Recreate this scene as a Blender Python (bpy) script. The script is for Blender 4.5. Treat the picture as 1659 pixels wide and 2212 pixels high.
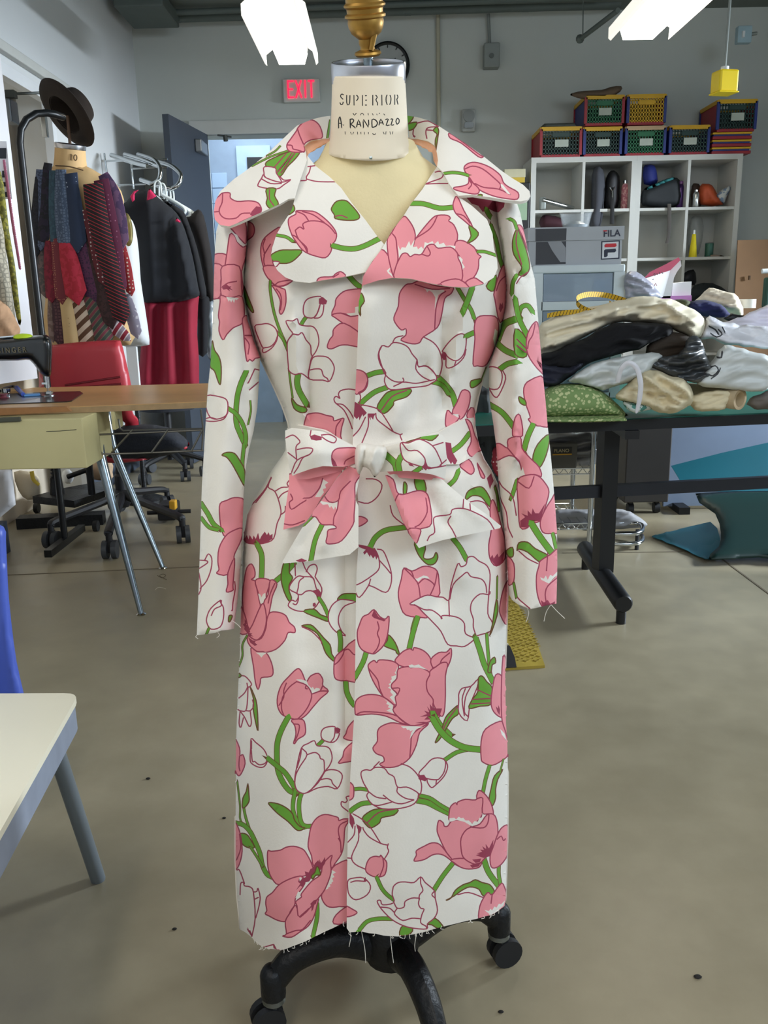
import bpy, bmesh, math, random
import numpy as np
from mathutils import Vector, Matrix, geometry

for o in list(bpy.data.objects):
    bpy.data.objects.remove(o)
S = bpy.context.scene
COL = S.collection
random.seed(7)

# ------------------------------------------------------------ camera
FPX, PITCH, ROLL, CAMH = 1855.0, math.radians(14.0), 0.02, 1.2
cam_d = bpy.data.cameras.new('camera')
cam_d.sensor_fit = 'VERTICAL'
cam_d.sensor_height = 36.0
cam_d.lens = FPX / 2212.0 * 36.0
cam_d.clip_start = 0.02
cam = bpy.data.objects.new('camera', cam_d)
COL.objects.link(cam)
MC = Matrix.Rotation(math.radians(90) - PITCH, 4, 'X') @ Matrix.Rotation(-ROLL, 4, 'Z')
cam.matrix_world = Matrix.Translation((0, 0, CAMH)) @ MC
S.camera = cam
MC3 = np.array(MC.to_3x3())

# ------------------------------------------------------------ world, daylight, exposure
W = bpy.data.worlds.new('world')
S.world = W
W.use_nodes = True
bgn = W.node_tree.nodes['Background']
bgn.inputs[0].default_value = (0.80, 0.88, 1.0, 1)
bgn.inputs[1].default_value = 0.36
S.view_settings.view_transform = 'Standard'
S.view_settings.look = 'None'
S.view_settings.gamma = 1.0
S.view_settings.exposure = 0.06
S.view_settings.use_curve_mapping = False

def area(name, loc, target, sx, sy, power, col):
    d = bpy.data.lights.new(name, 'AREA')
    d.shape = 'RECTANGLE'
    d.size, d.size_y, d.energy, d.color = sx, sy, power, col
    o = bpy.data.objects.new(name, d)
    COL.objects.link(o)
    o.location = loc
    v = Vector(target) - Vector(loc)
    o.rotation_euler = v.to_track_quat('-Z', 'Y').to_euler()
    return o
# daylight from the tall windows of the room behind and to the right of the photographer
area('window_daylight_right', (2.9, -0.9, 2.6), (0.1, 1.4, 1.3), 2.2, 1.0, 58, (0.68, 0.84, 1.0))
area('window_daylight_side', (6.0, 4.3, 2.0), (-1.86, 5.7, 1.7), 2.2, 0.6, 800, (0.80, 0.90, 1.0))
area('window_daylight_rear', (-1.0, -2.2, 2.7), (0.0, 2.0, 1.1), 3.6, 0.8, 26, (1.0, 0.93, 0.84))
for _x, _y in ((-0.8, 0.45), (1.2, 0.45), (-0.9, -1.6), (1.7, -1.6)):      # unseen overhead fill lights, added to brighten the coat and floor
    area('overhead_fill_light', (_x, _y, 2.6), (_x, _y, 0), 0.2, 1.2, 12, (1.0, 0.96, 0.90))

# ------------------------------------------------------------ helpers
def rays(px, py):
    u = (np.asarray(px, float) - 829.5) / FPX
    v = -(np.asarray(py, float) - 1106.0) / FPX
    d = np.stack([u, v, -np.ones_like(u)], -1)
    return d @ MC3.T
def PN(px, py, Y):
    d = rays(px, py)
    t = np.asarray(Y, float) / d[..., 1]
    return d * t[..., None] + np.array([0, 0, CAMH])
def P(px, py, Y):                       # the world point a photo pixel shows at world depth Y
    return Vector(PN(np.array([px]), np.array([py]), np.array([Y]))[0])
def PZ(px, py, z):                      # ... at world height z
    d = rays(np.array([px]), np.array([py]))[0]
    t = (z - CAMH) / d[2]
    return Vector((d[0] * t, d[1] * t, z))
def srgb(h):
    if isinstance(h, str):
        h = h.lstrip('#')
        c = [int(h[i:i + 2], 16) / 255 for i in (0, 2, 4)]
    else:
        c = [q / 255 for q in h]
    return tuple((q / 12.92 if q <= 0.04045 else ((q + 0.055) / 1.055) ** 2.4) for q in c) + (1,)

MATS = {}
def mat(name, col, rough=0.6, metal=0.0, var=0.06, scale=8.0, bump=0.0, bscale=60.0, alpha=1.0,
        emit=None, estr=0.0, trans=0.0, spec=0.5, sheen=0.0, coat=0.0):
    if name in MATS:
        return MATS[name]
    m = bpy.data.materials.new(name)
    m.use_nodes = True
    nt = m.node_tree
    b = nt.nodes['Principled BSDF']
    c = srgb(col)
    b.inputs['Roughness'].default_value = rough
    b.inputs['Metallic'].default_value = metal
    b.inputs['Specular IOR Level'].default_value = spec
    b.inputs['Alpha'].default_value = alpha
    b.inputs['Transmission Weight'].default_value = trans
    if sheen: b.inputs['Sheen Weight'].default_value = sheen
    if coat: b.inputs['Coat Weight'].default_value = coat
    tc = nt.nodes.new('ShaderNodeTexCoord')
    nz = nt.nodes.new('ShaderNodeTexNoise')
    nz.inputs['Scale'].default_value = scale
    nz.inputs['Detail'].default_value = 4
    nt.links.new(tc.outputs['Object'], nz.inputs['Vector'])
    rp = nt.nodes.new('ShaderNodeValToRGB')
    rp.color_ramp.elements[0].position = 0.3
    rp.color_ramp.elements[1].position = 0.7
    rp.color_ramp.elements[0].color = tuple(max(0, q * (1 - var)) for q in c[:3]) + (1,)
    rp.color_ramp.elements[1].color = tuple(min(1, q * (1 + var)) for q in c[:3]) + (1,)
    nt.links.new(nz.outputs[0], rp.inputs[0])
    nt.links.new(rp.outputs[0], b.inputs['Base Color'])
    if bump:
        n2 = nt.nodes.new('ShaderNodeTexNoise')
        n2.inputs['Scale'].default_value = bscale
        n2.inputs['Detail'].default_value = 3
        nt.links.new(tc.outputs['Object'], n2.inputs['Vector'])
        bp = nt.nodes.new('ShaderNodeBump')
        bp.inputs['Strength'].default_value = bump
        bp.inputs['Distance'].default_value = 0.02
        nt.links.new(n2.outputs[0], bp.inputs['Height'])
        nt.links.new(bp.outputs[0], b.inputs['Normal'])
    if emit:
        b.inputs['Emission Color'].default_value = srgb(emit)
        b.inputs['Emission Strength'].default_value = estr
    MATS[name] = m
    return m

def patmat(name, kind, cols, scale=20.0, rot=0.0, rough=0.75, width=0.5, rnd=0.25):
    """two or three colour woven or printed patterns: stripes, dots, check, blotch, scales"""
    if name in MATS:
        return MATS[name]
    m = bpy.data.materials.new(name)
    m.use_nodes = True
    nt = m.node_tree
    b = nt.nodes['Principled BSDF']
    b.inputs['Roughness'].default_value = rough
    tc = nt.nodes.new('ShaderNodeTexCoord')
    mp = nt.nodes.new('ShaderNodeMapping')
    mp.inputs['Rotation'].default_value = (0, rot, 0)
    nt.links.new(tc.outputs['Object'], mp.inputs[0])
    rp = nt.nodes.new('ShaderNodeValToRGB')
    rp.color_ramp.interpolation = 'CONSTANT'
    cs = [srgb(c) for c in cols]
    if kind == 'stripes':
        w = nt.nodes.new('ShaderNodeTexWave')
        w.wave_type = 'BANDS'
        w.bands_direction = 'Z'
        w.inputs['Scale'].default_value = scale
        src = w.outputs['Fac']
    elif kind == 'dots':
        w = nt.nodes.new('ShaderNodeTexVoronoi')
        w.inputs['Scale'].default_value = scale
        w.inputs['Randomness'].default_value = rnd
        src = w.outputs['Distance']
    elif kind == 'blotch':
        w = nt.nodes.new('ShaderNodeTexNoise')
        w.inputs['Scale'].default_value = scale
        src = w.outputs[0]
    else:
        w = nt.nodes.new('ShaderNodeTexVoronoi')
        w.feature = 'DISTANCE_TO_EDGE'
        w.inputs['Scale'].default_value = scale
        w.inputs['Randomness'].default_value = 0.4
        src = w.outputs['Distance']
    nt.links.new(mp.outputs[0], w.inputs['Vector'])
    nt.links.new(src, rp.inputs[0])
    e = rp.color_ramp.elements
    e[0].position = 0.0
    e[0].color = cs[0]
    e[1].position = width
    e[1].color = cs[1]
    if len(cs) > 2:
        n = e.new(min(0.98, width + (1 - width) * 0.55))
        n.color = cs[2]
    nt.links.new(rp.outputs[0], b.inputs['Base Color'])
    MATS[name] = m
    return m

def tag(o, label=None, cat=None, group=None, kind=None):
    if label: o['label'] = label
    if cat: o['category'] = cat
    if group: o['group'] = group
    if kind: o['kind'] = kind
    return o
def thing(name, loc, label, cat, group=None):
    o = bpy.data.objects.new(name, None)
    o.empty_display_size = 0.05
    COL.objects.link(o)
    o.location = Vector(loc)
    return tag(o, label, cat, group)
def link_mesh(name, me, parent=None):
    o = bpy.data.objects.new(name, me)
    COL.objects.link(o)
    if parent is not None:
        o.parent = parent
        off = Vector((0, 0, 0))
        q = parent
        while q is not None:
            off = off + Vector(q.location)
            q = q.parent
        me.transform(Matrix.Translation(-off))
    return o

class MB:
    """collects shapes in world space; build() links them as one mesh object"""
    def __init__(s):
        s.v, s.f, s.m = [], [], []
    def add(s, vs, fs, mi=0):
        n = len(s.v)
        s.v += [tuple(q) for q in vs]
        s.f += [tuple(n + i for i in f) for f in fs]
        s.m += [mi] * len(fs)
        return s
    def hexa(s, p, mi=0):               # 8 corners: bottom 4 (ccw), top 4
        return s.add(p, [(3, 2, 1, 0), (4, 5, 6, 7), (0, 1, 5, 4), (1, 2, 6, 5), (2, 3, 7, 6), (3, 0, 4, 7)], mi)
    def box(s, c, size, M=None, mi=0, bev=0.0):
        x, y, z = [q / 2 for q in size]
        if bev > 0:
            bm = bmesh.new()
            bmesh.ops.create_cube(bm, size=1.0)
            for v in bm.verts:
                v.co = Vector((v.co.x * size[0], v.co.y * size[1], v.co.z * size[2]))
            bmesh.ops.bevel(bm, geom=bm.edges[:] + bm.verts[:], offset=bev, segments=2, affect='EDGES', profile=0.5)
            vs = [v.co.copy() for v in bm.verts]
            bm.verts.index_update()
            fs = [tuple(v.index for v in f.verts) for f in bm.faces]
            bm.free()
        else:
            vs = [Vector((a * x, b * y, d * z)) for d in (-1, 1) for a, b in ((-1, -1), (1, -1), (1, 1), (-1, 1))]
            fs = [(3, 2, 1, 0), (4, 5, 6, 7), (0, 1, 5, 4), (1, 2, 6, 5), (2, 3, 7, 6), (3, 0, 4, 7)]
        if M is not None:
            vs = [M @ v for v in vs]
        return s.add([v + Vector(c) for v in vs], fs, mi)
    def bar(s, a, b, w, h, up=(0, 0, 1), mi=0):
        a, b = Vector(a), Vector(b)
        t = (b - a).normalized()
        u = Vector(up)
        if abs(t.dot(u)) > 0.98:
            u = Vector((0, 1, 0))
        sx = t.cross(u).normalized()
        sz = sx.cross(t).normalized()
        q = []
        for p in (a, b):
            q += [p - sx * w / 2 - sz * h / 2, p + sx * w / 2 - sz * h / 2, p + sx * w / 2 + sz * h / 2, p - sx * w / 2 + sz * h / 2]
        return s.add(q, [(0, 1, 2, 3), (7, 6, 5, 4), (0, 4, 5, 1), (1, 5, 6, 2), (2, 6, 7, 3), (3, 7, 4, 0)], mi)
    def tube(s, path, r, n=10, mi=0, cap=True, sq=1.0):
        path = [Vector(p) for p in path]
        k = len(path)
        rs = [r] * k if not isinstance(r, (list, tuple)) else list(r)
        ref = None
        vs, fs = [], []
        for i, p in enumerate(path):
            t = (path[min(i + 1, k - 1)] - path[max(i - 1, 0)]).normalized()
            if ref is None:
                ref = Vector((0, 0, 1)) if abs(t.z) < 0.9 else Vector((0, 1, 0))
            a = (ref - t * ref.dot(t)).normalized()
            ref = a
            b = t.cross(a)
            for j in range(n):
                w = 2 * math.pi * j / n
                vs.append(p + a * (rs[i] * math.cos(w) * sq) + b * (rs[i] * math.sin(w)))
        for i in range(k - 1):
            for j in range(n):
                fs.append((i * n + j, i * n + (j + 1) % n, (i + 1) * n + (j + 1) % n, (i + 1) * n + j))
        if cap:
            fs.append(tuple(reversed(range(n))))
            fs.append(tuple((k - 1) * n + j for j in range(n)))
        return s.add(vs, fs, mi)
    def lathe(s, c, prof, n=24, M=None, mi=0, sy=1.0, cap=(True, True)):
        vs, fs = [], []
        c = Vector(c)
        for r, z in prof:
            for j in range(n):
                w = 2 * math.pi * j / n
                v = Vector((r * math.cos(w), r * math.sin(w) * sy, z))
                vs.append((M @ v if M is not None else v) + c)
        k = len(prof)
        for i in range(k - 1):
            for j in range(n):
                fs.append((i * n + j, i * n + (j + 1) % n, (i + 1) * n + (j + 1) % n, (i + 1) * n + j))
        if cap[0]: fs.append(tuple(reversed(range(n))))
        if cap[1]: fs.append(tuple((k - 1) * n + j for j in range(n)))
        return s.add(vs, fs, mi)
    def prism(s, poly, ext, mi=0):      # planar polygon of world points, extruded by a vector
        poly = [Vector(p) for p in poly]
        e = Vector(ext)
        n = len(poly)
        vs = poly + [p + e for p in poly]
        fs = [tuple(range(n)), tuple(reversed(range(n, 2 * n)))]
        fs += [(i, i + n, (i + 1) % n + n, (i + 1) % n) for i in range(n)]
        return s.add(vs, fs, mi)
    def ball(s, c, r, n=12, sc=(1, 1, 1), M=None, mi=0):
        pr = []
        for i in range(n // 2 + 1):
            w = -math.pi / 2 + math.pi * i / (n // 2)
            pr.append((max(1e-4, r * math.cos(w)), r * math.sin(w)))
        D = Matrix.Diagonal(Vector(sc)).to_3x3()
        M2 = (M.to_3x3() @ D) if M is not None else D
        return s.lathe(c, pr, n, M2, mi)
    def build(s, name, m, parent=None, smooth=False, kind=None):
        me = bpy.data.meshes.new(name)
        me.from_pydata(s.v, [], s.f)
        ms = m if isinstance(m, (list, tuple)) else [m]
        for q in ms:
            me.materials.append(q)
        me.polygons.foreach_set('material_index', s.m)
        bm = bmesh.new()
        bm.from_mesh(me)
        bmesh.ops.recalc_face_normals(bm, faces=bm.faces)
        bm.to_mesh(me)
        bm.free()
        if smooth:
            me.polygons.foreach_set('use_smooth', [True] * len(me.polygons))
            try:
                me.set_sharp_from_angle(angle=math.radians(40))
            except Exception:
                pass
        me.update()
        o = link_mesh(name, me, parent)
        if kind:
            o['kind'] = kind
        return o
def rotz(a):
    return Matrix.Rotation(a, 4, 'Z').to_3x3()
def roty(a):
    return Matrix.Rotation(a, 4, 'Y').to_3x3()
def rotx(a):
    return Matrix.Rotation(a, 4, 'X').to_3x3()
def arc(pts, n=6):                      # smooth open curve through points (Catmull-Rom)
    pts = [Vector(p) for p in pts]
    q = [pts[0] * 2 - pts[1]] + pts + [pts[-1] * 2 - pts[-2]]
    out = []
    for i in range(1, len(q) - 2):
        for k in range(n):
            t = k / n
            a, b, c, d = q[i - 1], q[i], q[i + 1], q[i + 2]
            out.append(0.5 * ((2 * b) + (c - a) * t + (2 * a - 5 * b + 4 * c - d) * t * t + (3 * b - a - 3 * c + d) * t ** 3))
    out.append(pts[-1])
    return out

# ---- outlines in the plane -> triangulated, printed, curved sheets
def cr2(p, closed, n=3):
    p = np.asarray(p, float)
    k = len(p)
    if k < 3:
        return p
    out = []
    rng = range(k) if closed else range(k - 1)
    for i in rng:
        if closed:
            a, b, c, d = p[(i - 1) % k], p[i], p[(i + 1) % k], p[(i + 2) % k]
        else:
            b, c = p[i], p[i + 1]
            a = p[i - 1] if i > 0 else 2 * b - c
            d = p[i + 2] if i + 2 < k else 2 * c - b
        for j in range(n):
            t = j / n
            out.append(0.5 * ((2 * b) + (c - a) * t + (2 * a - 5 * b + 4 * c - d) * t * t + (3 * b - a - 3 * c + d) * t ** 3))
    if not closed:
        out.append(p[-1])
    return np.array(out)
def inpoly(q, poly):
    x, y = q[:, 0], q[:, 1]
    r = np.zeros(len(q), bool)
    n = len(poly)
    for i in range(n):
        x1, y1 = poly[i]
        x2, y2 = poly[(i + 1) % n]
        if y1 == y2:
            continue
        c = ((y1 > y) != (y2 > y)) & (x < (x2 - x1) * (y - y1) / (y2 - y1) + x1)
        r ^= c
    return r
def segdist(q, line, closed=False):
    d = np.full(len(q), 1e9)
    n = len(line)
    for i in range(n if closed else n - 1):
        a, b = line[i], line[(i + 1) % n]
        ab = b - a
        L = ab @ ab
        t = np.clip(((q - a) @ ab) / (L + 1e-12), 0, 1)
        d = np.minimum(d, np.hypot(*(q - (a + t[:, None] * ab)).T))
    return d
def offset_line(line, w, closed):
    n = len(line)
    if closed:
        t = np.roll(line, -1, 0) - np.roll(line, 1, 0)
    else:
        t = np.empty_like(line)
        t[1:-1] = line[2:] - line[:-2]
        t[0] = line[1] - line[0]
        t[-1] = line[-1] - line[-2]
    t /= (np.linalg.norm(t, axis=1)[:, None] + 1e-9)
    return line + np.stack([-t[:, 1], t[:, 0]], 1) * w
def resample(poly, step):
    out = []
    n = len(poly)
    for i in range(n):
        a, b = poly[i], poly[(i + 1) % n]
        k = max(1, int(np.hypot(*(b - a)) / step))
        for j in range(k):
            out.append(a + (b - a) * j / k)
    return np.array(out)
def tps(ctrl):
    """smooth depth surface through control points (px, py, Y)"""
    c = np.array(ctrl, float)
    sc = 200.0
    X = c[:, :2] / sc
    n = len(c)
    r = np.linalg.norm(X[:, None] - X[None], axis=2)
    K = np.where(r > 0, r * r * np.log(r + 1e-12), 0) + 1e-4 * np.eye(n)
    A = np.zeros((n + 3, n + 3))
    A[:n, :n] = K
    A[:n, n] = 1
    A[:n, n + 1:] = X
    A[n, :n] = 1
    A[n + 1:, :n] = X.T
    s = np.linalg.solve(A, np.concatenate([c[:, 2], np.zeros(3)]))
    def f(px, py):
        q = np.stack([np.asarray(px, float), np.asarray(py, float)], -1) / sc
        r = np.linalg.norm(q[..., None, :] - X, axis=-1)
        k = np.where(r > 0, r * r * np.log(r + 1e-12), 0)
        return k @ s[:n] + s[n] + q @ s[n + 1:]
    return f
def ridges(lst):
    """soft folds: (x0,y0,x1,y1,half width px,height m)"""
    def f(px, py):
        q = np.stack([np.asarray(px, float).ravel(), np.asarray(py, float).ravel()], 1)
        z = np.zeros(len(q))
        for x0, y0, x1, y1, w, a in lst:
            d = segdist(q, np.array([[x0, y0], [x1, y1]], float))
            z += a * np.exp(-(d / w) ** 2)
        return z.reshape(np.shape(px))
    return f
OPW = 1.35
def triangulate(outline, ops, grid, extra=None):
    """returns points (n,2), triangles, colour index per triangle"""
    ol = resample(np.asarray(outline, float), max(3.0, grid * 0.6))
    verts, edges = [], []
    def put(line, closed):
        n0 = len(verts)
        verts.extend([Vector((float(a), float(b))) for a, b in line])
        n = len(line)
        edges.extend([(n0 + i, n0 + i + 1) for i in range(n - 1)])
        if closed:
            edges.append((n0 + n - 1, n0))
    put(ol, True)
    paint = []
    lo, hi = ol.min(0) - 4, ol.max(0) + 4
    for kind, pts, w in ops:
        pts = np.asarray(pts, float)
        if (pts.max(0) < lo).any() or (pts.min(0) > hi).any():
            continue
        if kind in 'PWGMZ':
            c = cr2(pts, True, 3)
            if kind in 'MZ':
                c = resample(pts, 30)
                put(c, True)
                paint.append((kind, c, 0))
            else:
                put(offset_line(c, OPW, True), True)
                put(offset_line(c, -OPW, True), True)
                paint.append((kind, c, 0))
                paint.append(('o' if kind != 'G' else 'b', c, OPW))
        elif kind == 'l':
            c = cr2(pts, False, 3)
            ww = w or OPW
            a, b = offset_line(c, ww, False), offset_line(c, -ww, False)
            put(np.concatenate([a, b[::-1]]), True)
            paint.append(('l', c, ww))
        elif kind == 'k':
            c = cr2(pts, False, 2) if len(pts) > 2 else pts
            a, b = offset_line(c, w, False), offset_line(c, -w, False)
            put(np.concatenate([a, b[::-1]]), True)
            paint.append(('k', c, w))
        elif kind == 's':
            c = cr2(pts, False, 4)
            h = w / 2
            a, b = offset_line(c, h, False), offset_line(c, -h, False)
            put(np.concatenate([a, b[::-1]]), True)
            a, b = offset_line(c, h + 1.3, False), offset_line(c, -h - 1.3, False)
            put(np.concatenate([a, b[::-1]]), True)
            paint.append(('s', c, h))
    gx = np.arange(lo[0], hi[0], grid)
    gy = np.arange(lo[1], hi[1], grid)
    g = np.stack(np.meshgrid(gx, gy), -1).reshape(-1, 2)
    if extra is not None:
        g = np.concatenate([g, extra])
    g = g[inpoly(g, ol)]
    d = segdist(g, ol, True)
    g = g[d > grid * 0.2] if extra is None else g[d > 0.6]
    verts.extend([Vector((float(a), float(b))) for a, b in g])
    vo, eo, fo, _, _, _ = geometry.delaunay_2d_cdt(verts, edges, [], 0, 1e-4, False)
    q = np.array([(v.x, v.y) for v in vo])
    t = np.array([f for f in fo if len(f) == 3], int)
    cen = q[t].mean(1)
    ok = inpoly(cen, ol)
    t, cen = t[ok], cen[ok]
    col = np.zeros(len(t), int)
    code = {'P': 1, 'G': 2, 'M': 3, 'o': 4, 'b': 5, 'l': 4, 'W': 0, 'Z': 0, 'k': 6}
    for kind, c, w in paint:
        mn, mx = c.min(0) - w - 2, c.max(0) + w + 2
        idx = np.where(((cen >= mn) & (cen <= mx)).all(1))[0]
        if not len(idx):
            continue
        s = cen[idx]
        if kind in 'PWGMZ':
            col[idx[inpoly(s, c)]] = code[kind]
        elif kind in 'olbk':
            col[idx[segdist(s, c, kind in 'ob') < w]] = code[kind]
        elif kind == 's':
            dd = segdist(s, c)
            col[idx[dd < w + 1.3]] = 5
            col[idx[dd < w]] = 2
    return q, t, col

def panel(name, outline, depth, mats, ops=(), grid=14, thick=0.003, parent=None, back=None, extra=None,
          smooth=True, lining=None, wrap=False, tri=None):
    """a sheet that follows depth(px,py); back=None: thin cloth with a lining, else back(px,py) closes it into a body"""
    q, t, col = tri if tri is not None else triangulate(outline, ops, grid, extra)
    used = np.unique(t)
    remap = -np.ones(len(q), int)
    remap[used] = np.arange(len(used))
    q, t = q[used], remap[t]
    # orient every triangle towards the photographer (px right, py down)
    a, b, c = q[t[:, 0]], q[t[:, 1]], q[t[:, 2]]
    cr = (b[:, 0] - a[:, 0]) * (c[:, 1] - a[:, 1]) - (b[:, 1] - a[:, 1]) * (c[:, 0] - a[:, 0])
    fl = cr > 0
    t[fl] = t[fl][:, ::-1]
    x, y = q[:, 0], q[:, 1]
    pos = PN(x, y, depth(x, y))
    e = 1.5
    dx = PN(x + e, y, depth(x + e, y)) - PN(x - e, y, depth(x - e, y))
    dy = PN(x, y + e, depth(x, y + e)) - PN(x, y - e, depth(x, y - e))
    nn = np.cross(dx, dy)
    nn /= (np.linalg.norm(nn, axis=1)[:, None] + 1e-12)
    nn[nn[:, 1] > 0] *= -1
    n = len(pos)
    if back is None:
        pos2 = pos - nn * thick
    else:
        pos2 = PN(x, y, back(x, y))
    # boundary edges
    ed = np.concatenate([t[:, [0, 1]], t[:, [1, 2]], t[:, [2, 0]]])
    key = np.sort(ed, 1)
    u, inv, cnt = np.unique(key, axis=0, return_inverse=True, return_counts=True)
    bd = ed[cnt[inv.ravel()] == 1]
    V = np.concatenate([pos, pos2])
    mp = np.arange(2 * n)
    if back is not None:                # weld the rim where front and rear meet
        bv = np.unique(bd)
        w = bv[np.linalg.norm(pos[bv] - pos2[bv], axis=1) < 2e-4]
        mp[w + n] = w
        keep = ~(np.isin(bd[:, 0], w) & np.isin(bd[:, 1], w))
        bd = bd[keep]
    t2 = mp[t[:, ::-1] + n]
    r1 = np.stack([bd[:, 1], bd[:, 0], mp[bd[:, 0] + n]], 1)
    r2 = np.stack([bd[:, 1], mp[bd[:, 0] + n], mp[bd[:, 1] + n]], 1)
    T = np.concatenate([t, t2, r1, r2])
    us = np.unique(T)
    rm = np.zeros(2 * n, int)
    rm[us] = np.arange(len(us))
    V, T = V[us], rm[T]
    lin = len(mats) - 1 if lining else None
    c2 = col.copy() if lin is None else np.full(len(col), lin)
    mi = np.concatenate([col, c2, np.zeros(len(r1), int), np.zeros(len(r2), int)])
    me = bpy.data.meshes.new(name)
    me.from_pydata(V.tolist(), [], T.tolist())
    for m in mats:
        me.materials.append(m)
    me.polygons.foreach_set('material_index', np.minimum(mi, len(mats) - 1).tolist())
    if smooth:
        me.polygons.foreach_set('use_smooth', [True] * len(T))
    me.update()
    if not smooth:
        pass
    elif back is None:
        try:
            me.set_sharp_from_angle(angle=math.radians(50))
        except Exception:
            pass
    return link_mesh(name, me, parent)

def puff(name, outline, Y, b, m, parent=None, grid=9, folds=(), bb=None, noise=0.0, nscale=40.0, seed=None, edge=26.0, jag=0.0,
         round_=2, tilt=None, ops=(), mats=None):
    """a soft body grown from an outline at depth Y (number or controls): swells b towards the front, bb to the rear"""
    ol = cr2(np.array(outline, float), True, round_) if round_ > 1 else np.array(outline, float)
    seed = int(abs(outline[0][0] * 7 + outline[1][1] * 13)) % 9999 if seed is None else seed
    if jag:
        rj = np.random.RandomState(seed)
        ol = resample(ol, 7.0)
        ol = ol + cr2(rj.normal(0, jag, (max(6, len(ol) // 2), 2)), True, 2)[np.arange(len(ol)) % (2 * max(6, len(ol) // 2))]
    yf = tps(Y) if isinstance(Y, (list, tuple)) else (lambda x, y: np.full(np.shape(x), float(Y)))
    rf = ridges(folds)
    rs = np.random.RandomState(seed)
    ph = rs.uniform(0, 6.28, (6, 2))
    w_, v_ = np.linalg.eigh(np.cov((ol - ol.mean(0)).T))
    ax_, cx_ = v_[:, 1], v_[:, 0]                     # folds run along the length of the piece
    fr = (rs.uniform(-0.45, 0.45, (6, 1)) * ax_ + rs.uniform(0.7, 1.6, (6, 1)) * rs.choice([-1, 1], (6, 1)) * cx_) / nscale
    bb = b if bb is None else bb
    def prof(x, y):
        q = np.stack([np.ravel(x), np.ravel(y)], 1)
        d = np.clip(segdist(q, ol, True) / edge, 0, 1)
        d = np.where(inpoly(q, ol), d, 0)
        return np.sqrt(np.clip(1 - (1 - d) ** 2, 0, 1)).reshape(np.shape(x))
    def nz(x, y):
        z = 0
        wx = x + 0.5 * nscale * np.sin(y * fr[0, 1] * 1.3 + ph[0, 1])
        wy = y + 0.5 * nscale * np.sin(x * fr[1, 0] * 1.3 + ph[1, 1])
        for k in range(6):
            f = 1.0 if k < 2 else (2.1 if k < 4 else 3.6)
            z = z + (1 - 2 * np.abs(np.sin(0.5 * f * (wx * fr[k, 0] + wy * fr[k, 1]) + ph[k, 0]))) / f ** 0.7
        return z / 2.4
    def front(x, y):
        p = prof(x, y)
        return yf(x, y) - p * (b + noise * nz(x, y)) - p * rf(x, y)
    def rear(x, y):
        p = prof(x, y)
        return yf(x, y) + p * bb
    return panel(name, ol, front, mats or [m], ops, grid, parent=parent, back=rear)
def pts(s):
    return [tuple(float(q) for q in w.split(',')) for w in s.split()]
def prop(name, label, cat, group=None):
    return lambda o: tag(o, label, cat, group)

# ============================================================ THE ROOM
YB = 7.3                     # back wall
XL = -1.86                   # left wall
M_WALL_LIT = mat('left_wall_lit_paint', '#d6d9da', 0.75, var=0.02, scale=2, bump=0.03, bscale=30)  # wall paint made lighter: the daylight on this wall is put into its colour
M_WALL = mat('wall_paint', '#c6cbc6', 0.75, var=0.02, scale=2, bump=0.03, bscale=30)
M_CEIL = mat('ceiling_deck_grey', '#6f7671', 0.8, var=0.05, scale=3)
M_PIPE = mat('painted_conduit', '#59635f', 0.6, var=0.06)
M_TRIM = mat('trim_paint', '#c6c8c4', 0.6, var=0.03)
M_SLATE = mat('slate_door_paint', '#3b424d', 0.5, var=0.05, scale=3)
M_BEIGE = mat('beige_paint', '#cfc3b1', 0.7, var=0.03, scale=3)
M_TILE = mat('glazed_blue_tile', '#a9c0da', 0.25, var=0.04, scale=1.5)
M_GROUT = mat('tile_grout', '#8fa0b5', 0.8)
M_DARK = mat('dark_interior', '#16181c', 0.6)
M_GREY = mat('grey_metal_box', '#8b918d', 0.5, 0.2, var=0.04)
M_WHITEP = mat('white_plastic', '#dfe3e6', 0.45, var=0.02)
M_PILLAR = mat('concrete_pillar', '#5d5a55', 0.8, var=0.08, scale=5, bump=0.1, bscale=20)
M_CHROME = mat('chrome', '#c8ccce', 0.15, 1.0, var=0.05)

# polished concrete
mf = bpy.data.materials.new('polished_concrete')
mf.use_nodes = True
nt = mf.node_tree
b = nt.nodes['Principled BSDF']
tc = nt.nodes.new('ShaderNodeTexCoord')
n1 = nt.nodes.new('ShaderNodeTexNoise')
n1.inputs['Scale'].default_value = 1.3
n1.inputs['Detail'].default_value = 9
n1.inputs['Roughness'].default_value = 0.62
n2 = nt.nodes.new('ShaderNodeTexNoise')
n2.inputs['Scale'].default_value = 9
n2.inputs['Detail'].default_value = 6
for n in (n1, n2):
    nt.links.new(tc.outputs['Object'], n.inputs['Vector'])
r1 = nt.nodes.new('ShaderNodeValToRGB')
for i, (p_, c_) in enumerate(((0.25, '#8f8670'), (0.75, '#aca288'))):
    r1.color_ramp.elements[i].position = p_
    r1.color_ramp.elements[i].color = srgb(c_)
r2 = nt.nodes.new('ShaderNodeValToRGB')
for i, (p_, c_) in enumerate(((0.35, '#a9a59a'), (0.7, '#ffffff'))):
    r2.color_ramp.elements[i].position = p_
    r2.color_ramp.elements[i].color = srgb(c_)
mx = nt.nodes.new('ShaderNodeMixRGB')
mx.blend_type = 'MULTIPLY'
mx.inputs[0].default_value = 0.18
nt.links.new(n1.outputs[0], r1.inputs[0])
nt.links.new(n2.outputs[0], r2.inputs[0])
nt.links.new(r1.outputs[0], mx.inputs[1])
nt.links.new(r2.outputs[0], mx.inputs[2])
nt.links.new(mx.outputs[0], b.inputs['Base Color'])
rr = nt.nodes.new('ShaderNodeMapRange')
rr.inputs['To Min'].default_value = 0.22
rr.inputs['To Max'].default_value = 0.5
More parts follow.
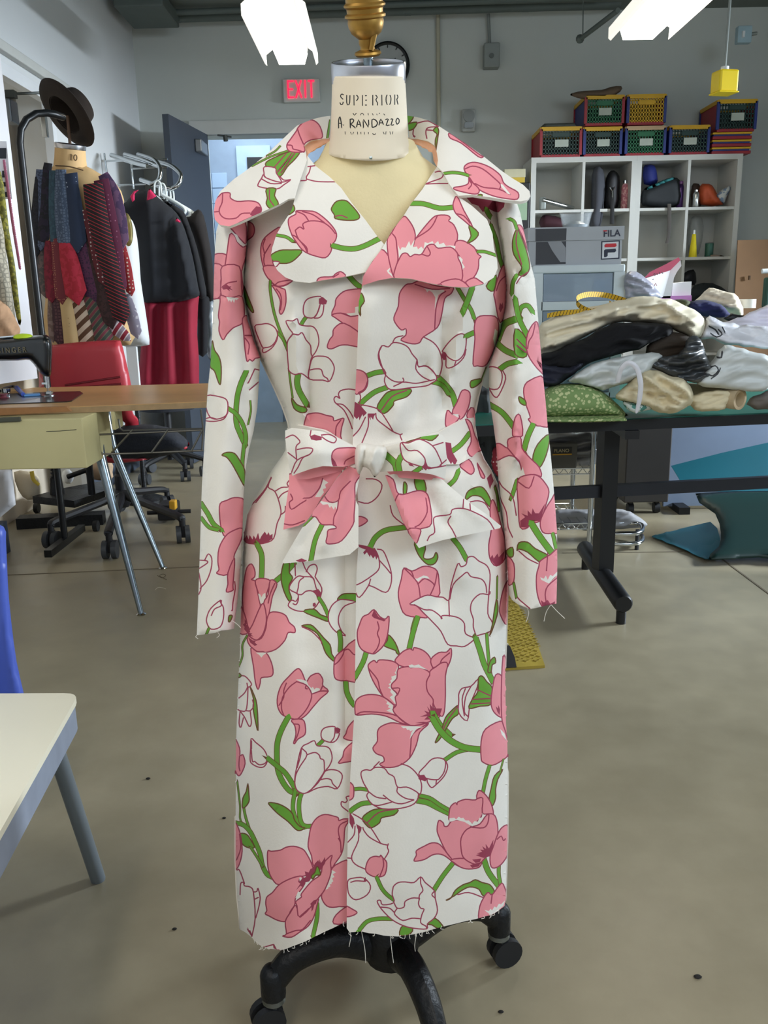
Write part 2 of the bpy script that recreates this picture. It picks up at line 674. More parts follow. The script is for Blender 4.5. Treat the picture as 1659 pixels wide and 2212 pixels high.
nt.links.new(n2.outputs[0], rr.inputs['Value'])
nt.links.new(rr.outputs[0], b.inputs['Roughness'])
M_FLOOR = mf

def struct(o):
    o['kind'] = 'structure'
    return o
floor = struct(MB().box((0.4, 3.0, -0.05), (9.0, 13.0, 0.1)).build('floor', M_FLOOR))
M_JOINT = mat('floor_joint_dark', '#6a604e', 0.8, var=0.1)
def joint(a, b_):
    MB().bar(Vector(a) + Vector((0, 0, .0008)), Vector(b_) + Vector((0, 0, .0008)), 0.008, 0.002).build('saw_joint', M_JOINT, floor)
joint(PZ(-60, 1246, 0), PZ(1000, 1200, 0))
joint(PZ(1215, 1195, 0), PZ(1475, 1192, 0))
joint(PZ(1560, 1208, 0), PZ(1700, 1312, 0))
M_SPECK = mat('black_scrap', '#1b1815', 0.8)
lint = ((377, 2008, .004, 'round black speck on the floor between the cream table leg and the dress form caster'), (484, 1768, .004, 'small dark scrap on the floor right beside the lower coat edge'),
        (1507, 2112, .006, 'black scrap lying alone on the open floor away from any furniture'), (320, 1683, .005, 'faint dark speck on the floor by the cream table corner'), (1082, 2187, .004, 'tiny dark speck on the floor under a dress form caster'))
for i, (x, y, r, lab_) in enumerate(lint):
    c = PZ(x, y, 0)
    tag(MB().ball(c + Vector((0, 0, r * .4)), r, 8, (1.3, .9, .45)).build('lint_scrap', M_SPECK), lab_, 'scrap', 'lint on the concrete floor')
for i, p_ in enumerate(([(335, 1274), (342, 1269), (352, 1270), (358, 1272)], [(340, 1243), (350, 1248), (358, 1243), (352, 1240), (345, 1244), (360, 1252)])):
    tag(MB().tube(arc([PZ(x, y, 0.0012) for x, y in p_], 5), 0.0012, 5).build('loose_thread', mat('pale_thread', '#cfc9b8', 0.8) if i == 0 else M_JOINT), ('white loose thread' if i == 0 else 'dark curled thread') + ' on the floor near the sewing table feet', 'thread')

ZC = P(700, 34, YB).z
# back wall with the doorway
dx0, dx1 = P(440, 300, YB).x, P(700, 300, YB).x
dz = P(520, 291, YB).z
XR = P(1618, 300, YB).x + 0.3
w = MB()
w.box(((XL - 0.8 + dx0) / 2, YB + 0.1, ZC / 2), (dx0 - XL + 0.8, 0.2, ZC))
w.box(((dx1 + XR + 1) / 2, YB + 0.1, ZC / 2), (XR + 1 - dx1, 0.2, ZC))
w.box(((dx0 + dx1) / 2, YB + 0.1, (dz + ZC) / 2), (dx1 - dx0, 0.2, ZC - dz))
struct(w.build('wall_back', M_WALL))
fr = MB()
fr.box(((dx0 + dx1) / 2, YB - 0.015, dz + 0.05), (dx1 - dx0 + 0.2, 0.05, 0.10))
fr.box((dx1 + 0.05, YB - 0.015, dz / 2), (0.10, 0.05, dz))
fr.box((dx0 - 0.05, YB - 0.015, dz / 2), (0.10, 0.05, dz))
struct(fr.build('trim_1', M_TRIM))
# open slate door leaf with closer
hin = Vector((dx0 + 0.02, YB - 0.05, 0))
fre = P(358, 266, 6.45)
tdir = Vector((fre.x - hin.x, fre.y - hin.y, 0))
door = MB().bar(hin + Vector((0, 0, dz / 2)), hin + tdir + Vector((0, 0, dz / 2)), 0.045, dz - 0.01).build('door_1', M_SLATE)
struct(door)
cpos = hin + tdir * 0.22 + Vector((0.03, -0.02, dz - 0.13))
MB().box(cpos, (0.05, 0.24, 0.09), bev=0.008).build('door_closer', mat('closer_aluminium', '#8f9396', 0.4, 0.6), door)
MB().bar(P(470, 292, YB - 0.1), P(500, 296, YB - 0.1), 0.02, 0.012).tube([P(486, 292, YB - .1), P(488, 305, YB - .1)], 0.018, 10).build('closer_arm', mat('closer_dark', '#4b4f4d', 0.5, 0.4), door)
# corridor behind, tiled pale blue
YK = 8.7
ck = struct(MB().box((-0.9, YK + 0.05, 1.6), (3.4, 0.1, 3.2)).build('wall_corridor', M_GROUT))
ts = P(560, 340, YK).x - P(526, 340, YK).x
tile_me = None
kx0, kx1, kz1 = P(512, 340, YK).x, P(585, 340, YK).x, P(530, 316, YK).z
for i in range(-6, 12):
    for j in range(0, 17):
        cx, cz = P(469, 300, YK).x + i * ts, 0.1 + j * ts * 0.93
        if cx + ts / 2 > kx0 and cx - ts / 2 < kx1 and cz - ts / 2 < kz1:
            continue
        if tile_me is None:
            o = MB().box((0, 0, 0), (ts - 0.006, 0.012, ts * 0.93 - 0.006), bev=0.002).build('tile', M_TILE)
            tile_me = o.data
            bpy.data.objects.remove(o)
        o = bpy.data.objects.new('tile', tile_me)
        COL.objects.link(o)
        o.parent = ck
        o.location = (cx, YK - 0.004, cz)
kd = MB()
kd.box(((kx0 + kx1) / 2, YK - 0.01, kz1 / 2), (kx1 - kx0, 0.05, kz1))
kd = struct(kd.build('door_3', mat('corridor_frame', '#a7bdd4', 0.5)))
gx0, gx1 = P(538, 400, YK).x, P(600, 400, YK).x
MB().box(((gx0 + gx1) / 2, YK - 0.045, P(550, 450, YK).z), (gx1 - gx0, 0.02, P(550, 346, YK).z - P(550, 560, YK).z)).build('dark_pane', M_DARK, kd)
struct(MB().box((-0.9, 8.0, ZC + 0.05), (3.6, 1.8, 0.1)).build('ceiling_corridor', M_WHITEP))
struct(MB().box((-2.55, 8.05, 1.6), (0.1, 1.4, 3.2)).build('wall_corridor_end', M_TILE))
area('corridor_ceiling_lamp', (-1.1, 8.0, ZC - 0.25), (-1.1, 8.3, 0), 0.9, 0.5, 26, (0.82, 0.92, 1.0))

# left wall with a doorway recess
oy0, oy1, oz = 3.3, 5.35, 2.36
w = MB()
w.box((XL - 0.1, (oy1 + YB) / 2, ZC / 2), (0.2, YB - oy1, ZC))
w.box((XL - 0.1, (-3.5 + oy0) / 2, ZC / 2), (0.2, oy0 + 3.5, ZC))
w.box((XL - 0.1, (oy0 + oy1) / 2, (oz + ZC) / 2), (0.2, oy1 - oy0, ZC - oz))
struct(w.build('wall_left', M_WALL_LIT))
struct(MB().box((XL - 0.30, (oy0 + oy1) / 2, 1.3), (0.06, oy1 - oy0 + 0.4, 2.6)).build('wall_recess', M_BEIGE))
a, c = P(-10, 106, 4.6), P(158, 180, 5.72)
struct(MB().box((XL + 0.02, (3.6 + 5.72) / 2, 2.44), (0.04, 5.72 - 3.6, 0.05), bev=0.006).build('trim_2', M_TRIM))
struct(MB().box((XL - 0.01, oy1 - 0.03, 1.18), (0.05, 0.06, 2.36)).box((XL - 0.01, (oy0 + oy1) / 2, 2.34), (0.05, oy1 - oy0, 0.06)).build('trim_3', M_WHITEP))
clo = thing('door_closer', P(22, 240, 4.75), 'grey metal door closer box up in the doorway behind the black rack', 'door closer')
MB().box(P(22, 242, 4.75), (0.05, 0.10, 0.11), bev=0.008).build('body', mat('closer_body', '#7d838a', 0.4, 0.5), clo)
MB().tube([P(6, 212, 4.75), P(24, 203, 4.75), P(100, 200, 4.9)], 0.007, 8).box(P(24, 204, 4.75), (0.045, 0.045, 0.035)).build('arm', mat('closer_dark', '#4b4f4d'), clo)
lat = thing('latch_plate', P(96, 268, 5.2), 'silver strike plate fixed on the doorway jamb below the brown hat', 'latch plate')
MB().box(P(96, 268, 5.2), (0.03, 0.03, 0.14), bev=0.004).build('plate', M_CHROME, lat)
# pillar at the right, ceiling
struct(MB().box((XR + 0.28, YB - 0.25, ZC / 2), (0.5, 0.5, ZC)).build('trim_4', M_PILLAR))
# unseen right wall, added so that its window opening trims the daylight
wx_ = 3.75
w = MB()
w.box((wx_, 2.1, ZC / 2), (0.15, 2.2, ZC)).box((wx_, 6.55, ZC / 2), (0.15, 1.7, ZC))
w.box((wx_, 4.45, 0.4), (0.15, 2.5, 0.8)).box((wx_, 4.45, (2.15 + ZC) / 2), (0.15, 2.5, ZC - 2.15))
struct(w.build('wall_right_added', M_WALL))
wf_ = MB()
for y_ in (3.22, 4.45, 5.68):
    wf_.box((wx_, y_, 1.475), (0.06, 0.05, 1.35))
wf_.box((wx_, 4.45, 0.82), (0.2, 2.5, 0.04)).box((wx_, 4.45, 2.13), (0.06, 2.5, 0.04))
struct(wf_.build('window_1', M_TRIM))
struct(MB().box((0.4, 3.0, ZC + 0.05), (9.0, 13.0, 0.1)).build('ceiling', M_CEIL))
struct(MB().box((XL + 0.01, 6.3, 0.07), (0.02, 1.9, 0.14)).build('baseboard_left', mat('blue_grey_base', '#3d4654', 0.6)))

# ceiling pipework
def along(name, y, p0, p1, Y, r, label, m=M_PIPE):
    o = MB().tube([P(*p0, Y), P(*p1, Y)], r, 12)
    for k in (0.06, 0.3, 0.55, 0.8):
        q = P(*p0, Y).lerp(P(*p1, Y), k)
        o.box(q + Vector((0, 0, 0.03)), (0.05, 0.05, 0.12))
    return tag(o.build(name, m, None, True), label, 'pipe')
along('ceiling_pipe', 0, (320, 40), (1340, 8), YB - 0.15, 0.035, 'long dark conduit clamped along the top of the back wall')
tag(MB().tube([P(345, 28, YB - 0.3), P(1300, -6, YB - 0.3)], 0.022, 10).build('ceiling_pipe', M_PIPE, None, True), 'thinner dark conduit running above the long clamped one', 'pipe')
tag(MB().box(P(318, 22, YB - 0.5), (0.34, 0.5, 0.10), bev=0.01).build('duct_box', M_PIPE), 'dark duct box where the left wall meets the ceiling', 'duct')
pb = thing('sloping_pipe', P(1255, 82, 6.6), 'grey sloping pipe brace hanging by a rod beside the fluorescent lamp', 'pipe')
MB().tube([P(1254, 84, 6.6), P(1335, 22, 6.0)], 0.016, 10).ball(P(1253, 84, 6.6), 0.03, 10).build('brace', M_PIPE, pb, True)
MB().tube([P(1259, 78, 6.6), P(1260, -10, 6.6)], 0.004, 6).build('hanger_rod', M_PIPE, pb)
tag(MB().tube([P(946, 32, YB - .02), P(950, 520, YB - .02)], 0.016, 10).build('wall_conduit', mat('cream_conduit', '#b4b09a', 0.6), None, True), 'slim cream conduit running down the back wall beside the clock', 'pipe')

# fluorescent lamps
M_TUBE = mat('lamp_lens', '#ffffff', 0.4, emit='#fff6e2', estr=10.0)
M_WING = mat('lamp_wing', '#ffffff', 0.5, emit='#fff8ea', estr=0.8)
M_HOUS = mat('lamp_housing', '#b9bbb8', 0.5, 0.2)
def fluoro(c, L, wd, label):
    """ribbed prismatic lens under a white housing, with translucent side wings; runs along Y"""
    o = thing('fluorescent_lamp', c, label, 'ceiling lamp')
    c = Vector(c)
    MB().box(c + Vector((0, 0, 0.09)), (wd * 0.62, L, 0.04), bev=0.006).build('housing', M_HOUS, o)
    ln = MB()
    n = 44
    for k in range(n):
        y = -L / 2 + L * (k + 0.5) / n
        p = [c + Vector((x, y - L / n * 0.45, z)) for x, z in ((-wd * .30, .06), (-wd * .24, 0), (wd * .24, 0), (wd * .30, .06))]
        ln.prism(p, (0, L / n * 0.9, 0))
    ln.box(c + Vector((0, 0, 0.05)), (wd * .5, L * 0.98, 0.03))
    ln.build('ribbed_lens', M_TUBE, o)
    for s in (-1, 1):
        p = [c + Vector((s * wd * x, -L / 2, z)) for x, z in ((.33, .10), (.50, .055), (.50, .0), (.46, -.012), (.47, .05), (.32, .085))]
        MB().prism([q_ + Vector((0, L * .03, 0)) for q_ in p], (0, L * .94, 0)).build('side_wing', M_WING, o)
    for k in (-0.35, 0.35):
        MB().tube([c + Vector((0, k * L, 0.11)), Vector((c.x, c.y + k * L, ZC))], 0.006, 6).build('hanger', M_PIPE, o)
    MB().box(c + Vector((0, -L / 2 - .004, 0.125)), (wd * .36, 0.06, 0.06)).build('bracket', M_HOUS, o)
    return o
f1 = PZ(600, 28, 2.62)
f1b = PZ(622, 140, 2.62)
fluoro(((f1.x + f1b.x) / 2, (f1.y + f1b.y) / 2, 2.62), f1b.y - f1.y, 0.33, 'lit fluorescent ceiling lamp with side wings hanging above the exit sign')
f2 = PZ(1370, 86, 2.62)
fluoro((f2.x + 0.02, f2.y - 0.62, 2.62), 1.24, 0.36, 'lit fluorescent ceiling lamp with ribbed lens hanging near the crates')

# things on the back wall
ex = thing('exit_sign', P(651, 197, YB - 0.03), 'white exit sign with glowing red letters on the back wall', 'exit sign')
e0, e1 = P(611, 172, YB - 0.03), P(692, 221, YB - 0.03)
ec = (e0 + e1) / 2
ew, eh = abs(e1.x - e0.x), abs(e0.z - e1.z)
MB().box(ec, (ew, 0.05, eh), bev=0.006).build('housing', mat('exit_housing', '#c9cbc6', 0.5), ex)
M_RED = mat('exit_red', '#ff2a4a', 0.5, emit='#ff1f45', estr=1.6)
lw = ew * 0.155
x0 = ec.x - lw * 2.3
yl_ = ec.y - 0.03
zb, zt = ec.z - eh * 0.33, ec.z + eh * 0.42
sw = lw * 0.26
def stroke(segs):
    m_ = MB()
    for (ax, az), (bx, bz) in segs:
        m_.bar((ax, yl_, az), (bx, yl_, bz), 0.006, sw, (0, 0, 1) if abs(ax - bx) > 0.001 else (1, 0, 0))
    return m_
zm = (zb + zt) / 2
L0 = [x0 + i * lw * 1.32 for i in range(4)]
stroke([((L0[0], zb), (L0[0], zt)), ((L0[0], zt - sw / 2), (L0[0] + lw, zt - sw / 2)), ((L0[0], zm), (L0[0] + lw * .85, zm)), ((L0[0], zb + sw / 2), (L0[0] + lw, zb + sw / 2))]).build('letter', M_RED, ex)
stroke([((L0[1], zb), (L0[1] + lw, zt)), ((L0[1], zt), (L0[1] + lw, zb))]).build('letter', M_RED, ex)
stroke([((L0[2] + lw * .35, zb), (L0[2] + lw * .35, zt))]).build('letter', M_RED, ex)
stroke([((L0[3] + lw * .1, zb), (L0[3] + lw * .1, zt)), ((L0[3] - lw * .45, zt - sw / 2), (L0[3] + lw * .65, zt - sw / 2))]).build('letter', M_RED, ex)
ck_ = P(838, 142, YB - 0.03)
rad = (P(885, 142, YB - 0.03) - ck_).length
clk = thing('wall_clock', ck_, 'round wall clock with black rim and white face behind the dress form neck', 'clock')
RX = rotx(math.radians(90))
MB().lathe(ck_, [(rad * .86, -.02), (rad, -.02), (rad, .02), (rad * .93, .028), (rad * .86, .02), (rad * .86, -.02)], 40, RX, cap=(False, False)).build('rim', mat('clock_rim', '#17191a', 0.4), clk, True)
MB().lathe(ck_, [(rad * .88, -.005), (rad * .88, .008)], 40, RX).build('face', mat('clock_face', '#a9adab', 0.5), clk)
for h in range(12):
    w_ = h * math.pi / 6
    q = ck_ + Vector((math.sin(w_) * rad * .74, -0.012, math.cos(w_) * rad * .74))
    MB().bar(q, q + Vector((math.sin(w_), 0, math.cos(w_))) * rad * .1, 0.006, 0.02, (0, 1, 0)).build('hour_mark', mat('clock_rim', ''), clk)
for w_, l_ in ((0.9, .45), (3.9, .62)):
    MB().bar(ck_ + Vector((0, -.016, 0)), ck_ + Vector((math.sin(w_) * rad * l_, -.016, math.cos(w_) * rad * l_)), 0.006, 0.016, (0, 1, 0)).build('hand', mat('clock_rim', ''), clk)
bx = thing('electrical_box', P(1061, 122, YB - .05), 'grey electrical box on the back wall fed by a thin conduit', 'electrical box')
MB().box(P(1061, 122, YB - .05), (P(1078, 122, YB).x - P(1045, 122, YB).x, 0.1, P(1061, 96, YB).z - P(1061, 148, YB).z), bev=0.006).build('cabinet', M_GREY, bx)
MB().tube([P(1058, 96, YB - .04), P(1055, 30, YB - .04)], 0.012, 8).build('conduit', M_GREY, bx)
MB().lathe(P(1062, 120, YB - .105), [(.018, -.006), (.018, .006)], 14, RX).build('lock', mat('lock_dark', '#5f6562', 0.4, 0.4), bx)
al = thing('fire_alarm_strobe', P(1012, 262, YB - .03), 'pale fire alarm with round speaker and clear strobe on the back wall', 'alarm')
MB().box(P(1012, 261, YB - .03), (P(1027, 262, YB).x - P(998, 262, YB).x, 0.05, P(1010, 238, YB).z - P(1010, 286, YB).z), bev=0.008).build('plate', mat('alarm_plate', '#aeb1ad', 0.5), al)
MB().lathe(P(1013, 250, YB - .06), [(.045, -.004), (.045, .006), (.03, .008)], 20, RX).build('speaker', mat('alarm_speaker', '#8f9390', 0.6), al, True)
MB().box(P(1013, 270, YB - .08), (.075, .05, .045), bev=0.015).build('strobe', mat('clear_lens', '#dfe6ea', 0.1, trans=0.6), al, True)
sb = thing('wall_box', P(1607, 76, YB - 0.6), 'small pale blue junction box high up beside the pillar', 'junction box')
MB().box(P(1606, 76, YB - 0.6), (.10, .06, .11), bev=0.006).build('case', mat('pale_blue_box', '#9fb9c4', 0.5), sb)
MB().box(P(1606, 74, YB - 0.64), (.015, .02, .04)).build('switch', M_WHITEP, sb)
MB().tube([P(1619, 74, YB - 0.6), P(1635, 72, YB - 0.6)], 0.012, 8).build('conduit', M_GREY, sb)
yc_ = P(1565, 178, 3.9)
yb_ = thing('yellow_outlet_box', yc_, 'yellow pendant outlet box hanging on a cord in front of the crates', 'outlet box')
ysz = (P(1589, 178, 3.9) - P(1541, 178, 3.9)).length
MB().box(yc_, (ysz * .92, ysz * .8, ysz * .95), rotz(0.2), bev=0.008).build('box', mat('safety_yellow', '#f6d50a', 0.45, var=0.04), yb_)
MB().box(yc_ + Vector((0, 0, -ysz * .45)), (ysz, ysz * .88, ysz * .08), rotz(0.2), bev=0.004).build('flange', mat('safety_yellow', ''), yb_)
MB().tube([P(1565, 158, 3.9), P(1566, 144, 3.9)], 0.016, 12).build('cord_grip', M_WHITEP, yb_, True)
cz_ = P(1566, 144, 3.9)
MB().tube([cz_, Vector((cz_.x + 0.01, cz_.y, ZC))], 0.006, 8).build('cord', M_GREY, yb_)

# ============================================================ THE COAT ON ITS DRESS FORM
M_COT = mat('coat_cotton_white', '#e9e5dc', 0.85, var=0.015, scale=30, bump=0.05, bscale=300, sheen=0.1)
M_PNK = mat('print_pink', '#ec949d', 0.85, var=0.05, scale=12)
M_GRN = mat('print_green', '#68a337', 0.85, var=0.05, scale=12)
M_MAR = mat('print_maroon', '#9a3d55', 0.85, var=0.06, scale=20)
M_OUT = mat('print_outline', '#a04058', 0.85, var=0.03)
M_GOUT = mat('print_leaf_outline', '#6f4a2c', 0.85, var=0.03)
M_BLK = mat('ink_black', '#1c1a19', 0.8, var=0.03)
M_LIN = mat('peach_lining', '#efb795', 0.7, var=0.05)
COATM = [M_COT, M_PNK, M_GRN, M_MAR, M_OUT, M_GOUT, M_BLK, M_LIN]

CROP = {'A': (440, 230, 400), 'B': (780, 230, 400), 'C': (420, 580, 400), 'D': (760, 580, 450), 'E': (420, 900, 400),
        'F': (760, 900, 450), 'G': (420, 1200, 400), 'H': (750, 1200, 400), 'I': (480, 1500, 400), 'J': (750, 1500, 400),
        'K': (480, 1740, 400), 'L': (740, 1740, 400)}
def O(spec):
    """lines 'K x,y ...' read in the frame of one detail view; K = P W G M Z l or s<width>"""
    out = []
    cr = None
    for ln in spec.strip().splitlines():
        ln = ln.strip()
        if not ln:
            continue
        if ln.startswith('@'):
            cr = CROP[ln[1]]
            continue
        k, rest = ln.split(' ', 1)
        f = cr[2] / 1659.0
        pt = [(cr[0] + x * f, cr[1] + y * f) for x, y in pts(rest)]
        out.append((k[0], pt, float(k[1:]) * f if len(k) > 1 else 0))
    return out

OPS_CL = O('''@A
P 170,775 235,775 240,820 300,850 400,845 470,855 505,885 515,940 440,985 330,1035 230,1085 140,1080 80,1020 70,940 90,850 140,800
l 170,780 165,860 140,920 150,970 200,1005 290,1000 340,960 420,955
l 95,945 140,940
M 430,940 470,895 510,900 518,940 440,985 415,970
s10 430,535 600,450 760,395
s9 570,440 640,400 690,350
G 560,500 640,455 770,405 860,405 820,470 750,540 690,625 640,600 640,550 565,540
l 620,560 740,420
l 660,590 790,420
l 690,600 820,415
W 545,540 640,550 650,595 680,640 690,680 560,640 540,590
W 535,610 560,640 690,680 780,655 720,700 650,740 500,720 490,690 520,640
l 520,650 600,690 700,690
l 685,630 720,660 780,655
G 560,740 645,735 635,800 670,875 600,915 560,870 570,820
l 590,745 590,830 630,890
P 845,190 900,135 970,120 1030,160 1060,230 1055,285 960,300 900,340 905,400 820,410 760,395 745,345 780,290 830,220
l 840,200 860,260 895,340
l 745,345 790,350 800,380 840,390 900,410
s14 1135,120 1105,300
''')
OPS_LL = O('''@A
P 830,935 920,935 1000,945 1080,1000 1150,1070 1190,1140 1180,1200 1150,1240 1140,1300 1090,1355 1000,1340 920,1310 870,1270 820,1200 790,1150 760,1060 765,1000 825,965
l 830,940 900,970 940,1025
l 900,1100 890,1050 960,1025 1060,1035 1130,1080 1180,1140
l 820,1110 860,1080 895,1100
l 820,1110 850,1190 920,1260 930,1310
l 785,1150 830,1170 900,1250 925,1300
l 880,940 980,970 1080,1040
s40 1160,1248 1250,1270 1350,1275 1450,1245 1590,1175
s22 640,1150 740,1170 800,1210
G 600,1335 680,1290 780,1285 880,1290 840,1350 770,1400 680,1405 620,1385
W 620,1390 680,1395 640,1440
G 1150,900 1190,850 1260,840 1310,870 1395,975 1370,1015 1280,1020 1180,1005 1170,970 1145,930
l 1180,985 1230,975 1290,1000
P 1015,1560 1050,1530 1150,1525 1180,1500 1230,1480 1270,1525 1150,1560 1040,1580
l 1160,1530 1210,1500
l 960,530 945,590 920,630 920,660 870,665
l 920,650 1000,670 1080,675 1170,675
l 930,540 1000,530
G 800,880 815,930 760,970 780,920
''')
OPS_CR = O('''@B
P 925,540 960,510 1020,500 1100,520 1180,560 1250,620 1275,680 1320,720 1405,770 1400,830 1300,825 1180,800 1050,740 980,650 930,580
l 930,560 1000,535 1090,560 1190,640 1250,700 1240,740
l 1020,690 1100,725 1230,740 1340,790
P 965,630 985,670 1050,730 1055,770 1020,785 930,770 840,745 835,725 900,715 960,690
Z 1250,695 1270,700 1340,790 1310,780 1255,720
l 970,660 990,700 960,740
s22 745,600 820,592 900,600 960,618
P 785,240 830,260 940,340 1060,430 1095,450 1050,450 900,330 800,285
G 405,80 470,90 430,150 410,150
G 405,165 500,140 470,200 410,215
l 500,150 600,130 690,180
l 690,180 600,190 580,230 590,290
l 590,210 650,215
l 470,200 465,250 480,270
M 465,255 490,265 480,280 465,270
G 655,200 680,185 695,215 690,260 680,330 665,410 665,300 680,250 650,220
G 1050,790 1085,790 1075,820 1050,810
''')
OPS_LR = O('''@B
P 180,1280 245,1340 265,1420 295,1530 280,1560 150,1580 0,1640 -20,1590 30,1490 110,1370
Z 230,1470 265,1440 250,1480 275,1500 285,1530 240,1490
P 235,1190 275,1130 320,1050 380,985 420,1010 470,1090 485,1180 440,1290 380,1300 340,1370 310,1440 295,1530 260,1420 240,1310
l 280,1140 310,1180 320,1260 330,1370 305,1470 300,1530
P 485,1190 560,1090 640,1000 690,975 770,975 800,1000 785,1025 830,1060 865,1150 850,1240 840,1290 700,1260 600,1250 520,1320 440,1310 470,1240
l 490,1180 600,1110 650,1050 680,985
P 850,1210 920,1205 1010,1260 1045,1320 1075,1345 1055,1370 1050,1450 1010,1530 940,1575 900,1550 910,1430 880,1340 840,1290
Z 330,1240 350,1290 365,1260 400,1265 430,1205 445,1250 480,1190 465,1260 500,1255 510,1280 540,1255 560,1280 570,1215 600,1225 640,1205 655,1235 690,1205 700,1235 740,1220 760,1250 800,1245 845,1250 840,1295 800,1280 690,1275 640,1240 580,1290 520,1330 430,1330 380,1320 340,1370
Z 880,1340 910,1370 905,1400 930,1440 915,1450 905,1500 895,1430
P 340,1370 370,1320 410,1315 440,1345 480,1325 540,1325 590,1250 650,1235 690,1270 800,1260 860,1310 870,1360 900,1430 905,1550 830,1560 710,1590 640,1600 450,1560 300,1540 310,1440
l 590,1250 620,1310 600,1340 550,1325
P 710,1590 780,1555 880,1550 970,1620 900,1640 800,1630
P 940,1570 1010,1535 1060,1560 1095,1595 1000,1640 960,1610
s38 440,868 560,872 700,910 830,903
P 830,850 860,805 920,930 1000,1080 920,1020 850,960 825,900
l 850,960 920,980 980,1050
G 965,1065 1050,1130 1020,1190 950,1225 985,1160
s22 1045,1300 1110,1302 1200,1330
l 740,600 720,640 640,670 560,700
l 575,695 700,690 780,690
l 740,590 700,580 660,590
''')
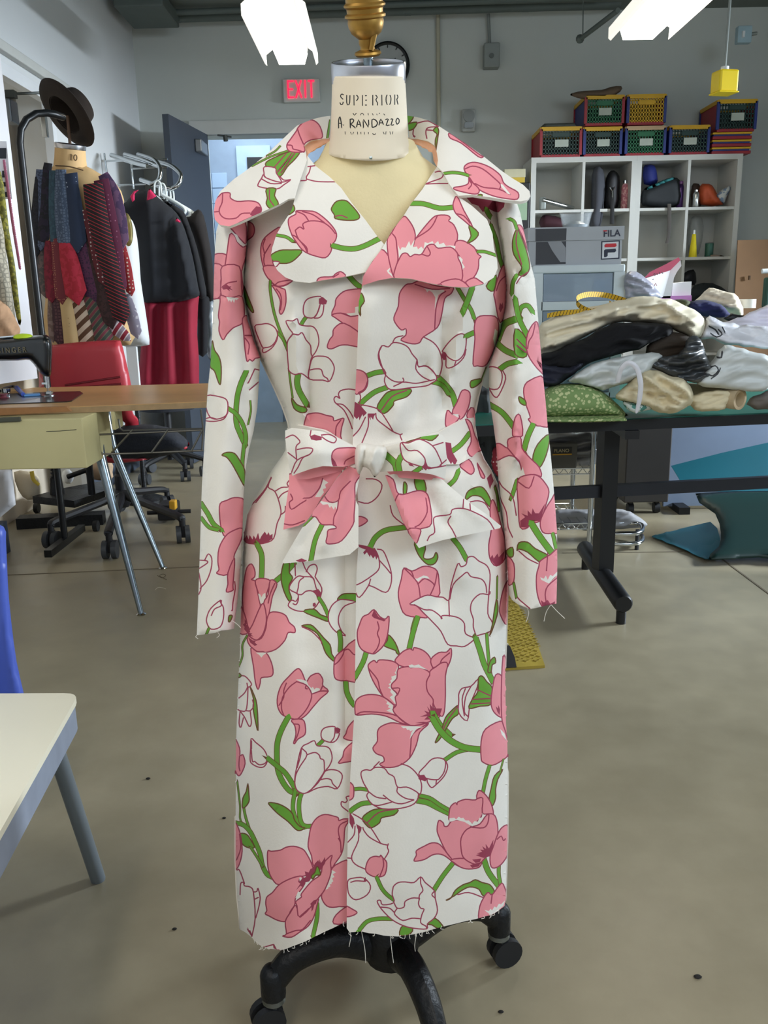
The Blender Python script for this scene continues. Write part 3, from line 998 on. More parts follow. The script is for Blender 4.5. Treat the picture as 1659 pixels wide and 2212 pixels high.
OPS_BL = O('''@A
P 690,1080 640,1200 610,1320 640,1450 720,1520 790,1550 740,1600 650,1610 580,1540 530,1420 510,1300 530,1200 600,1130
l 550,1190 530,1250 545,1320 540,1400 600,1560
l 600,1230 540,1330
P 365,1045 430,1045 455,1100 440,1160 390,1200 365,1240
@C
P 620,-20 640,60 700,130 750,160 830,140 880,100 800,40 740,-20
l 730,140 760,120 870,100
P 700,150 790,180 815,200 820,300 800,380 775,410 760,380 770,300 750,240 720,190
l 730,180 770,230 780,300 770,370
G 415,130 440,150 480,250 530,380 510,385 450,290 415,200
s18 680,110 680,200 710,380 760,540 830,700
s18 735,565 790,630 835,730
W 540,520 600,500 660,495 720,530 745,590 730,650 680,700 620,715 580,640
W 745,600 735,650 690,715 620,755 615,715 680,700 725,655
s26 1000,435 975,470 955,505
W 985,310 1030,265 1130,250 1130,300 1110,380 1070,440 1000,435 975,390
l 1160,325 1150,400 1120,440 1070,445
M 1115,270 1150,255 1190,290 1180,320 1150,325 1115,315
l 1125,325 1100,400 1070,440
s10 845,890 860,1020 880,1160
s46 930,945 920,1020 940,1100 1005,1215
G 870,1160 920,1220 1000,1250 1000,1285 950,1290 890,1250
W 820,470 880,470 920,450 940,500 1000,515 1060,520 1100,570 1115,660 1090,740 1050,800 1030,890 1020,950 1030,990 960,940 900,950 850,920 840,860 830,700 840,640 880,585 850,540
l 885,585 930,595 965,575 1000,640 1040,690 1045,760 1055,800 1030,900
l 840,640 880,590 930,595
W 1060,800 1130,785 1200,800 1245,860 1250,920 1210,1010 1150,1000 1030,990 1030,900
l 1035,910 1080,900 1135,905 1155,960 1190,985 1200,1010
s40 1370,50 1440,130 1510,180
P 1330,210 1400,190 1510,190 1500,300 1500,440 1400,420 1310,400 1230,410 1260,330 1270,270
Z 1440,345 1470,340 1500,440 1400,425 1360,405 1440,395
P 1230,415 1310,400 1400,430 1500,430 1500,600 1400,540 1330,490 1260,440
P 1340,490 1500,600 1500,700 1370,685 1300,690 1230,720 1190,705 1210,640 1240,600 1250,540
P 1000,1330 1040,1300 1110,1295 1180,1315 1240,1330 1250,1365 1300,1350 1340,1345 1320,1420 1310,1500 1310,1600 1000,1500
l 1310,1360 1270,1420 1265,1520
l 1450,1090 1380,1080 1310,1095 1290,1130 1305,1165 1270,1145 1250,1170 1270,1210 1330,1220 1390,1280 1430,1350
l 1270,1210 1340,1270 1390,1370 1415,1440
@E
W 690,540 640,640 560,740 490,820 455,950 445,1080 470,1130 560,1140 640,1130 710,1090 740,960 775,870 760,770 720,670 660,630
l 550,770 640,650 690,545
l 720,670 780,635 840,630 830,600 850,570
l 750,735 790,690 840,665
l 770,880 810,850 815,800
M 445,1100 470,1060 485,1100 495,1060 520,1100 530,1065 550,1095 570,1040 585,1100 600,1070 630,1030 650,1060 665,1035 675,1065 700,1050 700,1095 650,1125 560,1145 480,1140
s40 560,1140 600,1230 605,1340 600,1450
@G
s38 900,60 820,150 720,235
G 805,60 850,60 850,150 880,200 850,260 850,320 870,380 850,410 810,340 780,240 780,150
P 450,200 470,110 510,75 540,130 540,190 510,215 545,230 560,300 580,400 590,470 550,600 480,690 440,500 430,350
P 545,225 610,205 680,230 650,330 620,440 590,400 570,330
Z 570,340 590,350 600,375 615,345 635,335 640,400 620,445 590,425
P 680,220 740,255 700,360 680,460 650,580 620,430 660,350
l 720,250 680,340 660,430
P 680,510 760,510 820,540 850,600 895,640 900,690 840,690 810,760 730,840 620,870 540,850 480,780 480,720 540,755 600,740 640,650 650,570
P 600,440 630,460 645,580 620,690 580,745 540,755 480,700 520,620
P 505,830 560,860 640,870 690,960 705,1050 680,1085 600,1095 590,1140 570,1200 545,1130 530,1000
Z 550,870 650,870 620,890 600,915 580,890
P 405,450 440,500 470,600 480,690 410,700 405,600
M 450,570 470,600 465,620 490,640 500,690 470,690 445,660 450,640 435,620 450,605
M 480,730 520,760 550,765 540,780 565,800 540,810 500,780
M 480,690 520,700 505,710 530,725 480,720
s10 470,720 430,800 430,900 395,1000
W 880,230 930,185 980,190 1060,200 1090,290 1130,370 1100,440 1060,480 980,500 900,490 840,450 870,400 910,410 930,350 850,300
l 900,65 905,180
l 970,60 1000,130 1070,210
l 1000,150 1030,95 1080,80 1100,120 1080,190
l 1080,190 1140,290 1130,370
l 980,195 940,230 930,290 920,340 960,350 1000,320 1060,320 1110,370
l 930,350 930,400 910,440 880,430
M 1060,315 1110,300 1140,340 1120,380 1100,350
M 1060,430 1080,420 1090,440 1080,460 1060,455
s26 1115,380 1160,450 1200,540
G 975,500 1070,480 1130,530 1195,555 1195,590 1110,560
G 1280,400 1320,350 1390,340 1460,350 1460,415 1350,400
W 1290,400 1350,395 1440,415 1350,450 1300,520 1290,600 1320,680 1355,720 1270,685 1210,610 1200,530 1230,450
s36 1300,690 1310,770 1305,860
G 960,630 1040,620 1100,670 1160,740 1215,800 1230,880 1255,920 1245,945 1180,880 1140,780 1100,700 1020,650
l 965,640 1050,680 1130,760 1140,790
s40 1355,1120 1365,1220 1400,1300 1440,1350
P 1350,830 1400,780 1480,770 1480,1110 1360,1120 1300,1120 1255,1090 1250,980 1270,900
l 1345,835 1330,890 1290,950 1250,980
l 1340,850 1380,840 1420,880 1440,890
P 920,1015 960,1040 1000,1130 1040,1080 1110,1055 1150,1110 1150,1165 1200,1215 1130,1280 1060,1360 1000,1430 930,1470 840,1450 780,1420 745,1350 745,1260 780,1160 840,1090
Z 910,1110 960,1110 1005,1125 1020,1160 1050,1190 1060,1175 1075,1200 1090,1185 1120,1190 1125,1205 1055,1240 1000,1160
l 915,1130 850,1180 790,1270 780,1370 800,1430
l 915,1130 1000,1160 1050,1240 1030,1330 980,1410 920,1470
l 1055,1240 1130,1215 1200,1215
l 825,1140 800,1210 800,1270 760,1340
l 1150,1165 1130,1210
l 1000,1165 995,1190 1015,1195
G 500,1180 530,1240 560,1340 570,1570 545,1480 525,1360 530,1290
l 395,1080 450,1080 500,1130 510,1160 480,1180 470,1140
l 480,1170 450,1230 395,1280
l 480,1180 475,1300 460,1390 410,1390 390,1380
l 520,1290 530,1350 500,1390 460,1390
l 410,1390 400,1500 415,1540 440,1450
l 410,1395 450,1450 490,1530 510,1500 500,1395
G 390,1050 420,1075 395,1095
@I
s42 590,205 530,320 495,430 490,560 500,680 540,780 600,860 660,885
P 620,230 720,225 745,290 740,360 680,400 650,440 640,430 660,360 650,280
l 640,265 690,275 680,350 650,420
W 260,395 300,430 370,490 405,560 400,610 370,650 320,650 260,615 250,570 255,480
M 255,395 268,420 268,490 255,490
l 260,490 270,600 290,600 330,630 380,620 405,590
s38 405,570 490,640 570,710 640,820 655,860
s26 905,410 875,440 850,462
W 890,330 930,295 1010,290 1010,340 1030,345 1050,350 1030,400 990,430 930,420 890,390
M 1005,300 1030,295 1060,310 1055,340 1030,340 1005,335
l 1010,340 1000,390 970,430
s30 655,860 635,970 640,1060 690,1170 740,1195
s32 715,870 690,960 690,1060 710,1150 750,1180 810,1180
W 920,690 1000,675 1060,700 1075,750 1030,845 950,825 850,840 760,880 830,800
l 830,810 870,770 930,755 975,765 990,800 1030,840
W 710,480 770,440 825,415 850,460 920,465 965,490 985,570 960,640 920,690 860,790 760,880 700,880 660,840 650,760 670,640
l 710,480 760,540 700,640 660,720 650,790
l 760,540 830,520 870,545 880,575 910,590 915,660 910,700 850,790 800,850
l 710,480 700,560 670,660
G 415,970 500,980 580,1020 630,1070 650,1130 700,1185 740,1195 700,1220 660,1210 590,1140 500,1070 440,1010
P 110,400 155,480 160,550 185,540 205,620 170,710 140,725 110,640
l 155,550 150,640 160,690
P 1200,230 1130,290 1110,350 1090,395 1200,405
P 1200,420 1100,490 1080,560 1040,615 1090,610 1200,575
s16 190,1000 210,1100 245,1210
s9 135,780 160,1000 165,1130 250,1230
G 230,800 240,900 240,960 205,1010 180,1010 185,930 215,870
s34 115,1150 190,1170 250,1230 300,1330 340,1430 360,1530 400,1610 450,1640
G 160,1250 220,1255 260,1310 290,1370 240,1375 180,1340
s16 255,1370 320,1470 360,1540
P 105,1160 150,1210 175,1330 175,1440 140,1550 105,1530
l 155,1250 165,1380 130,1480
l 1140,910 1110,920 1120,950 1100,970 1070,960 1070,1000 1130,1050
@K
s30 850,880 850,1000 815,1165
P 800,180 850,110 920,80 1000,95 1040,110 1045,135 1090,120 1140,130 1100,200 1090,330 1070,430 1010,520 980,560 910,560 820,540 800,450 770,370 780,270
l 1130,135 1060,170 1040,230 1060,330 1065,420
l 1060,330 1040,290
P 980,570 1040,520 1140,515 1140,870 1050,905 960,910 910,870 890,800 940,720 970,640
Z 975,575 1005,590 1020,600 990,615 1005,640 985,650 995,680 980,690 980,705 965,705 970,725 950,735 950,745 925,755 950,690
P 410,405 440,410 520,400 570,375 640,365 720,390 760,440 800,520 815,600 740,630 640,650 510,710 450,660 415,580 405,480
P 510,710 600,660 680,635 720,640 740,700 660,820 650,890 610,950 575,1035 500,1030 420,990 385,970 400,940 390,880 400,820 450,780
P 660,895 700,1000 780,900 860,830 850,890 820,1000 770,1080 700,1130 620,1180 540,1170 575,1150 565,1040 610,960
l 575,1150 660,1120 720,1110 790,1030
P 985,445 970,510 975,600 930,730 870,820 700,1000 670,900 660,860 710,820 710,790 800,680 880,620 900,530 940,480
M 810,560 830,520 860,490 870,510 870,480 885,515 905,490 920,460 925,500 940,460 920,520 880,580 830,600 780,680 740,690 720,730 700,720 660,760 700,700 680,685 690,650 720,650 750,640 740,590 775,600 790,570
Z 690,650 700,640 715,655 695,680
Z 655,830 680,770 700,780 690,810
M 790,880 820,850 850,840 840,880 825,890 815,930 800,950 800,910
l 690,1000 780,920
G 800,630 830,600 845,550 865,560 880,620 840,625 810,660
P 1000,1060 1020,980 1140,900 1140,1040
l 160,800 165,700 190,690 200,720 250,730 280,780 295,1010 265,1175
l 130,580 155,580 200,700
l 275,775 310,770 320,740 340,820 330,900 300,1010
M 215,1100 225,1110 230,1090 240,1120 250,1115 265,1150 265,1178
l 290,840 320,825
l 370,1270 460,1245
M 455,1250 465,1240 490,1290 460,1280
l 430,1290 510,1295
''')
OPS_BR = O('''@B
M 930,800 1290,840 1280,900 1230,950 1190,940 1150,920 1090,945 1050,890 990,870
s36 1120,920 1140,960 1160,990
s30 1160,1060 1210,1200 1240,1350 1275,1460
P 1320,1420 1345,1500 1330,1659 1200,1640 1230,1520 1270,1460
G 1170,1270 1195,1290 1195,1345
l 1225,960 1270,1100 1330,1240 1380,1350
@D
s26 840,150 900,250 950,330 975,400
s40 960,150 920,260 880,355
P 430,130 480,120 560,90 640,130 760,150 810,150 790,200 740,240 715,370 680,470 570,545 540,590 480,600 390,570 430,530 430,480 395,490 350,440 335,390 370,300 380,200
Z 570,150 590,170 600,190 615,175 640,190 650,205 665,230 660,330 690,210 740,180 730,170 620,165
l 750,180 700,220 670,320 660,480
l 500,125 640,165 780,158
s34 120,855 190,830 265,820
P 20,820 90,820 125,870 120,940 80,985 20,990
l 125,900 100,960 50,990
s34 285,945 190,980 120,1030 60,1085
G 200,1110 250,1020 310,975 470,960 440,1020 340,1055 330,1090 260,1155
l 235,1130 320,1020 440,970
s40 690,870 750,930 800,1000 830,1100
s30 650,905 720,930 770,1000
W 240,615 290,625 330,590 400,600 450,630 480,680 520,730 530,780 600,780 670,850 670,890 640,910 590,935 460,950 310,965 260,900 270,830 230,770 210,690
l 240,615 215,680 240,780 270,850 340,900 430,905 510,915 590,900 660,885
l 520,725 510,800 560,860 630,895
l 530,785 590,775 640,810 675,860
l 570,545 650,590 700,660 720,760 700,850 680,870
l 325,590 350,550 410,535
l 405,870 410,900 330,940
M 10,1055 60,1080 120,1150 90,1180 85,1160 60,1210 55,1180 40,1200 10,1170
M 130,1155 190,1155 175,1180 170,1205 150,1180 150,1210 135,1180
l 70,1085 150,1100 220,1130 290,1230 330,1300
l 190,1150 200,1200 260,1250 330,1300 390,1325
l 130,1160 130,1260 80,1390
l 110,1180 60,1280 0,1345
l 400,1370 385,1330 405,1315
l 60,1080 70,1020 55,990
W 720,660 770,590 830,535 880,520 910,550 905,640 880,700 830,735 770,710 740,670
M 715,675 750,670 755,725 730,730 712,700
l 910,640 890,710 820,775 755,790 750,720
l 830,735 815,780
s34 910,540 940,525 980,508
P 1000,390 1080,375 1160,400 1165,560 1110,700 1060,775 1000,775 965,760 980,560 975,470
Z 1140,480 1160,500 1140,640 1135,600 1125,560
P 1200,-20 1260,0 1270,150 1240,320 1180,430 1140,250 1135,180
l 1250,40 1180,100 1150,180
M 1180,270 1190,290 1200,270 1205,310 1185,350 1170,320
G 1070,140 1150,50 1130,180
G 950,895 1040,880 1000,930 950,950
s14 1040,880 1075,790
P 880,970 940,990 930,1100 870,1200 800,1150 840,1060
P 760,1130 800,1160 860,1180 780,1270 745,1240
Z 800,1160 850,1160 850,1190
G 60,210 80,200 100,260 70,310 70,380 45,300
P 915,1170 970,1110 1010,1330 1030,1450 940,1430 960,1300
@F
l 110,495 190,500 240,545 210,630 130,690 30,670
P 45,800 90,800 125,830 70,870 40,865
s36 150,1030 190,960 270,905 400,885 450,878
l 180,1050 210,1110 220,1200 170,1260 40,1340 20,1300
l 150,1290 130,1350 60,1440 25,1390
l 200,1055 250,1070 290,1160 315,1250 310,1340 270,1400 180,1360 140,1345
l 215,1140 270,1200 310,1250
M 40,1015 120,1030 190,1060 210,1110 195,1140 185,1110 170,1130 150,1100 145,1120 120,1080 100,1100 90,1080 110,1060 60,1040
l 305,705 330,790 420,865
s34 800,965 860,1040 915,1140
G 500,1000 585,1030 570,1120 610,1135 650,1120 670,1080 685,1120 660,1170 610,1180 560,1140 520,1080
G 905,640 930,590 1000,560 1050,570 1100,650 1110,720 1080,700 1030,640 960,630 915,660
l 940,680 1000,670 1060,690 1100,750
s14 1140,560 1160,640 1170,750
M 1075,490 1110,450 1130,510 1110,550 1100,580
P 1120,660 1150,720 1190,870 1225,1000 1220,1130 1150,1190 1100,1130 1090,1020 1110,900 1100,740
M 1100,1130 1120,1100 1130,1130 1160,1090 1170,1120 1215,1070 1205,1150 1150,1195
s30 850,430 820,500 770,550
P 860,385 930,340 975,420 950,460 900,430
P 1000,380 1010,390 1060,480 1030,480
s38 525,1590 510,1620 490,1690
P 415,1205 480,1230 560,1195 620,1195 680,1230 695,1330 690,1430 560,1440 530,1470 600,1590 560,1600 430,1580 385,1500 370,1400 395,1290
Z 490,1285 520,1290 570,1265 600,1270 620,1290 560,1285 530,1315
l 420,1210 490,1280 530,1340 545,1440
l 530,1330 580,1290 640,1320 660,1350
l 680,1240 660,1340 620,1430
l 415,1205 470,1230 490,1270
@H
s40 632,550 590,690 555,840
W 560,435 640,385 720,355 800,370 860,375 910,400 930,270 990,75 1020,100 1065,80 1080,20 1130,10 1180,50 1250,90 1280,170 1270,330 1260,520 1300,600 1280,680 1160,720 1130,760 1050,815 980,810 900,795 840,680 760,590 680,510 620,450
l 910,400 915,530 920,545
l 850,570 850,540 920,540 1000,560 1050,610 1060,700 1150,740
l 920,390 950,260 1030,180 1075,150 1110,190 1200,210 1240,260 1250,330
l 600,440 690,485 760,490 830,540 845,570
l 1280,320 1270,350 1190,345 1120,410 1105,490 1130,570 1130,640 1155,720
s22 1250,700 1260,850 1275,1000 1290,1090
s44 1150,735 1190,850 1230,980 1305,1130
G 1340,390 1350,500 1310,640 1275,720 1300,620 1320,480
s8 1340,390 1345,190
G 1260,1030 1280,950 1320,910 1330,960 1300,980 1290,1040 1270,1050
s38 170,870 140,960 65,1100
G 370,710 430,780 470,890 440,870 430,850 350,820 330,800 360,760
P 240,485 290,545 340,570 375,545 365,690 330,800 260,870 220,880 140,850 100,790 90,690 110,620 140,550 190,525
M 240,485 280,550 345,580 330,590 240,560 220,540
l 270,590 285,650 270,700 290,760 270,830 230,880
P 440,920 500,860 560,835 590,850 600,825 680,850 740,910 765,1000 740,1050 600,1000 520,1000 460,980 430,950
P 750,930 820,870 890,865 930,830 930,920 880,1020 800,1000 765,1000
l 920,870 850,930 830,980
P 195,970 240,940 265,960 290,935 400,945 460,985 440,1060 440,1130 400,1150 400,1200 450,1260 430,1340 320,1260 230,1120 190,1010
l 190,1010 270,1110 290,1190 320,1260
P 75,1310 130,1260 220,1245 320,1265 420,1340 410,1370 450,1440 520,1500 590,1525 480,1500 350,1440 220,1420 90,1430 70,1400
Z 455,985 440,1030 425,1050 440,1070 395,1085 400,1110 385,1120 395,1140 370,1150 385,1170 365,1185 395,1200 385,1220 410,1250 380,1270 440,1340 440,1240 400,1190 400,1150 440,1120
Z 325,1280 360,1310 350,1330 375,1340 365,1360 390,1370 350,1390 430,1420 410,1380 410,1340
l 90,1420 150,1400 330,1410 450,1440 560,1520
P 740,1040 790,1000 850,960 900,970 880,1080 880,1250 870,1400 840,1440 780,1350 760,1280 720,1220 710,1140
P 445,1100 455,1020 540,995 570,1005 640,1000 740,1050 710,1130 720,1220 770,1290 770,1360 830,1440 760,1480 640,1520 560,1520 450,1440 410,1380 440,1340 430,1270 450,1240 400,1190 400,1150
Z 550,985 580,975 600,985 640,975 660,990 720,1025 640,1005 560,1005
l 400,1190 470,1190 450,1250
M 770,1370 850,1370 830,1430 760,1470 690,1470 720,1440 650,1445 715,1420 690,1390 735,1405 715,1350 745,1390 740,1330
M 610,1500 680,1490 740,1495 690,1505
s50 770,1420 830,1520 920,1610
@J
s30 1100,490 980,520 870,590
G 1000,95 1000,170 940,220 880,320 830,400 790,435 800,400 850,300 880,210 930,150
l 990,110 900,230 850,340
s50 765,215 830,320 920,410 1050,475 1200,495
P 390,255 480,265 600,280 730,260 650,340 620,450 560,570 460,640 350,655 290,625 330,600 320,555 260,530 230,480 270,420 270,340 300,290
l 730,260 640,310 580,370 570,460 560,570
Z 480,285 600,285 680,290 620,310 560,400 575,340 590,320 565,330 555,315 540,320 525,300 505,305
@H
W 1170,1110 1165,1180 1100,1340 1075,1480 1000,1410 1000,1300 1000,1240 1030,1190 1110,1170
l 1060,1190 1030,1290 1050,1440
l 1110,1170 1060,1270 1050,1400 1080,1440
G 1175,1100 1210,1080 1250,1130 1300,1190 1290,1330 1190,1350 1090,1370 1120,1290 1170,1220
l 1120,1290 1290,1280
l 1160,1200 1290,1260
l 1110,1330 1290,1320
P 1330,1070 1385,1080 1420,1200 1425,1350 1400,1450 1330,1420 1290,1340 1300,1200
P 1395,910 1430,1000 1440,1600 1390,1500 1380,1250
M 1330,1350 1350,1370 1355,1340 1370,1380 1365,1430 1345,1400
P 1400,300 1450,230 1450,480 1430,620 1380,550 1365,470
@J
P 1370,240 1400,280 1440,420 1440,540 1390,590 1300,635 1220,610 1200,570 1200,420 1240,310
Z 1370,310 1410,350 1430,420 1405,385 1385,360
s26 1275,640 1240,760 1215,885
G 1395,670 1350,760 1330,850 1330,930 1300,1000 1270,950 1290,840 1320,730
s8 1400,580 1370,690
s44 620,950 720,970 820,1020 925,1070
s30 640,905 740,930 830,990 925,1045
s26 55,850 120,845 185,855
P 0,790 50,810 60,870 50,930 0,940
s36 210,970 130,980 60,1020 20,1055
G 135,1110 200,1050 280,1025 450,1025 420,1080 310,1105 290,1150 220,1195 180,1180
l 180,1150 280,1060 420,1030
W 130,690 170,675 210,680 250,655 330,660 370,710 420,740 450,830 530,830 600,860 640,900 600,980 480,1020 320,1025 220,980 175,910 190,870 150,800 125,730
l 190,870 260,920 350,935
l 450,835 450,880 520,930 600,945
l 290,600 240,650
l 480,620 560,650 630,720 665,800 660,880 635,910
l 320,900 400,960 490,980 600,945
l 220,985 280,995 400,965
W 640,715 700,640 760,580 830,570 880,600 870,690 830,750 800,765 720,755
M 635,725 690,720 715,760 700,780 640,760
l 885,600 900,650 870,730 800,805 755,835 720,790 715,760
l 800,765 795,805
M 20,1050 60,1110 70,1170 60,1160 50,1210 20,1150
M 80,1160 130,1190 125,1220 110,1250 105,1220 90,1200
l 50,1070 120,1110 200,1180 300,1335
l 140,1190 150,1220 200,1280 300,1335 360,1350
l 100,1200 100,1310 40,1450 70,1520 160,1565
l 370,1335 360,1370 370,1410 330,1480
l 70,1180 60,1260 0,1330
l 0,1465 35,1468
P 200,1470 250,1450 290,1455 300,1440 320,1465 355,1510 340,1610 290,1635 230,1630 170,1590 170,1530
l 320,1465 325,1540 290,1635
@L
s34 990,515 900,630 820,755
s44 1265,480 1310,600 1410,735
s26 1400,530 1400,620 1420,730
@J
P 930,1000 970,970 985,990 990,965 1060,940 1150,945 1200,900 1220,940 1210,1080 1130,1160 1040,1130 920,1140 915,1050
P 1180,860 1240,900 1290,980 1310,1070 1270,1070 1210,1060 1215,930 1160,930
P 820,1130 860,1150 870,1180 900,1180 930,1140 980,1125 1070,1140 1110,1180 1040,1260 1020,1330 1030,1400 1050,1470 1120,1530 1000,1540 930,1480 870,1380 820,1270 805,1210
Z 915,1110 960,1105 975,1120 1000,1095 1020,1110 1040,1105 1060,1130 1090,1130 1120,1160 1140,1135 1170,1140 1185,1105 1205,1105 1215,1060 1225,1090 1190,1140 1110,1178 1050,1142 980,1125 930,1140 915,1140
P 600,1480 620,1440 620,1400 690,1360 760,1330 830,1345 900,1430 960,1510 880,1450 820,1430 760,1440 690,1480 610,1495
P 1050,1470 1110,1510 1200,1500 1180,1550 1090,1565 1020,1550 960,1510 930,1480
P 1110,1190 1190,1160 1250,1080 1310,1075 1340,1130 1350,1250 1320,1400 1250,1450 1180,1520 1110,1510 1040,1460 1020,1380 1020,1290 1060,1220
l 1110,1190 1220,1195 1260,1150 1270,1080
M 1310,1300 1305,1370 1310,1400 1280,1450 1220,1465 1150,1440 1190,1430 1160,1425 1210,1410 1190,1390 1225,1395 1210,1360 1245,1385 1240,1340 1270,1380
M 1120,1480 1200,1470 1190,1500 1150,1510
M 1100,1530 1200,1500 1180,1540 1120,1555
P 1350,1250 1390,1190 1445,1185 1445,1400 1400,1500 1340,1550 1290,1545 1280,1450 1310,1360
l 1340,1300 1380,1270 1400,1310 1420,1290
@L
G 925,850 970,830 1010,760 1080,710 1140,690 1190,665 1250,690 1320,710 1360,770 1330,800 1260,810 1220,750 1140,730 1070,760 1000,810
l 1030,800 1130,780 1260,825
P 1440,705 1475,870 1370,1000 1270,1030 1220,1020 1230,900 1280,800 1310,780 1340,800 1400,720
Z 1455,850 1440,900 1330,985 1300,960 1270,935 1310,945 1325,925 1340,940 1360,905 1380,915 1400,880 1420,885
l 1340,800 1330,880
s28 305,640 350,740 400,800 460,845
s30 150,1115 220,1040 320,1015 450,1015
G 540,1075 630,1105 590,1160 510,1160
G 755,1060 830,1010 910,1100 850,1100 800,1070
W 460,720 500,690 560,685 640,690 700,640 740,690 820,760 830,830 850,940 820,1010 760,1060 755,1105 640,1100 540,1075 440,1020 350,930 310,860 340,850 360,890 460,870 445,800 450,750
l 460,870 490,920 550,910 560,860 620,830 680,830
l 690,830 680,880 700,920 730,930 710,980 700,1050 745,1080 755,1105
l 490,920 465,960 480,990 540,1030 620,1010 700,1015
l 340,910 420,920 465,960
l 700,640 700,700 720,760 690,800 685,840
l 820,770 800,800 830,830
W 50,670 100,650 190,650 250,720 220,800 120,845 60,800 45,730
M 190,660 205,640 215,680 190,680
l 70,690 120,675 200,680
P 20,900 90,930 130,960 80,990 20,990
''')
OPS_SL = O('''@A
P 245,1080 370,1030 380,1220 340,1200 260,1110
P 100,1325 195,1325 210,1400 190,1690 70,1690 90,1400
P 235,1145 280,1160 300,1210 350,1260 385,1250 385,1330 340,1480 345,1690 155,1690 180,1500 210,1300
Z 245,1120 300,1150 350,1245 330,1240 300,1210 280,1160
@C
P 150,-20 250,-20 235,120 230,250 150,250
P 250,-20 400,-20 420,150 420,260 320,265 240,235 240,100
P 235,240 320,265 430,255 440,470 350,530 290,590 255,640 220,560 225,480 215,420 230,300
Z 285,255 400,265 375,285 365,275 355,310 340,280 330,305 315,280 310,300
M 245,160 280,135 310,160 330,160 320,175 345,195 310,185 320,205 290,185 260,190
l 250,170 300,130 380,115
P 430,450 480,430 520,600 600,770 570,800 545,805 520,830 495,815 470,830 450,700 440,560
l 450,600 530,600
l 450,620 490,680 480,770
G 160,650 180,730 220,790 240,880 235,1030 215,1020 180,920 140,880 140,780
s40 465,920 420,1020 390,1120 375,1240 375,1380 410,1480 455,1580
s32 295,1250 370,1300 430,1390 460,1500 455,1590
W 105,1140 230,1150 290,1180 300,1250 280,1320 200,1350 140,1330 105,1250
l 300,1290 260,1350 170,1370 90,1360 135,1335 200,1350
l 540,900 490,1010 475,1030
l 540,900 580,910
l 570,1020 490,1090
s10 500,1180 505,1280 480,1400
@E
s28 445,250 430,400 430,480
G 245,345 290,320 360,330 410,400 450,480 450,620 390,520 340,430 290,365
P 230,780 290,750 360,725 450,750 450,900 440,1000 350,1020 275,1075 240,1000 225,880
P 275,1075 340,1025 430,1000 420,1100 360,1230 350,1290 295,1415 200,1405 220,1370 210,1300 220,1180
P 360,1270 345,1510 345,1555 285,1570 300,1500 300,1400
s36 55,770 120,870 170,960 245,1020
s28 55,900 130,990 210,1015
l 40,1285 100,1290 120,1300 105,1320 35,1365
l 95,1280 125,1230 155,1270 150,1360 110,1470 50,1540
l 40,1400 60,1530 40,1590
@G
W 235,400 240,430 260,470 260,560 230,640 150,660 110,600 115,540 150,470
l 230,410 240,450 180,480 150,540
s16 130,650 100,725
l 360,230 365,300 345,420 340,490 330,490
G 310,540 340,540 320,590 305,590
''')
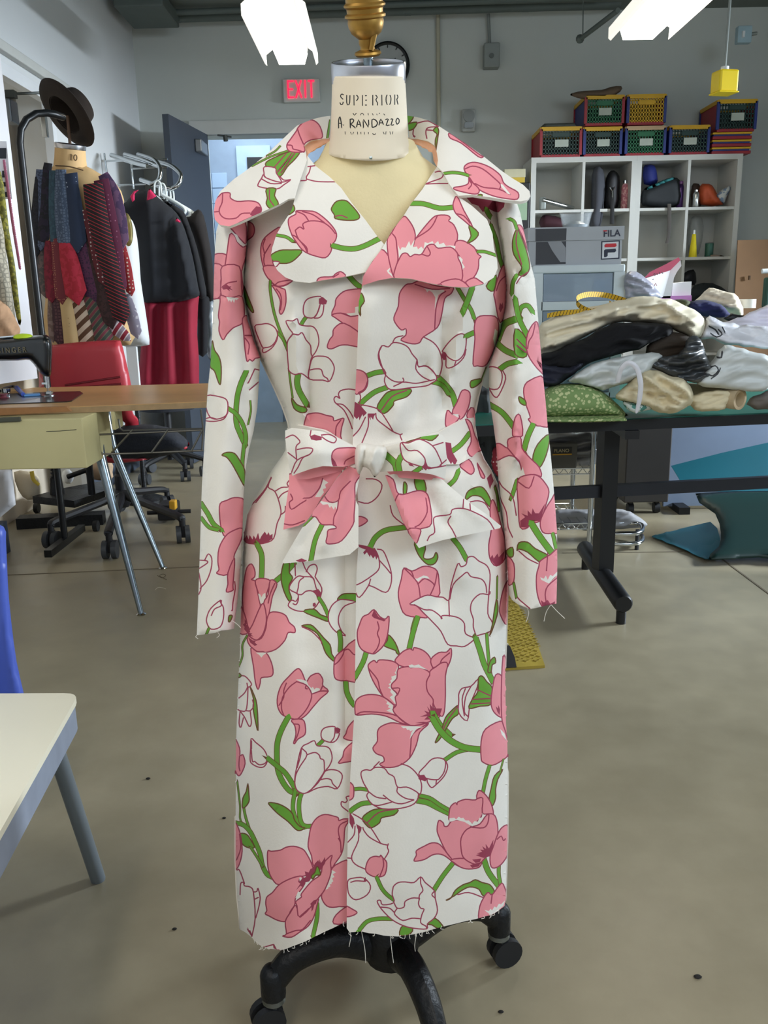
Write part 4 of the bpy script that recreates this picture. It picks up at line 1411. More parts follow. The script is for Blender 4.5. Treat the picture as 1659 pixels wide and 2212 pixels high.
OPS_SR = O('''@B
P 1400,1070 1440,1075 1490,1200 1530,1320 1500,1300 1440,1150
G 1400,1100 1440,1180 1490,1320 1510,1450 1460,1520 1410,1500 1440,1440 1370,1330 1355,1230 1370,1150
l 1400,1110 1390,1230 1440,1420
s24 1325,1005 1370,1030 1395,1095
s30 1395,1510 1360,1580 1350,1680
l 1500,1480 1430,1530 1390,1590
M 1130,840 1290,850 1280,900 1230,950 1190,940
@D
s50 1300,405 1210,450 1150,590
s42 1140,580 1220,650 1320,695
s38 1175,805 1240,760 1320,742
W 1080,800 1140,785 1190,820 1195,890 1160,960 1080,940
l 1200,810 1225,880 1170,1010 1135,1020 1095,960
s38 1090,1080 1200,1150 1295,1270
s32 1440,345 1400,295 1350,310 1330,370 1350,405
s36 1300,240 1320,350 1340,420 1380,500 1405,545
G 1300,480 1390,560 1390,700 1300,680
l 1310,560 1390,640
l 1310,610 1390,670
P 1455,430 1490,470 1540,820 1500,820 1420,720 1390,630 1400,520
l 1460,440 1440,530 1410,580 1400,640
M 1470,730 1520,770 1520,815
P 1370,950 1420,890 1540,880 1575,1230 1500,1255 1440,1240 1405,1200 1420,1180 1380,1060
G 1330,1020 1380,1050 1385,1090 1340,1070
s38 1445,1240 1400,1340 1370,1450
P 1300,1190 1340,1170 1360,1330 1280,1330
G 1575,1320 1550,1480 1490,1590 1440,1520 1480,1400
@F
P 1140,230 1180,215 1240,250 1245,180 1340,160 1355,250 1420,330 1490,400 1510,475 1450,460 1370,480 1330,350 1250,310 1140,350
l 1240,250 1290,310 1330,360
Z 1360,400 1380,470 1340,500 1330,490
s26 1315,510 1290,590 1270,650
P 1320,510 1400,465 1480,470 1540,530 1570,600 1540,720 1500,830 1420,850 1400,885 1340,880 1325,700
M 1340,830 1380,800 1350,770 1400,790 1400,745 1430,780 1440,730 1460,770 1490,770 1540,690 1510,800 1500,830 1420,840 1400,885 1345,880
P 1640,600 1650,900 1590,930 1520,920 1500,840 1540,740 1590,660
l 1325,520 1410,570 1450,480
s46 1430,850 1500,960 1605,1100
s24 1600,930 1630,1060
G 1315,1070 1330,1005 1400,1000 1460,1050 1570,1110 1560,1160 1490,1155 1400,1080 1330,1055
l 1330,1070 1400,1130 1480,1170
P 1500,1150 1580,1100 1650,1080 1650,1480 1560,1520 1510,1505 1475,1400 1470,1270 1490,1190
Z 1500,1280 1530,1290 1545,1265 1560,1300 1580,1260 1600,1270 1640,1230 1640,1260 1570,1330 1510,1300
l 1560,1090 1550,1230
l 1640,1280 1560,1350 1540,1420 1555,1505
M 1505,1460 1530,1480 1560,1460 1580,1490 1620,1470 1610,1510 1515,1510
l 1170,510 1200,560 1280,640 1310,790
l 1170,520 1180,640 1230,760 1245,880 1280,960
P 1230,1120 1290,1170 1290,1310 1240,1330
l 1300,1340 1310,1430 1420,1530
G 1230,1070 1280,1040 1285,1110 1250,1115
s14 1290,1330 1310,1440
''')
OPS_BT = O('''@D
s32 940,1310 870,1400 785,1465
M 730,1380 790,1390 795,1430 800,1460 840,1530 820,1570 800,1540 790,1560 760,1510
P 905,1200 950,1230 980,1330 1030,1440 960,1500 920,1450 950,1380 940,1290
''')
OPS_TL = O('''@E
M 1035,175 1075,160 1140,180 1140,210 1090,215 1045,205
l 1045,120 1035,175
l 1140,165 1210,160 1270,195 1250,235 1190,215 1140,180
l 820,190 880,165 925,195 945,230 910,270 915,380
l 920,295 1000,280 1060,290 1030,340 920,390 870,500
l 835,320 920,385
l 1030,340 970,370 930,450 890,510
P 1230,350 1260,295 1330,280 1470,290 1470,400 1340,455 1250,450
M 1230,360 1260,400 1280,445 1250,445
l 1340,430 1360,390 1440,350
''')
OPS_TT1 = O('''@E
s36 1145,965 1080,1110 1040,1310
s20 1060,890 980,970
P 1360,440 1430,410 1500,500 1440,600 1440,740 1430,880 1420,970 1320,1110 1230,1140 1180,1130 1190,1070 1200,1015 1270,1000 1240,970 1140,965 1090,900 1040,890 1060,830 1140,720 1250,560
Z 1110,750 1200,770 1290,750 1280,840 1260,805 1250,835 1225,800 1215,820 1195,785 1150,790
l 1395,580 1310,670 1290,750 1210,765 1150,690
l 1290,750 1280,830 1250,900 1245,970
M 905,1290 960,1270 1010,1290 960,1310
''')
OPS_TT2 = O('''@E
P 830,520 1320,480 1150,720 1050,890 1000,950 930,985 780,1015 800,800
Z 1150,560 1200,590 1170,610 1180,640 1150,650 1160,680 1130,720 1080,720 1130,640
l 1150,550 1120,640 1050,720 980,730
l 860,690 880,740 850,770 870,830 950,780 1000,750
l 800,960 880,970 990,930
''')
OPS_TR = O('''@F
G 430,205 540,170 560,150 690,130 640,190 560,180 460,220
s46 265,300 340,370 360,435
s40 395,315 370,370 380,435
W 385,230 400,205 450,210 540,180 640,230 690,310 710,390 600,410 560,400 440,360 400,310
l 400,210 450,270 520,270 580,330 580,380 560,400
M 445,370 480,380 500,400 460,390
M 560,405 580,385 590,355 605,395 640,405 600,415 590,430
l 650,230 730,205
l 700,390 770,330
l 610,415 750,390
s30 495,445 545,410
''')
OPS_TRT = O('''@F
G 500,495 570,495 590,600 520,590
G 415,520 440,550 430,620 410,610
P 255,470 330,500 360,600 410,620 520,590 590,605 620,680 635,850 560,890 440,900 350,700 300,600
l 590,650 600,760 550,850 500,880
l 340,680 370,620 410,620
P 445,900 545,895 535,960 505,1010
l 600,990 620,950 660,920 650,830 670,795 780,780 800,740 870,730 950,750 1080,820 1140,910
l 790,790 765,840 800,900 830,960
l 885,730 890,660
l 940,690 945,750
''')

# ---- outlines of the cut pieces
LB = np.array([(529, 440), (529, 481), (529, 531), (523, 592), (525, 626), (536, 681), (550, 734), (562, 770), (574, 797), (594, 840), (610, 876),
      (622, 910), (627, 935), (622, 962), (610, 984), (588, 1014), (569, 1047), (550, 1078), (534, 1112), (527, 1156), (524, 1201), (521, 1300),
      (518, 1417), (513, 1513), (510, 1600), (509, 1765), (509, 1860), (512, 1933), (517, 1981), (519, 2008), (520, 2100)], float)
RB = np.array([(1089, 425), (1086, 480), (1090, 530), (1098, 580), (1101, 620), (1096, 664), (1086, 705), (1075, 735), (1064, 765), (1053, 789),
      (1042, 819), (1032, 859), (1026, 890), (1027, 920), (1031, 945), (1036, 964), (1047, 992), (1061, 1014), (1075, 1044), (1083, 1090),
      (1092, 1140), (1096, 1180), (1097, 1253), (1094, 1345), (1091, 1441), (1093, 1562), (1096, 1608), (1097, 1669), (1096, 1813),
      (1095, 1836), (1092, 1945), (1090, 2100)], float)
CE = np.array([(782, 590), (782, 621), (775, 652), (773, 725), (770, 797), (767, 857), (763, 918), (762, 956), (768, 1020), (774, 1083), (774, 1177), (770, 1238),
      (768, 1345), (767, 1465), (764, 1562), (757, 1669), (751, 1813), (749, 1933), (749, 2005), (755, 2014)], float)
YC0 = 1.27
def body_b(y):
    return np.interp(y, [400, 480, 560, 640, 720, 830, 940, 1020, 1150, 1400, 2050],
                     [0.070, 0.106, 0.122, 0.130, 0.124, 0.106, 0.096, 0.112, 0.130, 0.142, 0.150])
body_folds = ridges([(628, 640, 655, 900, 9, 0.007), (668, 640, 672, 890, 12, -0.007), (700, 1000, 730, 1250, 22, -0.008), (745, 1190, 745, 1600, 14, -0.008),
    (1010, 640, 975, 830, 14, 0.010), (960, 700, 955, 880, 12, -0.010), (915, 790, 900, 900, 14, -0.006), (860, 880, 850, 920, 16, 0.006),
    (640, 1080, 590, 1250, 26, 0.008), (690, 1090, 660, 1400, 30, -0.006), (980, 1040, 1000, 1250, 18, 0.008), (930, 1060, 950, 1300, 20, -0.007),
    (1045, 1060, 1060, 1300, 14, -0.006), (620, 700, 600, 780, 14, 0.006), (585, 620, 590, 700, 12, -0.006), (880, 1300, 860, 1900, 60, 0.006),
    (620, 1400, 600, 1950, 50, 0.006), (690, 1500, 680, 2000, 30, -0.005), (1000, 1500, 1010, 1900, 40, -0.004), (590, 1010, 610, 1080, 10, 0.006),
    (640, 1000, 640, 1090, 10, -0.006), (1000, 985, 1030, 1060, 8, 0.006), (800, 660, 790, 800, 20, 0.004)])
def s_of(x, y):
    l = np.interp(y, LB[:, 1], LB[:, 0])
    r = np.interp(y, RB[:, 1], RB[:, 0])
    return np.clip(2 * (x - l) / (r - l) - 1, -1, 1)
def prof(s, p=2.3):
    return np.clip(1 - np.abs(s) ** p, 0, 1) ** (1 / p)
def body_front(x, y):
    pr = prof(s_of(x, y))
    return YC0 - body_b(y) * pr - 1.5 * body_folds(x, y) * np.clip(pr * 1.5, 0, 1)
def body_rear(x, y):
    return YC0 + body_b(y) * prof(s_of(x, y)) * 0.95
def edge_pts(L, R, y0, y1, stepy, fr=(0.004, 0.012, 0.026, 0.045, 0.07)):
    o = []
    for y in np.arange(y0, y1, stepy):
        l = np.interp(y, L[:, 1], L[:, 0])
        r = np.interp(y, R[:, 1], R[:, 0])
        for f in fr:
            o += [(l + (r - l) * f, y), (r - (r - l) * f, y)]
    return np.array(o)
def cut(L, y0, y1):
    q = [p for p in L.tolist() if y0 < p[1] < y1]
    return [(np.interp(y0, L[:, 1], L[:, 0]), y0)] + q + [(np.interp(y1, L[:, 1], L[:, 0]), y1)]
hemL = [(519, 2008), (530, 2014), (543, 2024), (551, 2033), (560, 2041), (570, 2046), (581, 2051), (592, 2050), (605, 2053), (617, 2050), (630, 2045), (646, 2039), (661, 2033),
        (685, 2021), (703, 2012), (721, 2004), (748, 1990), (792, 1984)]
hemR = [(755, 2014), (781, 2012), (797, 2016), (812, 2017), (828, 2021), (844, 2022), (860, 2023), (875, 2021), (895, 2018), (914, 2014), (940, 2006), (960, 2001), (981, 1996),
        (1005, 1990), (1029, 1985), (1050, 1979), (1063, 1976), (1077, 1967), (1090, 1957)]
coat = thing('tulip_coat', P(800, 2000, YC0), 'long white belted coat printed with pink tulips, draped on the wheeled dress form', 'coat')
ce = CE.tolist()
outBL = cut(LB, 440, 2008)[:-1] + hemL + [(x + 40, y) for x, y in reversed(ce[1:-2])] + [(826, 560), (806, 520), (720, 430), (640, 420), (585, 425)]
outBR = [(x, y) for x, y in ce] + hemR[1:] + list(reversed(cut(RB, 425, 1957)[:-1])) + [(1000, 405), (930, 420), (860, 500), (815, 575)]
ex = edge_pts(LB, RB, 446, 2000, 12)
tBL = triangulate(outBL, OPS_BL, 15, ex)
tBR = triangulate(outBR, OPS_BR, 15, ex)
panel('front_panel', None, lambda x, y: body_front(x, y) + 0.004 * np.clip((x - 690) / 70, 0, 1), COATM, tri=tBL, parent=coat, thick=0.002)
panel('front_panel', None, lambda x, y: body_front(x, y) - 0.005 * np.clip((900 - x) / 110, 0, 1), COATM, tri=tBR, parent=coat, thick=0.002, lining=True)
outBK = cut(LB, 440, 2008)[:-1] + [(519, 2006), (600, 2010), (700, 1996), (800, 1992), (950, 1990), (1050, 1972), (1089, 1955)] + list(reversed(cut(RB, 425, 1955)[:-1])) + [(1000, 380), (900, 350), (800, 346), (700, 352), (600, 390)]
tBK = triangulate(outBK, OPS_BL + OPS_BR, 15, ex)
panel('back_panel', None, body_rear, COATM, tri=tBK, parent=coat, thick=-0.002)

# ---- sleeves
def sleeve(L, R, ops, yc, b, hem, name, folds, y0):
    L, R = np.array(L, float), np.array(R, float)
    rf = ridges(folds)
    def s_(x, y):
        l = np.interp(y, L[:, 1], L[:, 0])
        r = np.interp(y, R[:, 1], R[:, 0])
        return np.clip(2 * (x - l) / (r - l) - 1, -1, 1)
    yb = lambda y: np.interp(y, [430, 1350], b)
    yy = lambda y: np.interp(y, [430, 700, 1000, 1350], yc)
    f = lambda x, y: yy(y) - yb(y) * prof(s_(x, y), 2.2) - rf(x, y) * np.clip(prof(s_(x, y)) * 1.5, 0, 1)
    r_ = lambda x, y: yy(y) + yb(y) * prof(s_(x, y), 2.2)
    out = L.tolist() + hem + R.tolist()[::-1]
    e = edge_pts(L, R, y0, max(L[-1, 1], R[-1, 1]) - 4, 12, (0.01, 0.035, 0.08, 0.14))
    t = triangulate(out, ops, 13, e)
    panel(name, None, f, COATM, tri=t, parent=coat, back=r_)
sleeve([(500, 440), (476, 470), (467, 500), (464, 545), (462, 600), (461, 650), (459, 700), (455, 780), (448, 850), (442, 950), (436, 1050), (432, 1180), (428, 1300), (425, 1372)],
       [(545, 440), (536, 480), (533, 530), (527, 590), (527, 640), (535, 690), (548, 735), (562, 772), (561, 800), (556, 880), (548, 930), (538, 970), (531, 1010), (527, 1060), (525, 1110), (522, 1200), (514, 1290), (506, 1358)],
       OPS_SL, [1.24, 1.25, 1.24, 1.23], [0.055, 0.048], [(437, 1371), (452, 1369), (465, 1367), (478, 1362), (492, 1361)], 'sleeve',
       [(530, 620, 532, 1000, 8, -0.010), (500, 480, 490, 700, 14, 0.008), (470, 560, 470, 800, 8, -0.006), (490, 820, 480, 1100, 20, 0.006), (520, 860, 512, 1300, 7, -0.008), (455, 840, 520, 960, 10, 0.003)], 446)
sleeve([(1068, 425), (1075, 480), (1084, 540), (1092, 600), (1092, 660), (1082, 715), (1066, 765), (1056, 791), (1056, 830), (1058, 867), (1066, 919), (1072, 965), (1074, 995), (1077, 1041), (1083, 1090), (1089, 1144), (1096, 1225), (1099, 1283)],
       [(1112, 425), (1124, 460), (1134, 510), (1144, 560), (1155, 602), (1160, 660), (1164, 707), (1168, 756), (1172, 805), (1178, 860), (1183, 919), (1189, 975), (1194, 1030), (1199, 1090), (1203, 1144), (1204, 1220), (1202, 1304)],
       OPS_SR, [1.24, 1.25, 1.24, 1.23], [0.055, 0.048], [(1106, 1296), (1118, 1305), (1132, 1311), (1145, 1316), (1160, 1313), (1180, 1308)], 'sleeve',
       [(1110, 590, 1114, 1000, 6, 0.014), (1090, 620, 1090, 1000, 10, -0.008), (1130, 560, 1120, 600, 8, 0.010), (1115, 590, 1150, 610, 9, -0.008), (1140, 800, 1150, 1100, 18, 0.005), (1120, 1000, 1118, 1290, 9, -0.006), (1170, 790, 1110, 830, 7, 0.003)], 431)

# ---- collar leaves, lapels, lining
CL = [(714, 250), (693, 253), (671, 259), (642, 271), (609, 302), (575, 334), (536, 365), (505, 387), (476, 413), (465, 435), (462, 457), (464, 474), (476, 486), (495, 489), (520, 479), (546, 467),
      (575, 454), (606, 440), (623, 430), (637, 428), (645, 399), (655, 370), (663, 346), (661, 330), (657, 314), (672, 303), (690, 300), (711, 298)]
CR = [(880, 250), (901, 253), (925, 260), (949, 273), (980, 293), (1009, 312), (1045, 338), (1081, 367), (1105, 384), (1130, 399), (1144, 413), (1146, 424), (1139, 432), (1125, 435), (1093, 432), (1057, 426),
      (1021, 421), (990, 423), (985, 416), (973, 401), (963, 384), (957, 372), (944, 360), (946, 346), (944, 331), (939, 314), (925, 305), (901, 300), (884, 300)]
dCL = tps([(714, 250, 1.30), (711, 298, 1.28), (671, 259, 1.26), (657, 314, 1.222), (661, 335, 1.205), (609, 302, 1.225), (600, 350, 1.190), (645, 399, 1.166), (637, 428, 1.158), (536, 365, 1.205), (540, 420, 1.170), (575, 454, 1.150),
           (465, 435, 1.190), (520, 479, 1.152), (476, 486, 1.160), (620, 320, 1.21)])
dCR = tps([(880, 250, 1.30), (884, 300, 1.28), (925, 260, 1.26), (939, 314, 1.222), (944, 335, 1.205), (995, 303, 1.225), (990, 350, 1.190), (963, 384, 1.172), (987, 421, 1.158), (1070, 358, 1.205), (1060, 400, 1.170), (1040, 424, 1.152),
           (1144, 413, 1.190), (1093, 432, 1.155), (1135, 433, 1.165)])
panel('collar', CL, dCL, COATM, OPS_CL, 12, 0.004, coat)
panel('collar', CR, dCR, COATM, OPS_CR, 12, 0.004, coat)
LL = [(663, 346), (655, 370), (645, 399), (637, 428), (630, 454), (609, 486), (597, 507), (588, 535), (585, 553), (590, 568), (599, 584), (616, 599), (638, 608), (669, 611), (693, 606), (749, 597), (790, 588), (797, 577),
      (823, 541), (831, 529), (816, 512), (790, 476), (761, 440), (737, 406), (712, 382), (681, 358), (664, 336)]
LR = [(944, 360), (929, 382), (913, 408), (888, 440), (872, 466), (847, 498), (826, 536), (804, 565), (785, 596), (781, 622), (785, 616), (816, 606), (847, 600), (888, 602), (934, 613), (973, 619), (1009, 621), (1045, 613),
      (1067, 599), (1075, 580), (1074, 563), (1067, 535), (1064, 505), (1052, 474), (1020, 445), (990, 424), (973, 401), (957, 372)]
dLL = tps([(664, 340, 1.204), (645, 399, 1.175), (712, 382, 1.185), (637, 440, 1.158), (761, 440, 1.160), (700, 470, 1.146), (609, 486, 1.150), (585, 553, 1.147), (650, 560, 1.134), (616, 599, 1.140), (669, 611, 1.132), (749, 597, 1.130), (831, 529, 1.141), (780, 540, 1.137)])
dLR = tps([(944, 362, 1.204), (888, 440, 1.160), (960, 400, 1.178), (872, 466, 1.156), (930, 470, 1.146), (990, 430, 1.160), (826, 536, 1.136), (785, 596, 1.126), (781, 620, 1.132), (880, 540, 1.130), (888, 602, 1.118), (973, 619, 1.116), (1045, 613, 1.124), (1075, 575, 1.142), (1052, 474, 1.155), (1000, 540, 1.128)])
panel('lapel', LL, dLL, COATM, OPS_LL, 12, 0.004, coat)
panel('lapel', LR, dLR, COATM, OPS_LR, 12, 0.004, coat)
gath = ridges([(672, 300, 668, 330, 4, 0.004), (684, 298, 682, 322, 4, 0.004), (697, 297, 695, 316, 4, 0.004), (920, 300, 924, 325, 4, 0.004), (906, 298, 910, 316, 4, 0.004), (932, 310, 936, 345, 4, 0.004)])
nl = tps([(655, 312, 1.23), (712, 294, 1.29), (664, 345, 1.212), (712, 312, 1.26), (690, 310, 1.25)])
nr = tps([(943, 312, 1.23), (882, 294, 1.29), (944, 362, 1.212), (884, 312, 1.26), (910, 308, 1.25)])
panel('lining', [(656, 314), (670, 303), (690, 298), (712, 296), (712, 304), (698, 312), (680, 322), (666, 333), (663, 348), (659, 336)], lambda x, y: nl(x, y) - gath(x, y) + 0.003, [M_LIN], (), 7, 0.002, coat)
panel('lining', [(941, 314), (927, 303), (905, 299), (882, 297), (882, 303), (900, 310), (916, 318), (934, 330), (938, 350), (945, 362), (948, 350), (946, 332)], lambda x, y: nr(x, y) - gath(x, y) + 0.003, [M_LIN], (), 7, 0.002, coat)

# ---- belt and bow
beltL = [(620, 925), (640, 918), (700, 930), (770, 965), (770, 1010), (700, 1012), (640, 1010), (615, 985)]
beltR = [(830, 960), (900, 945), (947, 935), (966, 924), (1004, 905), (1024, 902), (1036, 972), (1020, 987), (991, 1003), (966, 1003), (900, 1005), (830, 1005)]
bf = lambda x, y: body_front(x, y) - 0.007
panel('belt', beltL, bf, COATM, OPS_TL, 12, 0.004, coat)
panel('belt', beltR, bf, COATM, OPS_BT, 12, 0.004, coat)
bow = coat
loopL = [(616, 930), (630, 924), (661, 928), (697, 932), (731, 946), (767, 966), (772, 985), (770, 1001), (745, 1008), (697, 1007), (671, 1013), (637, 1025), (632, 1028), (625, 1011), (620, 980), (616, 948)]
loopR = [(833, 965), (863, 957), (879, 950), (912, 943), (950, 938), (958, 941), (962, 954), (965, 990), (962, 1034), (934, 1025), (882, 1017), (850, 1018), (820, 1019), (828, 1008), (834, 984)]
yl = tps([(616, 935, 1.140), (625, 1015, 1.128), (660, 970, 1.098), (700, 940, 1.106), (700, 1000, 1.092), (767, 966, 1.128), (770, 1001, 1.122), (740, 985, 1.110)])
yr = tps([(962, 945, 1.140), (964, 1020, 1.126), (920, 980, 1.094), (880, 955, 1.106), (882, 1015, 1.092), (833, 966, 1.128), (825, 1015, 1.122), (855, 985, 1.108)])
wrk = ridges([(770, 985, 690, 975, 10, 0.004), (770, 995, 720, 1000, 7, -0.003), (835, 985, 900, 975, 9, -0.004), (835, 975, 890, 958, 6, 0.003)])
panel('bow_loop', loopL, lambda x, y: yl(x, y) - wrk(x, y), COATM, OPS_TL, 9, 0.003, coat)
panel('bow_loop', loopR, lambda x, y: yr(x, y) - wrk(x, y), COATM, OPS_TR, 9, 0.003, coat)
panel('bow_loop_underside', [(632, 1024), (671, 1008), (697, 1006), (745, 1008), (742, 1016), (697, 1028), (664, 1035), (640, 1035)], lambda x, y: yl(x, y) + 0.022, [M_PNK], (), 9, 0.003, coat)
panel('bow_loop_underside', [(835, 1018), (882, 1016), (934, 1024), (962, 1036), (912, 1036), (847, 1030)], lambda x, y: yr(x, y) + 0.022, [M_PNK], (), 9, 0.003, coat)
knot = [(771, 962), (787, 957), (801, 961), (833, 965), (834, 987), (822, 1017), (809, 1031), (798, 1015), (784, 1009), (776, 1028), (768, 1008), (766, 985)]
puff('bow_knot', knot, 1.118, 0.026, M_COT, coat, 5, folds=[(790, 960, 782, 1010, 4, -0.010), (812, 966, 800, 1010, 5, 0.008), (826, 968, 815, 1015, 4, -0.006)], bb=0.008, edge=18)
t1 = [(753, 1006), (726, 1035), (700, 1074), (676, 1105), (673, 1117), (656, 1134), (610, 1213), (613, 1217), (661, 1213), (755, 1198), (774, 1182), (774, 1093), (767, 1078), (774, 1045), (779, 1018)]
t2 = [(625, 1020), (660, 1016), (733, 1010), (745, 1018), (697, 1074), (673, 1112), (661, 1127), (644, 1136), (612, 1144), (618, 1090), (624, 1050)]
t3 = [(832, 1027), (850, 1074), (868, 1122), (882, 1152), (896, 1171), (905, 1184), (923, 1177), (955, 1167), (1012, 1155), (1080, 1141), (1082, 1136), (1053, 1112), (1020, 1090), (977, 1055), (953, 1034), (912, 1030), (850, 1024)]
fo1 = ridges([(765, 1020, 700, 1180, 12, 0.006), (745, 1030, 650, 1180, 9, -0.004), (845, 1030, 890, 1150, 10, 0.008), (900, 1040, 960, 1130, 16, -0.010), (950, 1050, 1040, 1120, 10, 0.005)])
y1 = tps([(775, 1015, 1.122), (753, 1006, 1.124), (700, 1074, 1.116), (610, 1213, 1.118), (774, 1182, 1.100), (774, 1090, 1.108), (690, 1150, 1.108), (661, 1213, 1.110)])
y2 = tps([(625, 1022, 1.160), (740, 1014, 1.128), (612, 1144, 1.146), (661, 1127, 1.136), (690, 1070, 1.130)])
y3 = tps([(832, 1027, 1.124), (953, 1037, 1.130), (868, 1122, 1.106), (905, 1184, 1.100), (1080, 1141, 1.146), (960, 1110, 1.106), (1012, 1155, 1.118), (1020, 1090, 1.128)])
panel('bow_tail', t2, y2, COATM, OPS_TT2, 9, 0.003, coat)
panel('bow_tail', t1, lambda x, y: y1(x, y) - fo1(x, y), COATM, OPS_TT1, 9, 0.003, coat)
panel('bow_tail', t3, lambda x, y: y3(x, y) - fo1(x, y), COATM, OPS_TRT, 9, 0.003, coat)
# ---- frayed threads
M_THR = mat('white_thread', '#e8e4da', 0.8, var=0.02)
rt = random.Random(3)
thr = [([(1138, 1312), (1142, 1322), (1140, 1334), (1136, 1344)], 1.2), ([(1190, 1306), (1180, 1322), (1175, 1342)], 1.2), ([(1190, 1306), (1205, 1322), (1220, 1336)], 1.2),
       ([(425, 1372), (423, 1376), (428, 1380)], 1.2), ([(500, 1340), (512, 1348), (520, 1356)], 1.2), ([(470, 1365), (474, 1372), (468, 1378)], 1.2),
       ([(781, 2012), (788, 2050), (790, 2080)], 1.12), ([(843, 2020), (846, 2050), (850, 2080)], 1.12), ([(900, 2015), (896, 2040), (897, 2055)], 1.12), ([(752, 2000), (758, 2020), (754, 2045)], 1.12),
       ([(1093, 1393), (1097, 1390), (1097, 1394)], 1.26)]
for k in range(34):
    x = rt.uniform(530, 1080)
    hl = hemL if x < 752 else hemR
    yb = np.interp(x, [p[0] for p in hl], [p[1] for p in hl])
    Yb = float(body_front(np.array([x]), np.array([min(yb, 2000.)]))[0])
    thr.append(([(x, yb - 2), (x + rt.uniform(-3, 3), yb + rt.uniform(2, 5)), (x + rt.uniform(-7, 7), yb + rt.uniform(3, 9))], Yb - 0.003))
for p, Yt in thr:
    MB().tube(arc([P(x, y, Yt) for x, y in p], 4), 0.0005, 4).build('frayed_thread', M_THR, coat)

# ---- the dress form
M_CANVAS = mat('form_canvas', '#e2d3a6', 0.8, var=0.05, scale=14, bump=0.06, bscale=260)
M_NECK = mat('neck_paper', '#e9dcc4', 0.7, var=0.03, scale=12)
M_ALU = mat('brushed_aluminium', '#c9c9cf', 0.28, 1.0, var=0.08, scale=40)
M_BRASS = mat('gold_painted_metal', '#a57f3c', 0.42, 0.75, var=0.12, scale=60)
M_STEEL = mat('steel', '#9fb0b8', 0.3, 1.0, var=0.08)
M_IRON = mat('black_cast_iron', '#15171a', 0.45, 0.3, var=0.15, scale=40, bump=0.15, bscale=90)
M_RUB = mat('black_rubber', '#191b1f', 0.6, var=0.1)
M_CAST = mat('caster_metal', '#777a74', 0.4, 0.9, var=0.1)
form = thing('dress_form', (-0.02, 1.29, 0), 'cream canvas dress form with aluminium neck cap and gold finial, inside the tulip coat', 'dress form')
sec = [(1.405, .060, .060, 1.262), (1.385, .072, .066, 1.262), (1.365, .100, .078, 1.262), (1.345, .132, .080, 1.262), (1.325, .150, .084, 1.262), (1.30, .150, .090, 1.262), (1.26, .146, .098, 1.262), (1.22, .146, .100, 1.264),
       (1.16, .140, .100, 1.266), (1.06, .125, .092, 1.270), (1.0, .118, .085, 1.27), (0.9, .150, .105, 1.27), (0.8, .165, .115, 1.27), (0.72, .165, .115, 1.27), (0.70, .10, .07, 1.27)]
tb = MB()
N = 40
vs, fs = [], []
for z, a, b, yc in sec:
    cx = P(802, 420, 1.2).x
    for j in range(N):
        w = 2 * math.pi * j / N
        vs.append((cx + a * math.copysign(abs(math.cos(w)) ** 0.9, math.cos(w)), yc + b * math.sin(w), z))
for i in range(len(sec) - 1):
    for j in range(N):
        fs.append((i * N + j, i * N + (j + 1) % N, (i + 1) * N + (j + 1) % N, (i + 1) * N + j))
fs.append(tuple(range(N)))
fs.append(tuple(reversed(range((len(sec) - 1) * N, len(sec) * N))))
tb.add(vs, fs)
torso = tb.build('torso', M_CANVAS, form, True)
